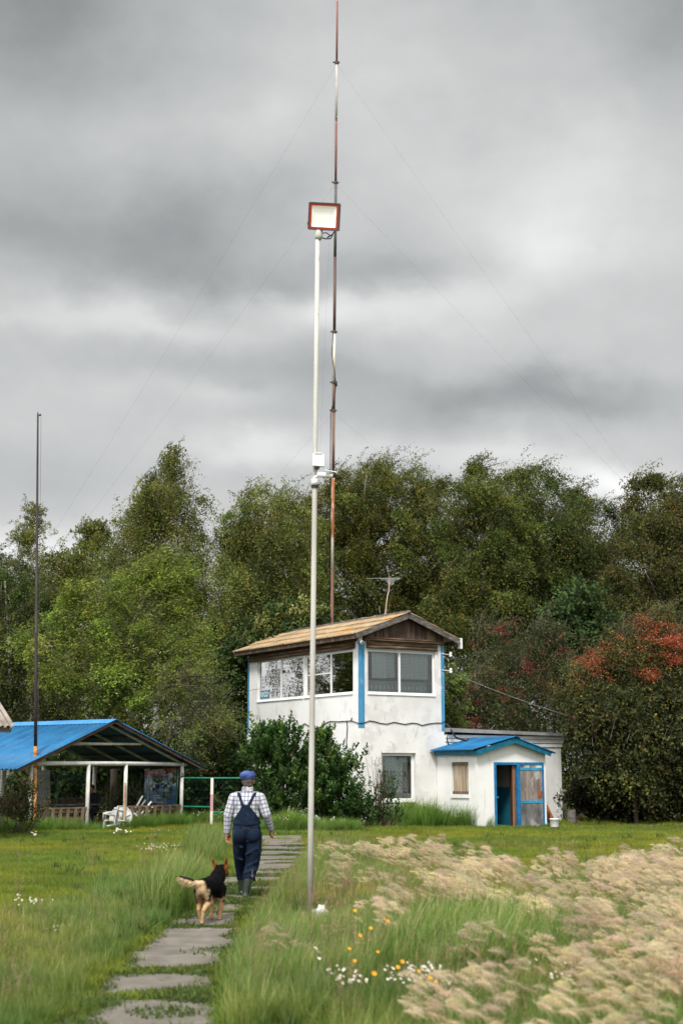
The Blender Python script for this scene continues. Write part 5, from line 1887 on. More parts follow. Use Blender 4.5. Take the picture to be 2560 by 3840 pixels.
# ================================================================== dog
dbase = gr(760, 3472)
dog = thing('dog', 'black and tan shepherd dog with raised ears walking on the path beside the man', 'dog', dbase)
Td = Matrix.Translation(Vector(dbase)) @ Matrix.Rotation(R(-13), 4, 'Z') @ Matrix.Scale(0.97, 4)
dp = [
    ('e', (0, .40, .415), (.128, .18, .155)), ('e', (0, .47, .47), (.10, .11, .11)), ('e', (0, .20, .435), (.108, .22, .122)), ('e', (0, .0, .445), (.090, .12, .110)), ('e', (0, .06, .50), (.075, .2, .055)),
    ('c', (0, .42, .46), (0, .30, .49), .10, .08), ('e', (0, .53, .40), (.095, .08, .12)),
    ('c', (0, .48, .48), (.01, .62, .58), .105, .085), ('e', (.015, .66, .605), (.080, .088, .075)), ('c', (.02, .70, .585), (.03, .82, .555), .052, .030), ('e', (.03, .835, .56), (.02, .02, .016)),
    ('c', (-.055, .635, .65), (-.078, .625, .715), .030, .016), ('c', (-.078, .625, .715), (-.098, .62, .742), .016, .006),
    ('c', (.075, .64, .65), (.088, .625, .725), .034, .017), ('c', (.088, .625, .725), (.092, .62, .765), .017, .005),
    # tail
    ('c', (-.010, -.085, .490), (-.09, -.15, .515), .032, .040), ('c', (-.09, -.15, .515), (-.17, -.18, .540), .041, .043), ('c', (-.17, -.18, .540), (-.235, -.18, .57), .042, .024),
    # hind legs
    ('c', (.050, -.01, .40), (.066, .045, .27), .062, .048), ('c', (.066, .04, .275), (.030, -.07, .185), .042, .025), ('c', (.030, -.07, .185), (.012, -.06, .055), .023, .021), ('c', (.012, -.065, .035), (.012, -.03, .025), .025, .024),
    ('c', (-.050, -.005, .40), (-.066, .09, .27), .062, .046), ('c', (-.066, .085, .275), (-.058, .01, .185), .040, .024), ('c', (-.058, .01, .185), (-.045, .06, .06), .022, .021), ('c', (-.045, .06, .035), (-.045, .10, .026), .025, .024),
    # fore legs
    ('c', (.09, .43, .40), (.098, .40, .29), .068, .047), ('c', (.098, .40, .29), (.092, .43, .15), .042, .030), ('c', (.092, .43, .15), (.070, .43, .045), .028, .025), ('c', (.07, .43, .03), (.07, .465, .025), .029, .027),
    ('c', (-.09, .43, .40), (-.085, .42, .28), .066, .046), ('c', (-.085, .42, .28), (-.015, .40, .17), .04, .028), ('c', (-.015, .40, .17), (.0, .33, .09), .026, .024), ('c', (.0, .33, .085), (.004, .335, .06), .027, .026)]
body = organic('body', dp, 0.0085, None, dog, 3, Td)
Ti = Td.inverted()
wc = mesh_co(body) + root_loc(body)
lc = np.array([tuple(Ti @ Vector(p)) for p in wc])
wn = mesh_no(body)
ln_ = np.array([tuple(Ti.to_3x3() @ Vector(p)) for p in wn])
ln_ = unit(ln_)
nzv = fbm(lc, 14.0, 3.0, 3)
black = np.array([0.006, 0.0055, 0.006])
tan = np.array(S(176, 142, 106)[:3])
cream = np.array(S(206, 180, 142)[:3])
rust_ = np.array(S(150, 84, 40)[:3])


def smooth(x, a, b):
    t = np.clip((x - a) / (b - a), 0, 1)
    return t * t * (3 - 2 * t)


def dogcol(lc, ln_, nzv):
    x, y, z = lc.T
    c = np.tile(tan, (len(lc), 1))
    # pale breeches and seat
    k = smooth(-y + nzv * .03, .0, .075) * smooth(z, .20, .27)
    c = c * (1 - k[:, None]) + cream * k[:, None]
    # black saddle reaching down the flanks
    edge = np.interp(y, [-.16, -.09, -.02, .08, .2, .45, .6], [.505, .46, .345, .285, .285, .315, .40])
    s = smooth(z + nzv * .09, edge - .035, edge + .03) * smooth(y, -.115, -.06)
    c = c * (1 - s[:, None]) + black * s[:, None]
    # head: black crown, rust cheeks and ears
    hd = smooth(y, .585, .62)
    rr = smooth(np.abs(x - .01), .045, .07)
    k = hd * np.maximum(rr, smooth(z, .685, .70)) * 0.95
    c = c * (1 - k[:, None]) + rust_ * k[:, None]
    k = hd * smooth(ln_[:, 1] * -1, .2, .7) * smooth(z, .668, .69) * smooth(.035 - np.abs(np.abs(x - .005) - .086), .012, .03)
    c = c * (1 - k[:, None]) + black * 1.6 * k[:, None]
    # tail: dark upper side and tip, pale brush below
    tl = smooth(-x, .03, .07) * smooth(-y, .10, .14)
    k = tl * smooth(ln_[:, 2] + nzv * .4, .25, .6)
    c = c * (1 - k[:, None]) + black * 2 * k[:, None]
    k = tl * smooth(ln_[:, 2], .5, .1)
    c = c * (1 - k[:, None]) + (cream * .95) * k[:, None]
    # dark feet and patch below the tail
    k = smooth(.05 - z, 0, .02) * .85
    c = c * (1 - k[:, None]) + np.array([.03, .022, .018]) * k[:, None]
    d = np.sqrt(((x + .0) / .045) ** 2 + ((z - .335) / .06) ** 2)
    k = smooth(1.1 - d, 0, .6) * smooth(-y, .03, .06) * .85
    c = c * (1 - k[:, None]) + np.array([.05, .03, .02]) * k[:, None]
    return c * (1 + nzv[:, None] * .25)


dc = dogcol(lc, ln_, nzv)
set_vcol(body, dc)
fur_m = vcolmat('fur', 0.95, 0.04, 0.0)
body.data.materials.clear()
body.data.materials.append(fur_m)
# coat of short hairs lying backwards, longer on tail and breeches
n = 9000
pick = RNG.integers(0, len(wc), n)
p0, nn_ = wc[pick], wn[pick]
lp_ = lc[pick]
ang = R(-13)
backv = np.array([math.sin(-ang) * -1, -math.cos(ang), -.45])
backv = np.array([-0.22, -0.95, -0.55])
tailm = (lp_[:, 0] < -.04) & (lp_[:, 1] < -.10) & (lp_[:, 2] > .42)
rump = (lp_[:, 1] < .0) & (lp_[:, 2] > .24) & ~tailm
ln0 = np.where(tailm, .040, np.where(rump, .022, np.where(lp_[:, 2] < .25, .006, .016))) * RNG.uniform(.6, 1.2, n)
fl_dir = unit(backv[None] + RNG.normal(0, .25, (n, 3)))
fl_dir[tailm] = unit(np.array([-.75, -.2, -.55])[None] + RNG.normal(0, .25, (tailm.sum(), 3)))
hd_ = unit(nn_ * .22 + fl_dir)
tip = p0 + hd_ * ln0[:, None]
sd = unit(np.cross(hd_, RNG.normal(0, 1, (n, 3)))) * .0028
V = np.stack([p0 - sd, p0 + sd, tip], 1)
quads_mesh('coat', V, dc[pick] * RNG.uniform(.8, 1.25, (n, 1)), fur_m, body)
# ================================================================== trees and shrubs
M['leaf'] = leafmat('leaf', 0.30, 0.6)
M['birch_bark'] = pmat('birch_bark', [(0.36, (0.05, 0.045, 0.04, 1)), (0.44, (0.40, 0.39, 0.37, 1)), (0.7, (0.60, 0.59, 0.56, 1))], 2.2, 6, 0.85, stretch=(1, 1, 2.2))
M['bark'] = pmat('bark', [(0.3, (0.045, 0.036, 0.028, 1)), (0.6, (0.11, 0.09, 0.07, 1)), (0.75, (0.19, 0.165, 0.135, 1))], 5, 6, 0.9, stretch=(1, 1, .3), bump=0.4)
M['berry'] = vcolmat('berry', 0.4, 0.4)
TREE_G = 'trees of the wood behind the house'


def pick_cols(palette, n, jit=0.22):
    """palette: list of (weight, (r, g, b))"""
    w = np.array([p[0] for p in palette], float)
    cs = np.array([p[1] for p in palette], float)
    k = RNG.choice(len(w), n, p=w / w.sum())
    c = cs[k]
    return c * RNG.uniform(1 - jit, 1 + jit, (n, 1)) * RNG.uniform(.94, 1.06, (n, 3))


def strands_to_leaves(p0, out, L_, droop, wind, m, size, jitter, palette, axis_bias, tone=0.25, width=.55, stiff=.8):
    """leaves strung along n bending twigs; returns (quads, colours)"""
    n = len(p0)
    t = (np.arange(m)[None, :] + RNG.uniform(0, 1, (n, m))) / m
    bend = t ** 2
    pos = p0[:, None] + out[:, None] * (L_[:, None] * t)[..., None]
    pos = pos + np.array([0, 0, -1.0]) * (droop[:, None] * bend * L_[:, None])[..., None] + np.asarray(wind) * (L_[:, None] * bend)[..., None]
    pos = pos + RNG.normal(0, jitter, (n, m, 3))
    col = pick_cols(palette, n)[:, None] * RNG.uniform(1 - tone, 1 + tone, (n, m, 1))
    N_ = n * m
    pos, col = pos.reshape(N_, 3), col.reshape(N_, 3)
    ax = unit(RNG.normal(0, stiff, (N_, 3)) + np.asarray(axis_bias))
    sd = unit(np.cross(ax, RNG.normal(0, 1, (N_, 3))))
    s = size * RNG.uniform(.65, 1.3, (N_, 1))
    V = np.stack([pos, pos + ax * s * .5 + sd * s * width * .5, pos + ax * s, pos + ax * s * .5 - sd * s * width * .5], 1)
    return V, np.clip(col, 0, 1)


def crown_points(lobes, Y, n, depth=1.0, inner=.45, yoff=None):
    """points spread through the outer shell of a union of ellipsoids given by their outline in the photograph"""
    sc = 1.0 / ppm(Y)
    cen, rad, wt = [], [], []
    for lb in lobes:
        cx, cy, rx, ry = lb[:4]
        dy = lb[4] if len(lb) > 4 else 0.0
        c = at(cx, cy, Y + dy)
        k = (Y + dy) / Y
        cen.append(c)
        rad.append((rx * sc * k, max(rx, ry * .6) * sc * depth * k, ry * sc * k))
        wt.append((rx * ry) ** .62)
    cen, rad, wt = np.array(cen), np.array(rad), np.array(wt)
    # foliage gathers in clumps along the outer boughs, with a thin scatter between them
    nc = max(14, int(n / CLUMP_N))
    kc = RNG.choice(len(wt), nc, p=wt / wt.sum())
    small = np.nonzero(rad[:, 0] < .62)[0]
    kc = np.concatenate([kc, np.repeat(small, 3)])
    nc = len(kc)
    dc_ = unit(RNG.normal(0, 1, (nc, 3)))
    dc_[:, 1] = np.where(RNG.uniform(0, 1, nc) < .35, -np.abs(dc_[:, 1]), dc_[:, 1])
    rc = inner + (1.04 - inner) * RNG.uniform(0, 1, nc) ** .55
    pc = cen[kc] + dc_ * rad[kc] * rc[:, None]
    ci = RNG.integers(0, nc, n)
    sg = (np.minimum(CLUMP_S, .42 * rad[kc][:, 2]) * RNG.uniform(.6, 1.4, nc))[ci][:, None]
    p = pc[ci] + RNG.normal(0, 1, (n, 3)) * sg * np.array([1.2, 1.0, .55])
    d = dc_[ci]
    k = kc[ci]
    lone = RNG.uniform(0, 1, n) < .16
    nl = int(lone.sum())
    kl = RNG.choice(len(wt), nl, p=wt / wt.sum())
    dl = unit(RNG.normal(0, 1, (nl, 3)))
    p[lone] = cen[kl] + dl * rad[kl] * (inner * .5 + (.98 - inner * .5) * RNG.uniform(0, 1, nl) ** .6)[:, None]
    d[lone] = dl
    k[lone] = kl
    CL['id'] = np.where(lone, nc, ci)
    return p, d, k, cen, rad


CL = {}
CLUMP_N, CLUMP_S = 70, .44


def sublobes(lobes, Y):
    """break the outline of a crown into many separate boughs with gaps between them"""
    out = [lb for lb in lobes if lb[2] < 32]
    big = [lb for lb in lobes if lb[2] >= 32]
    ar = np.array([lb[2] * lb[3] for lb in big], float)
    ar /= ar.sum()
    fails = 0
    while fails < 260 and len(out) < 110:
        lb = big[RNG.choice(len(big), p=ar)]
        a, r = RNG.uniform(0, 6.283), math.sqrt(RNG.uniform(0, 1)) * .9
        x, y, dy = lb[0] + lb[2] * r * math.cos(a), lb[1] + lb[3] * r * math.sin(a), RNG.uniform(-2.2, 1.8)
        if any(((x - o[0]) / 62) ** 2 + ((y - o[1]) / 50) ** 2 + ((dy - (o[4] if len(o) > 4 else 0)) / 2.2) ** 2 < 1 for o in out):
            fails += 1
            continue
        k = min(1.0, lb[2] / 60.0)
        out.append((x, y, RNG.uniform(40, 74) * k, RNG.uniform(28, 50) * k, dy))
    return out


def limb(mb, p, q, r0, r1, bow=.12, n=5, sides=6):
    p, q = np.asarray(p, float), np.asarray(q, float)
    L_ = np.linalg.norm(q - p)
    off = RNG.normal(0, bow * L_ * .5, 3)
    pts = [p * (1 - f) + q * f + off * math.sin(math.pi * f) + np.array([0, 0, -bow * L_ * .3 * math.sin(math.pi * f)]) for f in np.linspace(0, 1, n)]
    mb.tube(pts, list(np.linspace(r0, r1, n)), sides)
    return pts


def tree(name, label, cat, Y, lobes, trunk, n, m, leaf=.13, L_=(.7, 1.4), droop=(.6, 1.3), wind=(.35, 0, 0), palette=None, bark='bark', tr=.16, group=TREE_G, depth=.9, inner=.45,
         axis=(.25, 0, -.6), twigs=60, outw=.45, jitter=.05, upw=0.0, width=.55, stiff=.8, extra=None, branchy=6):
    if name == 'birch_tree':
        n, leaf, m = int(n * 1.6), leaf * .80, m + 4
        lobes, branchy, inner = sublobes(lobes, Y), 2, .3
    base = at(trunk[0], 2950, Y) * np.array([1, 1, 0])
    th = thing(name, label, cat, base, group)
    p0, d, k, cen, rad = crown_points(lobes, Y, n, depth, inner)
    cid = CL['id']
    out = unit(d * outw + RNG.normal(0, .35, (n, 3)) + np.array([0, 0, upw]))
    Ls = RNG.uniform(L_[0], L_[1], n)
    Ls = Ls * np.clip(rad[k][:, 0] / 1.0, .40, 1.0)
    dr = RNG.uniform(droop[0], droop[1], n)
    # leading shoots that stand clear of the crown
    top = (d[:, 2] > .35) & (RNG.uniform(0, 1, n) < .16)
    out[top] = unit(np.array([0, 0, .9]) + np.asarray(wind) * .9 + RNG.normal(0, .3, (int(top.sum()), 3)))
    p0[top] += out[top] * .3
    dr[top] *= .15
    keep = p0[:, 2] - dr * Ls > 0.05
    p0, out, Ls, dr, top, cid = p0[keep], out[keep], Ls[keep], dr[keep], top[keep], cid[keep]
    V, C = strands_to_leaves(p0, out, Ls, dr, wind, m, leaf, jitter, palette, axis, width=width, stiff=stiff)
    bt = RNG.uniform(.72, 1.30, (int(cid.max()) + 1, 1)) * np.array([1, 1, 1]) * (1 + RNG.uniform(-.08, .08, (int(cid.max()) + 1, 3)))
    C = C * np.repeat(bt[cid], m, 0)
    quads_mesh('crown', V, C, M['leaf'], th)
    mb, tw = MB(), MB()
    tops = trunk[1:]
    tp = [base - np.array([0, 0, .3])] + [at(x, y, Y) for x, y in tops]
    mb.tube(tp, list(np.linspace(tr, tr * .25, len(tp))), 8)
    tpa = np.concatenate([np.linspace(tp[i], tp[i + 1], 8) for i in range(len(tp) - 1)])
    for q_, (c, r) in enumerate(zip(cen, rad)):
        hz = np.hypot(tpa[:, 0] - c[0], tpa[:, 1] - c[1])
        j = int(np.argmin(np.abs(tpa[:, 2] - (c[2] - .75 * hz - .3)) + np.where(tpa[:, 2] < base[2] + 1.2, 5, 0)))
        dst = float(np.linalg.norm(c - tpa[j]))
        rr = tr * min(.30, .05 + .05 * dst)
        pts = limb(mb if (q_ % 3 == 0 and name == 'birch_tree') else tw, tpa[j], c, rr, rr * .35, .16, 6, 5)
        for _ in range(branchy):
            e = c + unit(RNG.normal(0, 1, 3) + np.array([0, 0, .4])) * r * RNG.uniform(.6, .95)
            limb(tw, pts[RNG.integers(2, 6)], e, rr * .32, .006, .15, 5, 4)
    if twigs:
        tops_i = np.nonzero(top)[0][:160]
        for i in np.concatenate([RNG.integers(0, len(p0), twigs), tops_i]):
            e = p0[i] + out[i] * Ls[i] + np.array([0, 0, -dr[i] * Ls[i]]) + np.asarray(wind) * Ls[i]
            mid = p0[i] + out[i] * Ls[i] * .5 + np.array([0, 0, -dr[i] * Ls[i] * .25]) + np.asarray(wind) * Ls[i] * .25
            tw.tube([p0[i] - out[i] * .8, p0[i], mid, e], [.014, .010, .008, .004], 4, False)
    mb.build('trunk', M[bark], th, True)
    if tw.v:
        tw.build('twigs', M['bark'], th, True)
    if extra:
        extra(th, p0, out, Ls, dr)
    return th


BIRCH = [(5, (.112, .134, .030)), (3, (.165, .172, .038)), (2, (.056, .078, .021)), (.8, (.23, .20, .042)), (.12, (.22, .14, .035))]
BIRCH_D = [(5, (.068, .096, .025)), (3, (.100, .124, .031)), (2, (.040, .060, .018)), (.4, (.17, .15, .034))]
OLIVE = [(5, (.128, .152, .036)), (3, (.175, .188, .044)), (2, (.070, .098, .026)), (.7, (.24, .21, .05))]
ELM = [(5, (.165, .215, .034)), (3, (.225, .270, .048)), (2, (.080, .120, .026)), (.6, (.29, .30, .08))]
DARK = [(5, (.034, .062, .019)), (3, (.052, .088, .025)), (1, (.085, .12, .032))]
ROWAN = [(5, (.070, .086, .036)), (3, (.098, .108, .044)), (2, (.046, .058, .026)), (.8, (.15, .09, .035))]
LILAC = [(5, (.040, .090, .024)), (3, (.064, .128, .031)), (1.3, (.11, .19, .044)), (.5, (.20, .28, .06))]

# far, closed wall of leaves behind the single trees
nst = 15000
xs = RNG.uniform(-420, 3000, nst)
topy = 2070 + 60 * np.sin(xs * .011) + 50 * np.sin(xs * .031 + 1) + np.where(xs < 300, 60, 0) + np.where((xs > 700) & (xs < 850), 230, 0) + np.where((xs > 2230) & (xs < 2360), 90, 0)
ys = topy + (2960 - topy) * RNG.uniform(0, 1, nst) ** .85
Yd = RNG.uniform(80, 92, nst)
pp = np.array([at(x, y, yy) for x, y, yy in zip(xs, ys, Yd)])
V, C = strands_to_leaves(pp, unit(RNG.normal(0, 1, (nst, 3))), RNG.uniform(.8, 1.8, nst), RNG.uniform(.5, 1.2, nst), (.3, 0, 0), 16, .24, .16, BIRCH_D, (.2, 0, -.5))
o = quads_mesh('woodland', V, C, M['leaf'], None)
tag(o, kind='stuff')

WIND = (.40, 0, .02)
tree('birch_tree', 'slim pale birch with a pointed top at the far left, behind the flagpole', 'tree', 76, [(118, 1930, 14, 34), (117, 1985, 26, 46), (118, 2050, 44, 60), (125, 2130, 60, 80), (110, 2260, 90, 120), (120, 2420, 130, 160)],
     [118, (120, 2600), (118, 2200), (116, 1925)], 1300, 16, .12, (.5, 1.1), (.2, .7), (.2, 0, 0), OLIVE, 'birch_bark', .10)
tree('birch_tree', 'dark green birch filling the left picture edge below the slim pale birch', 'tree', 69, [(10, 2150, 60, 80), (-40, 2260, 130, 160), (90, 2320, 120, 140), (40, 2480, 170, 200), (150, 2560, 150, 200), (-120, 2450, 160, 200)],
     [40, (40, 2600), (35, 2400), (20, 2180)], 3000, 18, .13, (.7, 1.3), (.7, 1.4), WIND, BIRCH_D, 'birch_bark', .15)
tree('maple_tree', 'rounded yellowish-green tree between the slim birch and the tall drooping birch', 'tree', 74, [(265, 2100, 70, 65), (235, 2180, 75, 90), (320, 2160, 70, 90), (335, 2015, 22, 38), (358, 2030, 24, 40), (290, 2280, 110, 120), (330, 2420, 120, 140)],
     [280, (285, 2600), (280, 2300), (270, 2120)], 1900, 16, .13, (.5, 1.0), (.2, .8), (.2, 0, 0), OLIVE, 'bark', .14)
tree('birch_tree', 'tall drooping birch with white stem whose pointed top is highest left of the lamp pole', 'tree', 64,
     [(650, 1708, 12, 34), (644, 1765, 31, 46), (620, 1820, 44, 44), (668, 1820, 40, 44), (605, 1880, 78, 60), (690, 1880, 52, 60), (640, 1870, 60, 60), (530, 1940, 80, 58), (460, 1990, 50, 50), (560, 2000, 110, 95), (665, 1960, 56, 100), (450, 2040, 75, 90), (540, 2130, 130, 110), (670, 2120, 46, 110),
      (470, 2200, 100, 110), (640, 2240, 110, 100), (600, 2380, 130, 120), (690, 2260, 40, 90), (700, 2420, 110, 130)],
     [586, (590, 2500), (588, 2250), (600, 2000), (630, 1830), (648, 1690)], 3900, 18, .115, (.7, 1.5), (1.0, 2.0), (.42, 0, 0), BIRCH, 'birch_bark', .17, inner=.3, twigs=160, outw=.55)
tree('birch_tree', 'broad drooping birch between the tall pointed birch and the lamp pole', 'tree', 61,
     [(1010, 1890, 70, 45), (1085, 1880, 50, 50), (930, 1950, 70, 60), (1020, 1990, 110, 80), (890, 2010, 50, 60), (940, 2090, 110, 110), (1060, 2130, 120, 120), (875, 2190, 66, 100), (970, 2250, 130, 120), (880, 2340, 120, 120)],
     [960, (960, 2500), (955, 2250), (975, 2050), (1010, 1910)], 3600, 18, .115, (.7, 1.4), (.9, 1.7), (.40, 0, 0), OLIVE, 'birch_bark', .17, inner=.35, twigs=120)
tree('birch_tree', 'largest round-topped birch right behind the mast and roof', 'tree', 66,
     [(1330, 1780, 75, 55), (1420, 1780, 70, 55), (1250, 1830, 70, 65), (1370, 1860, 150, 90), (1500, 1850, 80, 65), (1210, 1930, 85, 90), (1330, 1990, 160, 130), (1480, 1980, 140, 120), (1590, 1900, 75, 70), (1600, 2020, 90, 110), (1240, 2120, 130, 130),
      (1400, 2170, 160, 130), (1560, 2180, 130, 140), (1300, 2300, 150, 120), (1480, 2330, 150, 130)],
     [1390, (1400, 2500), (1405, 2200), (1380, 1980), (1350, 1790)], 6000, 18, .115, (.6, 1.3), (.7, 1.5), (.34, 0, 0), BIRCH, 'birch_bark', .2, inner=.4, twigs=130)
tree('birch_tree', 'wind-blown birch with forked white stems above the front rowan', 'tree', 63,
     [(1800, 1800, 75, 50), (1740, 1850, 55, 65), (1880, 1840, 80, 60), (1790, 1910, 110, 90), (1920, 1920, 90, 90), (1740, 2010, 110, 110), (1880, 2040, 140, 120), (1760, 2160, 140, 120), (1890, 2190, 140, 120), (1720, 2310, 140, 120), (1860, 2320, 140, 120)],
     [1800, (1790, 2500), (1800, 2260), (1850, 2050), (1810, 1830)], 4600, 18, .115, (.6, 1.3), (.6, 1.4), (.62, 0, .08), [(5, (.095, .124, .029)), (3, (.142, .160, .036)), (2, (.048, .070, .020)), (.6, (.20, .18, .04))], 'birch_bark', .18, inner=.4, twigs=130)
tree('birch_tree', 'wind-blown birch with a flat ragged top right of the forked birch', 'tree', 65,
     [(2030, 1830, 90, 45), (2100, 1880, 65, 60), (1990, 1900, 90, 80), (2080, 1990, 110, 100), (1990, 2060, 110, 110), (2120, 2110, 100, 120), (2040, 2220, 130, 120), (2150, 2290, 110, 130)],
     [2060, (2060, 2500), (2055, 2250), (2050, 2040), (2040, 1850)], 3300, 18, .12, (.6, 1.4), (.6, 1.3), (.75, 0, .10), BIRCH_D + [(2, (.088, .092, .024))], 'birch_bark', .18, inner=.4, twigs=90)
tree('birch_tree', 'shorter birch in the gap between the flat-topped birch and the one at the right edge', 'tree', 70,
     [(2190, 1895, 45, 40), (2240, 1930, 45, 50), (2200, 2000, 75, 80), (2270, 2040, 60, 90), (2230, 2130, 100, 110), (2290, 2240, 110, 120), (2230, 2360, 140, 140)],
     [2230, (2230, 2500), (2230, 2250), (2210, 2050), (2200, 1920)], 1900, 17, .12, (.6, 1.3), (.6, 1.3), (.7, 0, .06), BIRCH_D, 'birch_bark', .15, inner=.4, twigs=60)
tree('birch_tree', 'brownish-green birch leaning in the wind at the right picture edge', 'tree', 62,
     [(2440, 1830, 40, 50), (2400, 1890, 60, 60), (2500, 1900, 80, 70), (2590, 1860, 70, 80), (2420, 1990, 110, 100), (2540, 2020, 120, 120), (2380, 2120, 110, 120), (2520, 2180, 150, 140), (2660, 2080, 140, 180), (2420, 2290, 140, 140), (2580, 2330, 160, 150)],
     [2500, (2490, 2500), (2480, 2300), (2470, 2100), (2450, 1870)], 4600, 18, .12, (.7, 1.4), (.5, 1.2), (.72, 0, .05), [(5, (.088, .094, .029)), (3, (.130, .126, .036)), (2, (.052, .062, .021)), (1, (.17, .12, .036))], 'birch_bark', .18, inner=.4, twigs=90)
tree('birch_tree', 'thin young birch just outside the left picture edge, mirrored in the left upper windows', 'tree', 60.0, [(-190, 2230, 50, 80), (-150, 2330, 80, 90), (-210, 2420, 90, 100), (-130, 2500, 90, 90), (-190, 2610, 110, 90)],
     [-165, (-165, 2750), (-170, 2450), (-185, 2230)], 270, 12, .12, (.5, 1.1), (.4, 1.0), (.2, 0, 0), BIRCH, 'birch_bark', .08)
# light green elm behind the pavilion: many separate feathery boughs inside an uneven outline
ELM_OUT = np.array([(70, 1600), (70, 1540), (105, 1455), (150, 1405), (225, 1345), (300, 1335), (352, 1312), (372, 1365), (400, 1425), (440, 1500), (452, 1590), (440, 1640), (360, 1660), (200, 1660)]) * 1.633
elm_l = []
while len(elm_l) < 34:
    x, y = RNG.uniform(110, 740), RNG.uniform(2130, 2720)
    c, j = False, len(ELM_OUT) - 1
    for i in range(len(ELM_OUT)):
        (xi, yi), (xj, yj) = ELM_OUT[i], ELM_OUT[j]
        if (yi > y) != (yj > y) and x < (xj - xi) * (y - yi) / (yj - yi) + xi:
            c = not c
        j = i
    if c and all(((x - l[0]) / 75) ** 2 + ((y - l[1]) / 46) ** 2 > 1.1 for l in elm_l):
        elm_l.append((x, y, RNG.uniform(62, 105), RNG.uniform(30, 52), RNG.uniform(-1.6, 1.2)))
elm_l += [(560, 2175, 60, 34), (640, 2200, 60, 34), (420, 2230, 60, 34)]
tree('elm_tree', 'big light green feathery tree behind the pavilion', 'tree', 53.0, elm_l,
     [430, (430, 2750), (445, 2500), (500, 2330), (560, 2210)], 4600, 22, .105, (.7, 1.4), (.1, .5), (.60, 0, .12), ELM, 'bark', .15, group=None, inner=.35, axis=(.9, 0, .15), twigs=200, outw=.45, jitter=.05, upw=.25, width=.36, stiff=.6)
tree('elm_tree', 'pale feathery branches arching towards the house beside the fence', 'tree', 50.5,
     [(720, 2560, 80, 60), (770, 2650, 80, 60), (690, 2700, 90, 50), (820, 2720, 60, 45), (740, 2780, 80, 40)],
     [610, (610, 2850), (650, 2700), (720, 2620)], 620, 18, .095, (.6, 1.3), (.1, .5), (.5, 0, -.02), [(4, (.13, .16, .045)), (3, (.17, .19, .055)), (1, (.09, .12, .03))], 'bark', .07, group=None, inner=.3, axis=(.8, 0, -.1), twigs=200, outw=.6, width=.34)
# dark broad-leaved bushes left of the house and behind the fence
tree('bush', 'dark green bush with cream blossom tips rising behind the left end of the house', 'bush', 57.5,
     [(1090, 2310, 75, 45), (1020, 2350, 80, 55), (960, 2420, 80, 60), (1100, 2400, 90, 80), (900, 2500, 70, 80), (980, 2560, 100, 100), (880, 2640, 70, 90), (1140, 2330, 40, 60), (860, 2780, 80, 110), (1000, 2420, 90, 60)],
     [960, (960, 2700), (980, 2500), (1040, 2370)], 2300, 16, .15, (.4, .8), (-.2, .4), (.1, 0, 0), DARK + [(1.5, (.10, .13, .035))], 'bark', .12, group=None, inner=.4, axis=(.1, 0, .1), twigs=30, width=.6)
tips = at(1080, 2300, 56.6)
pts_, _, _, _, _ = crown_points([(1100, 2300, 80, 40), (1030, 2345, 80, 46), (1130, 2340, 50, 60), (975, 2390, 60, 46), (930, 2450, 60, 50)], 56.8, 170, .6, .6)
V, C = strands_to_leaves(pts_, unit(RNG.normal(0, .4, (170, 3)) + np.array([0, 0, .8])), RNG.uniform(.25, .5, 170), np.full(170, .1), (.1, 0, 0), 14, .13, .05, [(3, (.20, .23, .06)), (2, (.30, .30, .10)), (1, (.12, .16, .04))], (.1, 0, .3))
bush_tips = quads_mesh('blossom_tips', V, C, M['leaf'], [x for x in bpy.data.objects if x.get('label', '').startswith('dark green bush with cream')][0])
tree('bush', 'dark broad-leaved bush behind the wire fence between pavilion and man', 'bush', 51.8,
     [(760, 2900, 70, 60), (850, 2880, 80, 70), (720, 2980, 60, 80), (820, 3000, 90, 80), (900, 2960, 60, 90), (880, 2840, 60, 50)],
     [830, (830, 3050), (830, 2950), (835, 2890)], 1300, 14, .16, (.3, .6), (.1, .7), (.05, 0, 0), [(5, (.034, .060, .016)), (3, (.055, .088, .022)), (2, (.020, .036, .012))], 'bark', .06, group=None, inner=.5, axis=(.1, 0, -.3), twigs=20, width=.7)
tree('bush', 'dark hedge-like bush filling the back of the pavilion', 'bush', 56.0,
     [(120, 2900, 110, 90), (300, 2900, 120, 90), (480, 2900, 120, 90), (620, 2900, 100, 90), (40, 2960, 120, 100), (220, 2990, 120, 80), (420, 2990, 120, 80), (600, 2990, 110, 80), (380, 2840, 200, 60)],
     [330, (330, 3000), (330, 2950), (335, 2880)], 2200, 14, .17, (.3, .7), (.2, .8), (.05, 0, 0), DARK + [(1, (.10, .15, .03))], 'bark', .1, group=None, inner=.5, axis=(.1, 0, -.3), twigs=20, width=.6)


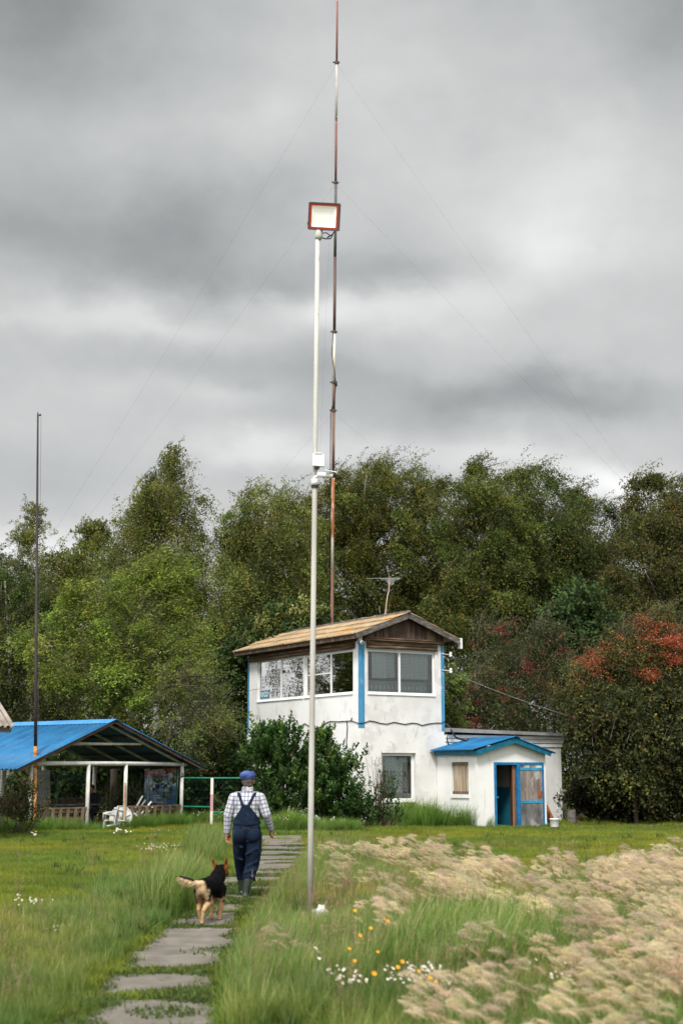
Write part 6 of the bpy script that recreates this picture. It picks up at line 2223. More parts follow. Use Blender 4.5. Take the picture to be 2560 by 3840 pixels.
# rowans with berry clusters
def berries(n_cl, col, lobes, Y, size=.035, per=26, top=0.0):
    def f(th, p0, out, Ls, dr):
        pts, d, _, _, _ = crown_points(lobes, Y, n_cl, .9, .82)
        pts[:, 1] -= .35
        rows, cc = [], []
        for p in pts:
            q = p + RNG.normal(0, .105, (per, 3)) * np.array([1.2, 1, .7])
            rows.append(q)
        q = np.concatenate(rows)
        n = len(q)
        s = size * RNG.uniform(.7, 1.2, (n, 1))
        a = unit(RNG.normal(0, 1, (n, 3)))
        b = unit(np.cross(a, RNG.normal(0, 1, (n, 3))))
        c_ = np.cross(a, b)
        # each berry a small tetra-like solid (four faces)
        T4 = [q + a * s, q - a * s * .33 + b * s * .94, q - a * s * .33 - b * s * .47 + c_ * s * .82, q - a * s * .33 - b * s * .47 - c_ * s * .82]
        V = np.concatenate([np.stack([T4[i], T4[j], T4[k]], 1) for i, j, k in ((0, 1, 2), (0, 2, 3), (0, 3, 1), (1, 3, 2))])
        C = np.tile(np.asarray(col)[None] * RNG.uniform(.6, 1.3, (n, 1)), (4, 1))
        ob = quads_mesh('berry_clusters', V, C, M['berry'], th)
        tag(ob, kind='stuff')
    return f


L1 = [(1990, 2370, 90, 60), (1870, 2440, 120, 80), (2030, 2470, 130, 90), (1800, 2560, 130, 90), (1960, 2580, 170, 110), (2100, 2560, 90, 90), (1740, 2660, 80, 80), (1870, 2690, 140, 80), (2020, 2700, 140, 90), (1720, 2720, 50, 60), (2120, 2680, 70, 80)]
tree('rowan_tree', 'dark rowan with scattered dull red berry clusters right behind the annex roof', 'tree', 57.5, L1, [1920, (1915, 2750), (1930, 2600), (1960, 2450)], 3000, 18, .105, (.45, .9), (.3, .9), (.3, 0, 0), ROWAN, 'bark', .12, group='rowan trees',
     inner=.4, axis=(.3, 0, -.4), twigs=60, width=.36, jitter=.07, extra=berries(150, (.14, .027, .018), L1, 56.8, .030, 18))
L2 = [(2440, 2370, 90, 60), (2530, 2400, 100, 90), (2340, 2440, 100, 70), (2250, 2500, 90, 70), (2450, 2490, 130, 90), (2200, 2560, 90, 70), (2330, 2590, 130, 90), (2520, 2590, 150, 120)]
L2b = [(2430, 2350, 90, 40), (2350, 2420, 100, 50), (2480, 2420, 100, 60), (2270, 2470, 90, 50), (2190, 2520, 70, 40), (2400, 2490, 110, 50), (2540, 2380, 70, 60), (2230, 2560, 90, 40)]
tree('rowan_tree', 'rowan crowned with bright orange-red berries at the right picture edge', 'tree', 51.5, L2, [2420, (2410, 2800), (2415, 2600), (2430, 2430)], 2500, 18, .11, (.45, .95), (.2, .8), (.5, 0, .05), [(5, (.085, .092, .030)), (3, (.115, .12, .035)), (2, (.055, .062, .024)), (1, (.19, .15, .04))], 'bark', .12, group='rowan trees',
     inner=.4, axis=(.5, 0, -.2), twigs=60, width=.38, jitter=.07, extra=berries(230, (.32, .060, .019), L2b, 50.6, .026, 15))
tree('viburnum_bush', 'tall fresh green broad-leaved bush between the two rowans', 'bush', 58.5,
     [(2130, 2270, 70, 55), (2180, 2340, 80, 70), (2110, 2370, 70, 70), (2170, 2450, 80, 80), (2200, 2560, 90, 100), (2150, 2680, 90, 100)],
     [2160, (2160, 2750), (2155, 2500), (2150, 2300)], 1300, 16, .15, (.35, .7), (.1, .7), (.15, 0, 0), [(5, (.050, .095, .030)), (3, (.070, .12, .036)), (2, (.030, .055, .020))], 'bark', .08, group=None, inner=.45, axis=(.2, 0, -.3), twigs=20, width=.7)
tree('bush', 'yellow-spotted green bush overhanging the annex corner and the wash stand', 'bush', 50.2,
     [(2260, 2640, 80, 60), (2370, 2660, 130, 80), (2490, 2690, 140, 100), (2245, 2730, 50, 50), (2310, 2760, 100, 80), (2410, 2800, 140, 90), (2540, 2820, 130, 110), (2265, 2850, 70, 60), (2310, 2880, 110, 50), (2480, 2890, 140, 70), (2600, 2700, 130, 140), (2235, 2800, 40, 60), (2240, 2900, 44, 50)],
     [2380, (2380, 2990), (2385, 2850), (2390, 2720)], 3400, 16, .125, (.4, .85), (.3, .9), (.2, 0, 0), [(5, (.050, .060, .022)), (3, (.074, .082, .028)), (2, (.032, .040, .017)), (1, (.17, .15, .04))], 'bark', .09, group=None, inner=.45, axis=(.2, 0, -.4), twigs=40, width=.6)
tree('bush', 'bush with leaves coloured nearly black as deep shade behind the wash stand at the right edge', 'bush', 52.6,
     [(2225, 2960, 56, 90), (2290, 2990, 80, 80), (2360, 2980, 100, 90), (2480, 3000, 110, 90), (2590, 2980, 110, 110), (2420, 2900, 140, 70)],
     [2400, (2400, 3040), (2400, 2990), (2400, 2930)], 1900, 14, .15, (.3, .6), (.2, .7), (.05, 0, 0), [(5, (.020, .026, .012)), (2, (.034, .038, .016)), (1, (.05, .035, .02))], 'bark', .07, group=None, inner=.4, axis=(.1, 0, -.3), twigs=20)  # near-black leaf colours carry the shade below the overhanging bush
tree('bush', 'small light green bush beside the blue corner strip of the house', 'bush', 53.0, [(1690, 2555, 36, 40), (1705, 2610, 36, 40), (1700, 2690, 34, 50)], [1700, (1700, 2750), (1700, 2650), (1698, 2580)], 260, 14, .11, (.3, .5), (.0, .4), (.1, 0, 0),
     [(3, (.12, .17, .04)), (2, (.085, .12, .03))], 'bark', .04, group=None, twigs=10)

# shrubs in front of the house: upright leafy shoots
def shoot_shrub(label, Y, lobes, base_px, n, leaf=.14, pal=LILAC, L_=(.35, .7), m=18, inner=.35, nst=45):
    base = at(base_px, 2950, Y) * np.array([1, 1, 0])
    th = thing('shrub', label, 'shrub', base)
    p0, d, k, cen, rad = crown_points(lobes, Y, n, .8, inner)
    p0[:, 2] = np.maximum(p0[:, 2], .1)
    out = unit(d * np.array([.5, .5, .15]) + RNG.normal(0, .18, (n, 3)) + np.array([0.05, 0, 1.0]))
    Ls = RNG.uniform(L_[0], L_[1], n)
    t = (np.arange(m)[None, :] + RNG.uniform(0, 1, (n, m))) / m
    pos = p0[:, None] + out[:, None] * (Ls[:, None] * t)[..., None]
    a = RNG.uniform(0, 2 * math.pi, (n, m))
    rd = np.stack([np.cos(a), np.sin(a), np.zeros_like(a)], -1)
    ax = unit(rd * (1.15 - .85 * t[..., None]) + np.array([0, 0, .55]) + RNG.normal(0, .2, (n, m, 3)))
    sd = unit(np.cross(ax, np.array([0, 0, 1.0]) + RNG.normal(0, .4, (n, m, 3))))
    s = (leaf * (1.25 - .55 * t) * RNG.uniform(.8, 1.2, (n, m)))[..., None]
    V = np.stack([pos, pos + ax * s * .45 + sd * s * .26, pos + ax * s, pos + ax * s * .45 - sd * s * .26], 2).reshape(-1, 4, 3)
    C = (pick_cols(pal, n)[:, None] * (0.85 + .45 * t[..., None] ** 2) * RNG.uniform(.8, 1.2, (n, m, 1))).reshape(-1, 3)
    quads_mesh('foliage', V, C, M['leaf'], th)
    mb = MB()
    for i in RNG.integers(0, n, min(nst, n)):
        g = base + np.array([(p0[i][0] - base[0]) * .35, (p0[i][1] - base[1]) * .35, 0])
        mb.tube([g, (g + p0[i]) / 2 + np.array([0, 0, -.1]), p0[i] + out[i] * Ls[i] * .95], [.016, .012, .004], 4, False)
    mb.build('stem', M['bark'], th)
    return th


HY = 45.3
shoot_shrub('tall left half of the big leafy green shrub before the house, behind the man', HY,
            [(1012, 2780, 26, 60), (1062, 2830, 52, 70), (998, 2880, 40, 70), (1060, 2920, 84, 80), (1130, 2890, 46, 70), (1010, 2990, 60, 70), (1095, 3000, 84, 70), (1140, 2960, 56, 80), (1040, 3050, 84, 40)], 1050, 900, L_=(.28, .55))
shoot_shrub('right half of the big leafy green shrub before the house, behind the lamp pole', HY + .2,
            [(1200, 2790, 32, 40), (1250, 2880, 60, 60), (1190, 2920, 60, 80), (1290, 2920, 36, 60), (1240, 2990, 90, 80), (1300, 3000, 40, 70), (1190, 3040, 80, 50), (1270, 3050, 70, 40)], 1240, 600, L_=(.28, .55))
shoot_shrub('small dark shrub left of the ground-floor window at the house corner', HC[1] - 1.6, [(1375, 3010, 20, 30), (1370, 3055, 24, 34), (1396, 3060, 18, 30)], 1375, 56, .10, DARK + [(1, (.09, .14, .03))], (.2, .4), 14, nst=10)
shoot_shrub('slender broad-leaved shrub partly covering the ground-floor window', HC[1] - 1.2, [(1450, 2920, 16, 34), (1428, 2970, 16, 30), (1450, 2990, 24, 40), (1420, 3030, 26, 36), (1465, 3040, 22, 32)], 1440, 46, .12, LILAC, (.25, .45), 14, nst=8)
th = shoot_shrub('dry reddish-brown weed stalk standing before the ground-floor window', HC[1] - 1.4, [(1408, 2890, 12, 22), (1418, 2930, 14, 30), (1500, 3030, 18, 40), (1425, 2960, 10, 30)], 1420, 34, .045, [(3, (.26, .16, .10)), (2, (.18, .13, .08))], (.25, .5), 12)
shoot_shrub('small leafy sapling whose dark branches hang before the poster board', 48.0, [(610, 2945, 34, 22), (640, 2965, 30, 28), (650, 2925, 26, 22), (590, 2965, 24, 14), (630, 2895, 18, 14), (640, 2990, 24, 16)], 668, 22, .13, [(4, (.022, .036, .014)), (2, (.035, .05, .018))], (.15, .3), 10, nst=4)
for lb, Y, lobes, bx, n in (('pale wormwood plant behind the tipped table in the pavilion', 50.5, [(415, 2985, 36, 30), (440, 2965, 24, 24), (400, 3010, 40, 24)], 420, 90), ('tall grey-green weed beside the poster board', 49.6, [(520, 2975, 16, 40), (510, 3010, 30, 30), (535, 3000, 14, 30)], 520, 60)):
    shoot_shrub(lb, Y, lobes, bx, n, .05, [(3, (.21, .22, .12)), (2, (.28, .28, .17)), (1, (.12, .13, .06))], (.25, .45), 16, nst=10)
shoot_shrub('overgrown weeds with dry brown tops at the left end of the pavilion', 41.0, [(70, 3020, 50, 50), (40, 3070, 60, 40), (110, 3060, 40, 40), (95, 2980, 24, 50)], 70, 220, .07, [(3, (.055, .07, .022)), (2, (.12, .09, .045)), (2, (.04, .05, .018))], (.3, .6), 16, nst=14)
# ================================================================== ground
def ground_sheet():
    xs = np.concatenate([np.linspace(-3000, -60, 8), np.linspace(-50, 50, 101), np.linspace(60, 3000, 8)])
    ys = np.concatenate([np.linspace(-3000, -20, 6), np.linspace(-15, 75, 91), np.linspace(90, 4000, 8)])
    X, Yg = np.meshgrid(xs, ys)
    Z = hfun(X, Yg)
    V = np.stack([X, Yg, Z], -1).reshape(-1, 3)
    w = len(xs)
    F_ = [(j * w + i, j * w + i + 1, (j + 1) * w + i + 1, (j + 1) * w + i) for j in range(len(ys) - 1) for i in range(w - 1)]
    mb = MB()
    mb.v = list(V)
    mb.f = [list(f) for f in F_]
    o = mb.build('ground', pmat('ground_soil', [(0.3, (0.040, 0.050, 0.016, 1)), (0.5, (0.065, 0.078, 0.022, 1)), (0.7, (0.095, 0.095, 0.032, 1))], 0.6, 8, 0.95, overlay=[(3.0, 0.58, 0.68, (0.10, 0.08, 0.045, 1), (1, 1, 1))]), None, True)
    tag(o, kind='structure')


ground_sheet()

# ------------------------------------------------------------------ concrete slabs of the path
SLABS = [
    # corners in the photograph: near left, near right, far right, far left
    ((310, 3870), (815, 3866), (778, 3764), (418, 3768)),
    ((375, 3744), (772, 3726), (772, 3664), (432, 3666)),
    ((478, 3646), (800, 3634), (806, 3574), (505, 3577)),
    ((556, 3572), (868, 3566), (902, 3489), (640, 3488)),
    ((640, 3480), (862, 3478), (874, 3432), (672, 3437)),
    ((800, 3423), (905, 3421), (915, 3390), (812, 3392)),
    ((818, 3376), (960, 3374), (970, 3358), (830, 3360)),
    ((838, 3352), (1046, 3346), (1056, 3329), (842, 3330)),
    ((834, 3322), (1050, 3318), (1062, 3291), (842, 3294)),
    ((924, 3286), (1094, 3282), (1100, 3267), (930, 3270)),
    ((932, 3264), (1108, 3261), (1118, 3243), (938, 3245)),
    ((944, 3241), (1120, 3239), (1124, 3231), (948, 3233)),
    ((950, 3228), (1136, 3226), (1140, 3213), (956, 3214)),
    ((956, 3209), (1140, 3207), (1146, 3193), (962, 3194)),
    ((970, 3190), (1146, 3187), (1148, 3177), (976, 3178)),
    ((984, 3174), (1146, 3171), (1150, 3164), (988, 3165)),
    ((992, 3162), (1148, 3160), (1150, 3151), (998, 3152)),
    ((984, 3148), (1124, 3146), (1128, 3137), (988, 3138)),
]
ORD = ['nearest', 'second', 'third', 'fourth', 'fifth', 'sixth', 'seventh', 'eighth', 'ninth', 'tenth', 'eleventh', 'twelfth', 'thirteenth', 'fourteenth', 'fifteenth', 'sixteenth', 'seventeenth', 'farthest']
SLAB_XY = []
for k, q in enumerate(SLABS):
    P4 = [gr(*c) for c in q]
    c = sum(P4) / 4
    P4 = [c + (p - c) * (1.16 if k < 4 else 1.09) * np.array([1, 0, 0]) + (p - c) * 1.06 * np.array([0, 1, 1]) for p in P4]
    for e in (0, 1):
        P4[e] = P4[e] - np.array([0, .05 if k < 3 else .07, 0])
    mb = MB()
    # broken outline: every edge is subdivided and nibbled
    ring = []
    for i in range(4):
        a, b = P4[i], P4[(i + 1) % 4]
        for f in np.linspace(0, 1, 7)[:-1]:
            p = a * (1 - f) + b * f
            p = p + (p - c) * RNG.uniform(-.035, .012) if 0 < f else p - (p - c) * RNG.uniform(.0, .06)
            ring.append(p)
    ring = np.array(ring)
    SLAB_XY.append(ring[:, :2])
    n = len(ring)
    tl = RNG.normal(0, .006, 2)
    zt = lambda p: 0.028 + (p[0] - c[0]) * tl[0] + (p[1] - c[1]) * tl[1]
    inner = ring + (c - ring) * .02
    V = [np.array([p[0], p[1], -.08]) for p in ring] + [np.array([p[0], p[1], zt(p) - .012]) for p in ring] + [np.array([p[0], p[1], zt(p)]) for p in inner]
    F_ = []
    for j in (0, 1):
        for i in range(n):
            F_.append((j * n + i, j * n + (i + 1) % n, (j + 1) * n + (i + 1) % n, (j + 1) * n + i))
    F_.append(tuple(2 * n + i for i in range(n)))
    o = mb.add(V, F_).build('path_slab', M['concrete'])
    lb = {0: 'weathered concrete path slab nearest the camera, cut by the bottom picture edge', 17: 'concrete path slab farthest away, reaching the tall grass before the shrub',
          4: 'concrete path slab under the hind paws of the dog'}.get(k, 'weathered concrete path slab, %s along the path counted from the camera' % ORD[k])
    tag(o, lb, 'paving slab', 'concrete slabs of the garden path')


def inside(poly, x, y):
    poly = np.asarray(poly, float)
    r = np.zeros(len(x), bool)
    j = len(poly) - 1
    for i in range(len(poly)):
        xi, yi = poly[i]
        xj, yj = poly[j]
        c = ((yi > y) != (yj > y)) & (x < (xj - xi) * (y - yi) / (yj - yi + 1e-12) + xi)
        r ^= c
        j = i
    return r


# ------------------------------------------------------------------ grasses: tufts scattered by geometry nodes
GRASS_SRC = {}
M['grass'] = leafmat('grass', 0.42, 0.5, True, 0.3)
M['awn'] = leafmat('awn', 0.55, 0.6, True, 0.2)


def blades(n, h, w, spread, lean, curl, c0, c1, seed, segs=4, hvar=.35, winddir=(1, 0)):
    rg = np.random.default_rng(seed)
    r = spread * np.sqrt(rg.uniform(0, 1, n))
    a = rg.uniform(0, 2 * math.pi, n)
    base = np.stack([r * np.cos(a), r * np.sin(a), np.zeros(n)], 1)
    ht = h * rg.uniform(1 - hvar, 1 + hvar, n)
    b = rg.uniform(0, 2 * math.pi, n)
    d = np.stack([np.cos(b), np.sin(b)], 1) * rg.uniform(.1, 1, (n, 1)) * curl + np.array(winddir) * lean
    d3 = np.concatenate([d, np.zeros((n, 1))], 1)
    sa = rg.uniform(0, math.pi, n)
    sd = np.stack([np.cos(sa), np.sin(sa), np.zeros(n)], 1)
    ts = np.linspace(0, 1, segs)
    rows = []
    for t in ts:
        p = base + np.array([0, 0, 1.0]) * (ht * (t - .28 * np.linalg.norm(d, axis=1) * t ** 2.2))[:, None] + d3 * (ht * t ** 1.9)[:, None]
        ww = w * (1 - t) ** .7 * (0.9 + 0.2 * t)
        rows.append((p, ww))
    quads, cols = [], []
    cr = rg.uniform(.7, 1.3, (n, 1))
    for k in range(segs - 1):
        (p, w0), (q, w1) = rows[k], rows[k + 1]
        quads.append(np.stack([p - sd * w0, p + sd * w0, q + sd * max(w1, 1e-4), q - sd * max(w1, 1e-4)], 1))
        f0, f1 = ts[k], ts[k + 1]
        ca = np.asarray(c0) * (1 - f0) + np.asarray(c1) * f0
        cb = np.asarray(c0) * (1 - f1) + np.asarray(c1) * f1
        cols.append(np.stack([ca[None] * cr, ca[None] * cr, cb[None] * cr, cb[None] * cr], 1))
    return np.concatenate(quads), np.concatenate(cols), rows[-1][0], d3


def src(kind, name, V, C, mat):
    col = GRASS_SRC.setdefault(kind, bpy.data.collections.new('src_' + kind))
    o = quads_mesh(name, V, C, mat, None, link=False)
    col.objects.link(o)


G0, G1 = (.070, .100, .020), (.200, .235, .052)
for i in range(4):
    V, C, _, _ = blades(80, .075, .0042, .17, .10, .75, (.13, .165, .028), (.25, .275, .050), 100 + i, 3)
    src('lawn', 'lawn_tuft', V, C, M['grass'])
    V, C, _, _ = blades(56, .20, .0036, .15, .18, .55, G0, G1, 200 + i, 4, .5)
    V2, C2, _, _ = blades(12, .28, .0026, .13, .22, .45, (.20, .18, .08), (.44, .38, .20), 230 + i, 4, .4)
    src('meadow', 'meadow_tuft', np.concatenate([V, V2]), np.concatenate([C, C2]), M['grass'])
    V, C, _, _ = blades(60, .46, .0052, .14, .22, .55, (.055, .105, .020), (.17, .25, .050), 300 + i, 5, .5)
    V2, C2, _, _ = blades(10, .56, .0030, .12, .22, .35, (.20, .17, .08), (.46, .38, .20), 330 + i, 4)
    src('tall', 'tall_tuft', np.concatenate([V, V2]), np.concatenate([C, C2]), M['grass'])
    # ground-hugging weeds: short broad leaves
    V, C, _, _ = blades(70, .036, .009, .15, .1, .9, (.045, .078, .018), (.080, .115, .026), 400 + i, 3)
    src('weed', 'weed_tuft', V, C, M['grass'])
    # foxtail barley: bending stems with silky plumes
    V, C, tips, d3 = blades(9, .40, .0016, .15, .34, .25, (.14, .16, .05), (.40, .36, .18), 500 + i, 5, .3)
    rg = np.random.default_rng(550 + i)
    A_, CA = [V], [C]
    for j in range(len(tips)):
        dirn = unit(np.array([.85, rg.normal(0, .25), rg.uniform(-.25, .35)]))
        ln = rg.uniform(.07, .12)
        na = 80
        s = rg.uniform(0, 1, na)
        bp = tips[j] + dirn * (ln * s)[:, None] - np.array([0, 0, 1.0]) * (ln * .35 * s ** 2)[:, None]
        dv = unit(dirn[None] * 1.0 + rg.normal(0, .42, (na, 3)) + np.array([0, 0, -.12]))
        la = rg.uniform(.040, .080, na)[:, None]
        sdv = unit(np.cross(dv, rg.normal(0, 1, (na, 3)))) * .0013
        mid = bp + dv * la * .55
        tp = bp + dv * la - np.array([0, 0, .010])
        A_.append(np.stack([bp - sdv, bp + sdv, tp + sdv * .2, tp - sdv * .2], 1))
        cc = np.array([.86, .79, .63]) * rg.uniform(.75, 1.15, (na, 1)) * np.array([1, rg.uniform(.90, 1.06), rg.uniform(.85, 1.05)])
        CA.append(np.repeat(cc[:, None], 4, 1))
    src('foxtail', 'foxtail_tuft', np.concatenate(A_), np.concatenate(CA), M['awn'])


def scatter(name, kind, pts, scl, tint, rot=60):
    """points with attributes; a geometry-nodes modifier puts a tuft on each"""
    n = len(pts)
    me = bpy.data.meshes.new(name)
    me.vertices.add(n)
    me.vertices.foreach_set('co', pts.astype(np.float32).reshape(-1))
    for an, ty, val in (('idx', 'INT', RNG.integers(0, 4, n).astype(np.int32)), ('rz', 'FLOAT', R(rot) * RNG.uniform(-1, 1, n).astype(np.float32)), ('scl', 'FLOAT', scl.astype(np.float32))):
        a = me.attributes.new(an, ty, 'POINT')
        a.data.foreach_set('value', val)
    a = me.attributes.new('tint', 'FLOAT_COLOR', 'POINT')
    c4 = np.ones((n, 4), np.float32)
    c4[:, :3] = tint
    a.data.foreach_set('color', c4.reshape(-1))
    o = bpy.data.objects.new(name, me)
    COL.objects.link(o)
    ng = bpy.data.node_groups.new('scatter_' + kind, 'GeometryNodeTree')
    ng.interface.new_socket('Geometry', in_out='INPUT', socket_type='NodeSocketGeometry')
    ng.interface.new_socket('Geometry', in_out='OUTPUT', socket_type='NodeSocketGeometry')
    N, L = ng.nodes.new, ng.links.new
    gi, go = N('NodeGroupInput'), N('NodeGroupOutput')
    ip = N('GeometryNodeInstanceOnPoints')
    ci = N('GeometryNodeCollectionInfo')
    ci.inputs['Collection'].default_value = GRASS_SRC[kind]
    ci.inputs['Separate Children'].default_value = True
    ip.inputs['Pick Instance'].default_value = True
    L(gi.outputs[0], ip.inputs['Points'])
    L(ci.outputs[0], ip.inputs['Instance'])

    def attr(nm, dt):
        a_ = N('GeometryNodeInputNamedAttribute')
        a_.data_type = dt
        a_.inputs['Name'].default_value = nm
        return a_.outputs['Attribute']
    L(attr('idx', 'INT'), ip.inputs['Instance Index'])
    cx = N('ShaderNodeCombineXYZ')
    L(attr('rz', 'FLOAT'), cx.inputs['Z'])
    L(cx.outputs[0], ip.inputs['Rotation'])
    L(attr('scl', 'FLOAT'), ip.inputs['Scale'])
    L(ip.outputs[0], go.inputs[0])
    md = o.modifiers.new('scatter', 'NODES')
    md.node_group = ng
    tag(o, kind='stuff')
    return o


def sample_ground(n, y0, y1, margin=.40):
    n = int(n * 1.36)
    """even cover of the seen meadow, denser towards the camera"""
    u = RNG.uniform(0, 1, n)
    y = y0 * (y1 / y0) ** u
    hw = y * (1280 / FPX) * (1 + margin) + .8
    x = RNG.uniform(-1, 1, n) * hw
    return np.stack([x, y, np.zeros(n)], 1)


def finish(p):
    p[:, 2] = hfun(p[:, 0], p[:, 1])
    return p


def patch(p, sc, seed):
    return fbm(p, sc, seed, 3)


def on_house(p):
    d = p - HC
    u, v = d @ HU, d @ HN
    return ((u > -.0) & (u < UA) & (v < 0.02)) | ((u > PU0 - .02) & (u < PU1 + .02) & (v < PV + .02)) | ((u > DL - .1) & (u < DM + .9) & (v < PV + .5))


def in_pav(p):
    d = p - PA
    a, b = d @ PE1, d @ PE2
    return (a > .1) & (a < 6.3) & (b > .25) & (b < 4.2)


def near_slab(p, grow=1.0):
    r = np.zeros(len(p), bool)
    for s in SLAB_XY:
        c = s.mean(0)
        r |= inside(c + (s - c) * grow, p[:, 0], p[:, 1])
    return r


PATH_BAND = [(90, 3920), (290, 3740), (430, 3620), (560, 3500), (660, 3440), (790, 3390), (800, 3300), (920, 3240), (950, 3130), (1160, 3130), (1150, 3230), (1085, 3310), (1060, 3370), (980, 3440), (945, 3520), (880, 3640), (850, 3780), (870, 3920)]
FOX = [
    [(1390, 3300), (1440, 3240), (1530, 3190), (1640, 3270), (1800, 3280), (1900, 3330), (2000, 3290), (2200, 3340), (2330, 3260), (2450, 3250), (2560, 3330), (3300, 3300), (3300, 3420), (2400, 3400), (2000, 3370), (1600, 3330)],
    [(1240, 3180), (1330, 3170), (1350, 3240), (1300, 3270), (1250, 3240)],
    [(1660, 3400), (1900, 3380), (2200, 3400), (2560, 3430), (3300, 3450), (3300, 3560), (2200, 3540), (1800, 3540), (1660, 3480)],
    [(2080, 3640), (2250, 3540), (3300, 3470), (3300, 3950), (1200, 3950), (1300, 3800), (1720, 3740), (1960, 3760)],
    [(800, 3640), (860, 3560), (960, 3590), (960, 3680), (860, 3700)],
]
GREEN_GAP = [(1240, 3560), (1500, 3480), (1800, 3500), (2080, 3580), (2080, 3640), (1960, 3720), (1700, 3720), (1300, 3760), (1200, 3700)]
TALLR = [(900, 3640), (950, 3540), (985, 3440), (1080, 3340), (1110, 3240), (1180, 3160), (1360, 3180), (1440, 3330), (1640, 3380), (1660, 3500), (1500, 3620), (1300, 3780), (1200, 3900), (870, 3900), (870, 3700)]
TALLL = [(-700, 3900), (-700, 3560), (200, 3420), (420, 3300), (680, 3270), (720, 3160), (830, 3180), (830, 3330), (780, 3400), (640, 3470), (540, 3560), (420, 3680), (330, 3760), (250, 3900)]
CLUMPL = [(520, 3440), (600, 3330), (720, 3310), (760, 3370), (700, 3430), (620, 3470)]

def ragged(p, px, py, seed):
    """bend the outlines of the grass stands so that they fray"""
    a, b = patch(p, .9, seed), patch(p, 1.1, seed + 3.3)
    k = np.clip(16.0 / p[:, 1], .4, 1.4)
    return px + 150 * k * a, py + 70 * k * k * b


# short lawn everywhere
p = finish(sample_ground(30000, 9.0, 56.0))
px, py = proj(p)
n1 = patch(p, .22, 1.0)
n2 = patch(p, 1.3, 5.0)
keep = ~on_house(p) & ~near_slab(p, 1.03) & ~in_pav(p) & ~(inside(PATH_BAND, px, py) & (RNG.uniform(0, 1, len(p)) < .8))
far = p[:, 1] / 30
scl = RNG.uniform(.7, 1.25, len(p)) * np.clip(.8 + .35 * far, .8, 1.5)
yel = np.clip(.5 + n1 * 1.1 + n2 * .3, 0, 1)[:, None]
tint = np.array([.66, .90, .64]) * (1 - yel) + np.array([1.12, 1.06, .58]) * yel
tint = tint * (1 + .35 * n2[:, None])
shade = inside([(2060, 3060), (3300, 3060), (3300, 3120), (2060, 3110)], px, py)
keep &= ~(shade & (RNG.uniform(0, 1, len(p)) < .5))
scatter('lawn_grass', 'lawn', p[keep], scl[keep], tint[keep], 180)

# meadow grass
p = finish(sample_ground(26000, 9.0, 50.0))
px, py = proj(p)
n1 = patch(p, .35, 2.0)
n2 = patch(p, 1.1, 8.0)
rx_, ry_ = ragged(p, px, py, 21.0)
dens = np.where(inside(TALLL, rx_, ry_), .95, .0)
dens = np.maximum(dens, np.where(inside(TALLR, px, py), .75, 0))
dens = np.maximum(dens, np.where(inside(GREEN_GAP, rx_, ry_), .8, 0))
for f in FOX:
    dens = np.maximum(dens, np.where(inside(f, px, py), .45, 0))
dens = np.maximum(dens, np.where((py > 3150) & (py < 3420), np.clip(.10 + n1 * .9, 0, .7), 0))
dens = np.maximum(dens, np.where((px > 1280) & (py > 3330), .5, 0))
dens = dens * np.clip((p[:, 1] / 20) ** 1.1, .42, 1)
keep = (RNG.uniform(0, 1, len(p)) < dens) & ~near_slab(p, 1.04) & ~on_house(p) & ~in_pav(p)
keep &= ~(inside(PATH_BAND, px, py) & (RNG.uniform(0, 1, len(p)) < .995))
scl = RNG.uniform(.65, 1.25, len(p)) * np.where(py < 3300, .62, 1.0) * np.where(px < 640, .74, 1.0)
scl = scl * (1 - .6 * np.exp(-(((p[:, 0] - FB[0]) / .7) ** 2 + ((p[:, 1] - FB[1] + .7) / 1.1) ** 2)))
dry = np.clip(.35 + n1 * .8 + n2 * .4, 0, 1)[:, None]
tint = np.array([.66, 1.06, .72]) * (1 - dry) + np.array([1.25, 1.14, .80]) * dry
tint = tint * (1 + .35 * n2[:, None])
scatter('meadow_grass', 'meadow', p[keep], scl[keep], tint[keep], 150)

# tall grass: right of the path, clumps, along buildings
p = finish(sample_ground(24000, 9.0, 52.0))
px, py = proj(p)
n1 = patch(p, .8, 3.0)
d = p - HC
u, v = d @ HU, d @ HN
dl = np.abs(d @ HU + .35)            # along the left wall
dp_ = p - PA
pa, pb_ = dp_ @ PE1, dp_ @ PE2
dens = np.where(inside(TALLR, px, py), np.clip(.22 + n1 * 1.1, 0, .8), 0)
dens = np.maximum(dens, np.where(inside(CLUMPL, px, py), .7, 0))
dens = np.maximum(dens, np.where(inside(GREEN_GAP, px, py), np.clip(.15 + n1 * .5, 0, .5), 0))
dens = np.maximum(dens, np.where(inside([(700, 3230), (720, 3150), (830, 3160), (830, 3260)], px, py), .5, 0))
big = ((u > .2) & (u < PU0 - .1) & (v > .05) & (v < 2.4) & (v < 2.6)) | ((u > -1.5) & (u < .8) & (v > .05) & (v < 2.2))
dens = np.maximum(dens, np.where(big, .75, 0))
dens = np.maximum(dens, np.where((u > PU0) & (u < DL - .15) & (v > PV) & (v < PV + .5), .6, 0))
pavf = (pa > -1.5) & (pa < 8.8) & (pb_ > -.95) & (pb_ < .18)
dens = np.maximum(dens, np.where(pavf, .70, 0))
dens = np.maximum(dens, np.where((pa > 1.9) & (pa < 3.6) & (pb_ > -1.2) & (pb_ < .2), .25, 0) * 0)
shr = (p[:, 1] > HY - 2.6) & (p[:, 1] < HY + .4) & (px > 930) & (px < 1360)
dens = np.maximum(dens, np.where(shr, .75, 0))
dens = np.maximum(dens, np.where((p[:, 1] > 40.5) & (p[:, 1] < 43) & (px < 110), .6, 0))
rt = (py > 3040) & (py < 3092) & (px > 2110)
dens = np.maximum(dens, np.where(rt, .22, 0))
dens = np.where(py > 3200, dens * np.clip((p[:, 1] / 20) ** 1.1, .42, 1), dens)
keep = (RNG.uniform(0, 1, len(p)) < dens) & ~near_slab(p, 1.1) & ~on_house(p)
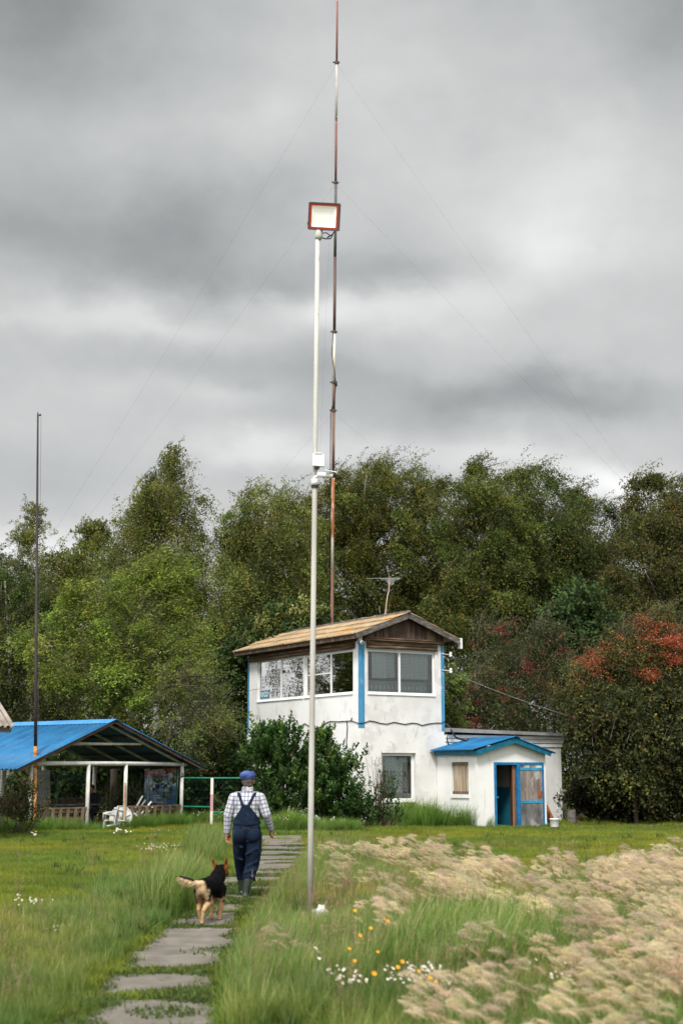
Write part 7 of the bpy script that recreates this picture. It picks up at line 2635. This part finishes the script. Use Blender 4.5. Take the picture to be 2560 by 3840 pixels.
keep &= ~(inside(PATH_BAND, px, py) & (py > 3200))
keep &= ~((pa > 2.4) & (pa < 3.75) & (pb_ > -1.0) & (pb_ < .2) & (RNG.uniform(0, 1, len(p)) < .85))
scl = RNG.uniform(.6, 1.15, len(p)) * np.where(inside(TALLR, px, py), .66, 1.0)
foot = 1 - .68 * np.exp(-(((p[:, 0] - FB[0]) / .7) ** 2 + ((p[:, 1] - FB[1] + .7) / 1.1) ** 2))
scl = scl * foot
scl = np.where(big, scl * np.clip(1.75 - .5 * np.abs(u - 1.8), .5, 1.7), scl)
scl = np.where(pavf, scl * .75, scl)
scl = np.where(rt, scl * .4, scl)
scl = np.where(shr, scl * np.clip(.55 + .5 * np.exp(-((px - 1060) / 70) ** 2), .4, 1.1), scl)
tint = np.array([1.0, 1.08, .95]) * (1 + .3 * n1[:, None]) * np.ones((len(p), 3))
tint = np.where((big | pavf)[:, None], tint * np.array([.85, 1.08, .7]), tint)
# thick stand against the house wall, the pavilion and the shrub
q = []
for _ in range(520):
    uu, vv = RNG.uniform(.15, PU0 - .05), RNG.uniform(.05, 1.9)
    hh = (1.75 - .55 * abs(uu - 1.75)) * (1 - .32 * vv) * RNG.uniform(.7, 1.1)
    if hh > .15:
        q.append((*H(uu, vv, 0)[:2], hh, 1))
for _ in range(420):
    aa, bb = RNG.uniform(-1.2, 8.6), RNG.uniform(-.8, .1)
    if 2.35 < aa < 3.75 and RNG.uniform() < .8:
        continue
    q.append((*P(aa, bb, 0)[:2], RNG.uniform(.45, .95), 2))
for _ in range(380):
    g = G_(RNG.uniform(985, 1345), HY - RNG.uniform(.4, 2.2))
    q.append((g[0], g[1], RNG.uniform(.35, .8) + .45 * math.exp(-((proj(g)[0] - 1090) / 70) ** 2), 3))
q = np.array(q)
pq = finish(np.stack([q[:, 0], q[:, 1], np.zeros(len(q))], 1))
tq = np.array([.90, 1.22, .72]) * RNG.uniform(.75, 1.25, (len(q), 1))
allp = np.concatenate([p[keep], pq])
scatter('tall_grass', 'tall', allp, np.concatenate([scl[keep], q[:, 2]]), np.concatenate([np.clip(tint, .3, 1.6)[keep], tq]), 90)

# low weeds between and over the slabs
p = finish(sample_ground(60000, 9.0, 36.0))
px, py = proj(p)
n1 = patch(p, 1.6, 6.0)
inb = inside(PATH_BAND, px, py)
slab = near_slab(p, 1.0)
keep = inb & (~slab | ((n1 > .55) & (RNG.uniform(0, 1, len(p)) < .35)))
clv = inside([(220, 3420), (320, 3390), (440, 3430), (420, 3500), (260, 3510), (170, 3460)], px, py) | inside([(1290, 3780), (1500, 3720), (1960, 3720), (1900, 3790), (1500, 3860)], px, py)
keep |= clv & (RNG.uniform(0, 1, len(p)) < .5)
scl = RNG.uniform(.7, 1.5, len(p)) * np.where(inb, .85 + 1.0 * np.clip(n1, 0, 1), 1.5)
scatter('low_weeds', 'weed', p[keep], scl[keep], (np.array([1.0, 1.0, 1.0]) * (1 + .3 * n1[:, None]))[keep], 180)

# foxtail barley
p = finish(sample_ground(16000, 8.6, 30.0))
px, py = proj(p)
n1 = patch(p, .9, 4.0)
rx_, ry_ = ragged(p, px, py, 31.0)
dens = np.zeros(len(p))
for f, k in zip(FOX, (.22, .08, .075, .155, .42)):
    dens = np.maximum(dens, np.where(inside(f, rx_, ry_), k * np.clip(.60 + n1 * 2.0, .04, 1.2), 0))
dens = np.maximum(dens, np.where((px > 1300) & (py > 3330), .05, 0))
dens = np.maximum(dens, np.where((px > 1700) & (py > 3560) & (py < 3900), .25 * np.clip(.6 + n1, 0, 1), 0))
dens = np.maximum(dens, np.where((px > 1180) & (px < 1750) & (py > 3170) & (py < 3440), .025, 0))
dens = np.where(inside(GREEN_GAP, rx_, ry_), dens * .25, dens)
dens = dens * np.clip((p[:, 1] / 19) ** 2, .16, 1.3) * np.where(py > 3580, np.clip((px - 1150) / 900, .18, 1), 1)
keep = (RNG.uniform(0, 1, len(p)) < dens) & ~near_slab(p, 1.1) & ~(inside(PATH_BAND, px, py) & ~inside(FOX[4], px, py))
scl = RNG.uniform(.75, 1.25, len(p))
pink = np.clip(.5 + 1.2 * patch(p, .5, 9.0), 0, 1)[:, None]
tint = np.array([.90, .865, .735]) * (1 - pink) + np.array([.90, .81, .745]) * pink
tint = tint * RNG.uniform(.75, 1.2, (len(p), 1))
scatter('foxtail_barley', 'foxtail', p[keep], scl[keep], tint[keep], 25)

# broad-leaved weeds among the grass
for i in range(4):
    V, C, _, _ = blades(16, .16, .013, .05, .05, .95, (.060, .105, .026), (.115, .175, .042), 800 + i, 5, .4)
    V2, C2, _, _ = blades(5, .30, .003, .04, .05, .3, (.09, .13, .035), (.16, .19, .06), 830 + i, 4, .3)
    src('broadleaf', 'broadleaf_tuft', np.concatenate([V, V2]), np.concatenate([C, C2]), M['grass'])
p = finish(sample_ground(9000, 9.0, 40.0))
px, py = proj(p)
n1 = patch(p, 1.0, 17.0)
dens = np.where(inside(TALLR, px, py) | inside(GREEN_GAP, px, py), .45, np.where(inside(TALLL, px, py), .22, .06))
keep = (RNG.uniform(0, 1, len(p)) < dens * np.clip(.5 + n1 * 3, 0, 1.6)) & ~near_slab(p, 1.1) & ~on_house(p) & ~in_pav(p) & ~inside(PATH_BAND, px, py)
scatter('broadleaf_weeds', 'broadleaf', p[keep], RNG.uniform(.6, 1.25, keep.sum()), np.ones((keep.sum(), 3)) * RNG.uniform(.7, 1.3, (keep.sum(), 1)), 180)

# dry reddish stalks standing above the grass
for i in range(4):
    V, C, tips, _ = blades(7, .52, .0022, .12, .14, .25, (.16, .12, .06), (.34, .22, .12), 700 + i, 5, .4)
    rg = np.random.default_rng(750 + i)
    A_, CA = [V], [C]
    for t_ in tips:
        na = 26
        bp = t_ - np.array([0, 0, 1.0]) * rg.uniform(0, .13, na)[:, None] + rg.normal(0, .006, (na, 3))
        dv = unit(rg.normal(0, .5, (na, 3)) + np.array([.2, 0, .8])) * rg.uniform(.012, .030, na)[:, None]
        sd = unit(np.cross(dv, rg.normal(0, 1, (na, 3)))) * .0028
        A_.append(np.stack([bp, bp + dv * .5 + sd, bp + dv, bp + dv * .5 - sd], 1))
        CA.append(np.repeat((np.array([.36, .26, .15]) * rg.uniform(.6, 1.3, (na, 1)))[:, None], 4, 1))
    src('stalk', 'stalk_tuft', np.concatenate(A_), np.concatenate(CA), M['grass'])
p = finish(sample_ground(6000, 9.0, 40.0))
px, py = proj(p)
n1 = patch(p, .7, 12.0)
dens = np.where(inside(TALLR, px, py), .22, 0)
dens = np.maximum(dens, np.where(inside(TALLL, px, py), .05, 0))
dens = np.maximum(dens, np.where((py < 3400) & (py > 3180), .03, 0))
for f in FOX:
    dens = np.maximum(dens, np.where(inside(f, px, py), .10, 0))
keep = (RNG.uniform(0, 1, len(p)) < dens * np.clip(.8 + n1 * 2, 0, 2)) & ~near_slab(p, 1.1) & ~inside(PATH_BAND, px, py)
scatter('dry_stalks', 'stalk', p[keep], RNG.uniform(.6, 1.1, keep.sum()), np.ones((keep.sum(), 3)) * RNG.uniform(.8, 1.3, (keep.sum(), 1)), 120)

# ------------------------------------------------------------------ flowers
yel_m = pmat('petal_yellow', [(0.4, (0.70, 0.31, 0.012, 1)), (0.7, (0.80, 0.40, 0.018, 1))], 8, 2, 0.6)
stem_m = pmat('stem_green', [(0.4, (0.08, 0.11, 0.03, 1)), (0.7, (0.11, 0.14, 0.04, 1))], 8, 2, 0.7)
wht_m = pmat('petal_white', [(0.4, (0.62, 0.61, 0.57, 1)), (0.7, (0.78, 0.77, 0.73, 1))], 8, 2, 0.6)


def petals(mb, c, nrm, r, n=10, wd=.32, cup=.25):
    T = frame_from(c, nrm)
    ph = random.uniform(0, 6)
    for k in range(n):
        a = ph + k * 2 * math.pi / n
        ca, sa = math.cos(a), math.sin(a)
        w = r * wd
        q = [(0, 0, 0), (r * .6 * ca - w * sa, r * .6 * sa + w * ca, r * cup * .6), (r * ca, r * sa, r * cup), (r * .6 * ca + w * sa, r * .6 * sa - w * ca, r * cup * .6)]
        mb.add([T(*v) for v in q], [(0, 1, 2, 3)])


YF = [(720, 472, 1.0, 'topmost'), (960, 538, .6, ''), (988, 557, 1.0, ''), (847, 615, .95, ''), (762, 675, .95, ''), (673, 782, .7, ''), (905, 808, .65, ''), (716, 883, .75, ''), (1105, 890, .85, ''), (1068, 933, .85, ''),
      (875, 987, .9, 'lowest'), (1240, 967, .65, ''), (1333, 1022, .75, ''), (1380, 1052, .6, '')]
YL = ['topmost yellow flower, right of the lamp pole foot', 'small yellow flower bud beside the larger bloom right of the pole', 'large yellow flower touching a smaller bud, right of the pole', 'yellow flower second below the topmost one',
      'yellow flower third below the topmost one, over dark grass', 'faint yellow flower nearest below the lamp pole foot', 'small yellow flower alone in the middle of the flowering patch', 'yellow flower just above the left white daisies',
      'yellow flower at the upper left rim of the right white daisies', 'yellow flower left of the right white daisies', 'yellow flower standing between the two white daisy patches', 'small yellow flower amid the right white daisies',
      'yellow flower at the lower rim of the right white daisies', 'smallest yellow flower at the right end of the daisies']
for (zx, zy, s, _), lb in zip(YF, YL):
    px_, py_ = 1000 + zx * .4592, 3200 + zy * .4592
    hgt = random.uniform(.34, .46)
    c = gr(px_, py_, hgt)
    b = np.array([c[0] - .05, c[1] + .03, 0])
    th = thing('yellow_flower', lb, 'flower', b, 'yellow flowers in the foreground grass')
    MB().tube([b, (b + c) / 2 + np.array([-.015, 0, .03]), c], .0028, 5).build('stem', stem_m, th)
    mb = MB()
    for r, n_, cup in ((.030, 13, .25), (.020, 11, .5), (.011, 9, .9)):
        petals(mb, c + np.array([0, 0, .002]), (.25, -.7, .65), r * s * .70, n_, .28, cup)
    mb.build('bloom', yel_m, th)


def daisy_clump(label, zone, n, r, hgt, sc=(1000, 3200, .4592)):
    cs = []
    for _ in range(n):
        z = zone[random.randrange(len(zone))]
        px_ = sc[0] + (z[0] + random.gauss(0, z[2])) * sc[2]
        py_ = sc[1] + (z[1] + random.gauss(0, z[3])) * sc[2]
        cs.append(gr(px_, py_, hgt * random.uniform(.85, 1.1)))
    b = sum(cs) / len(cs) * np.array([1, 1, 0])
    th = thing('daisy_clump', label, 'flowers', b, 'white daisies in the grass')
    m1, m2, m3 = MB(), MB(), MB()
    for c in cs:
        nr = (random.uniform(0, .6), -.5, random.uniform(.4, 1))
        petals(m1, c, nr, r * random.uniform(.75, 1.15), 9, .26, .1)
        m2.ball(c + np.array([0, -.002, .003]), r * .28, 6, 4)
        m3.tube([np.array([c[0] - .04, c[1] + .02, 0]), c], .002, 4, False)
    m1.build('petals', wht_m, th)
    m2.build('flower_centres', yel_m, th)
    m3.build('stems', stem_m, th)


daisy_clump('white daisies in dark grass below the lamp pole, left of the yellow flowers', [(560, 970, 35, 22), (600, 1015, 25, 12), (690, 1035, 40, 12), (740, 990, 25, 18), (810, 1040, 20, 12)], 30, .0125, .30)
daisy_clump('creamy white daisies mixed with yellow flowers, right of the dark grass', [(1180, 930, 40, 25), (1080, 990, 50, 25), (1330, 920, 45, 28), (1380, 960, 35, 22), (1290, 960, 30, 20), (1460, 1020, 30, 22), (1200, 1010, 60, 25), (1010, 940, 20, 12)], 80, .0105, .32)
daisy_clump('sparse white flowers just right below the lamp pole foot', [(400, 770, 18, 12), (425, 800, 14, 16), (430, 860, 8, 6)], 9, .011, .34)
daisy_clump('white flowers in the green gap among the foxtail grass', [(1830, 3570, 60, 14), (1960, 3580, 90, 20), (2090, 3610, 50, 20), (2100, 3660, 40, 20)], 26, .014, .25, (0, 0, 1))
daisy_clump('white daisies at the foot of the third pavilion post', [(455, 3112, 14, 5), (472, 3116, 8, 3), (440, 3110, 5, 3)], 12, .028, .12, (0, 0, 1))
daisy_clump('white daisies in the weeds at the foot of the flagpole', [(128, 3122, 7, 6), (136, 3128, 4, 3)], 8, .030, .12, (0, 0, 1))
daisy_clump('white flowering weeds in the tall grass right of the man', [(1110, 3030, 20, 10), (1060, 3060, 16, 10)], 22, .012, .62, (0, 0, 1))
daisy_clump('white flowering weeds under the pink banded post', [(750, 3045, 30, 10), (820, 3040, 14, 10)], 26, .011, .55, (0, 0, 1))
# clover heads on the lawn
V, C = [], []
for zx, zy, sx, sy, n_ in ((610, 3174, 46, 5, 34), (640, 3168, 34, 4, 16), (560, 3181, 14, 3, 14), (735, 3166, 14, 3, 12), (110, 3375, 50, 8, 22), (330, 3420, 40, 12, 26), (200, 3470, 40, 10, 20), (2450, 3320, 40, 14, 60), (700, 3120, 120, 10, 20)):
    for _ in range(n_):
        c = gr(zx + random.gauss(0, sx), zy + random.gauss(0, sy), .09)
        r = random.uniform(.008, .014)
        T = frame_from(c, (0, -.6, .8))
        V.append([T(-r, -r, 0), T(r, -r, 0), T(r, r, 0), T(-r, r, 0)])
        V.append([c + np.array([-r, 0, -r]), c + np.array([r, 0, -r]), c + np.array([r, 0, r]), c + np.array([-r, 0, r])])
        C += [[.62, .60, .50]] * 2
o = quads_mesh('clover_flowers', np.array(V), np.array(C, float), M['leaf'], None)
tag(o, kind='stuff')
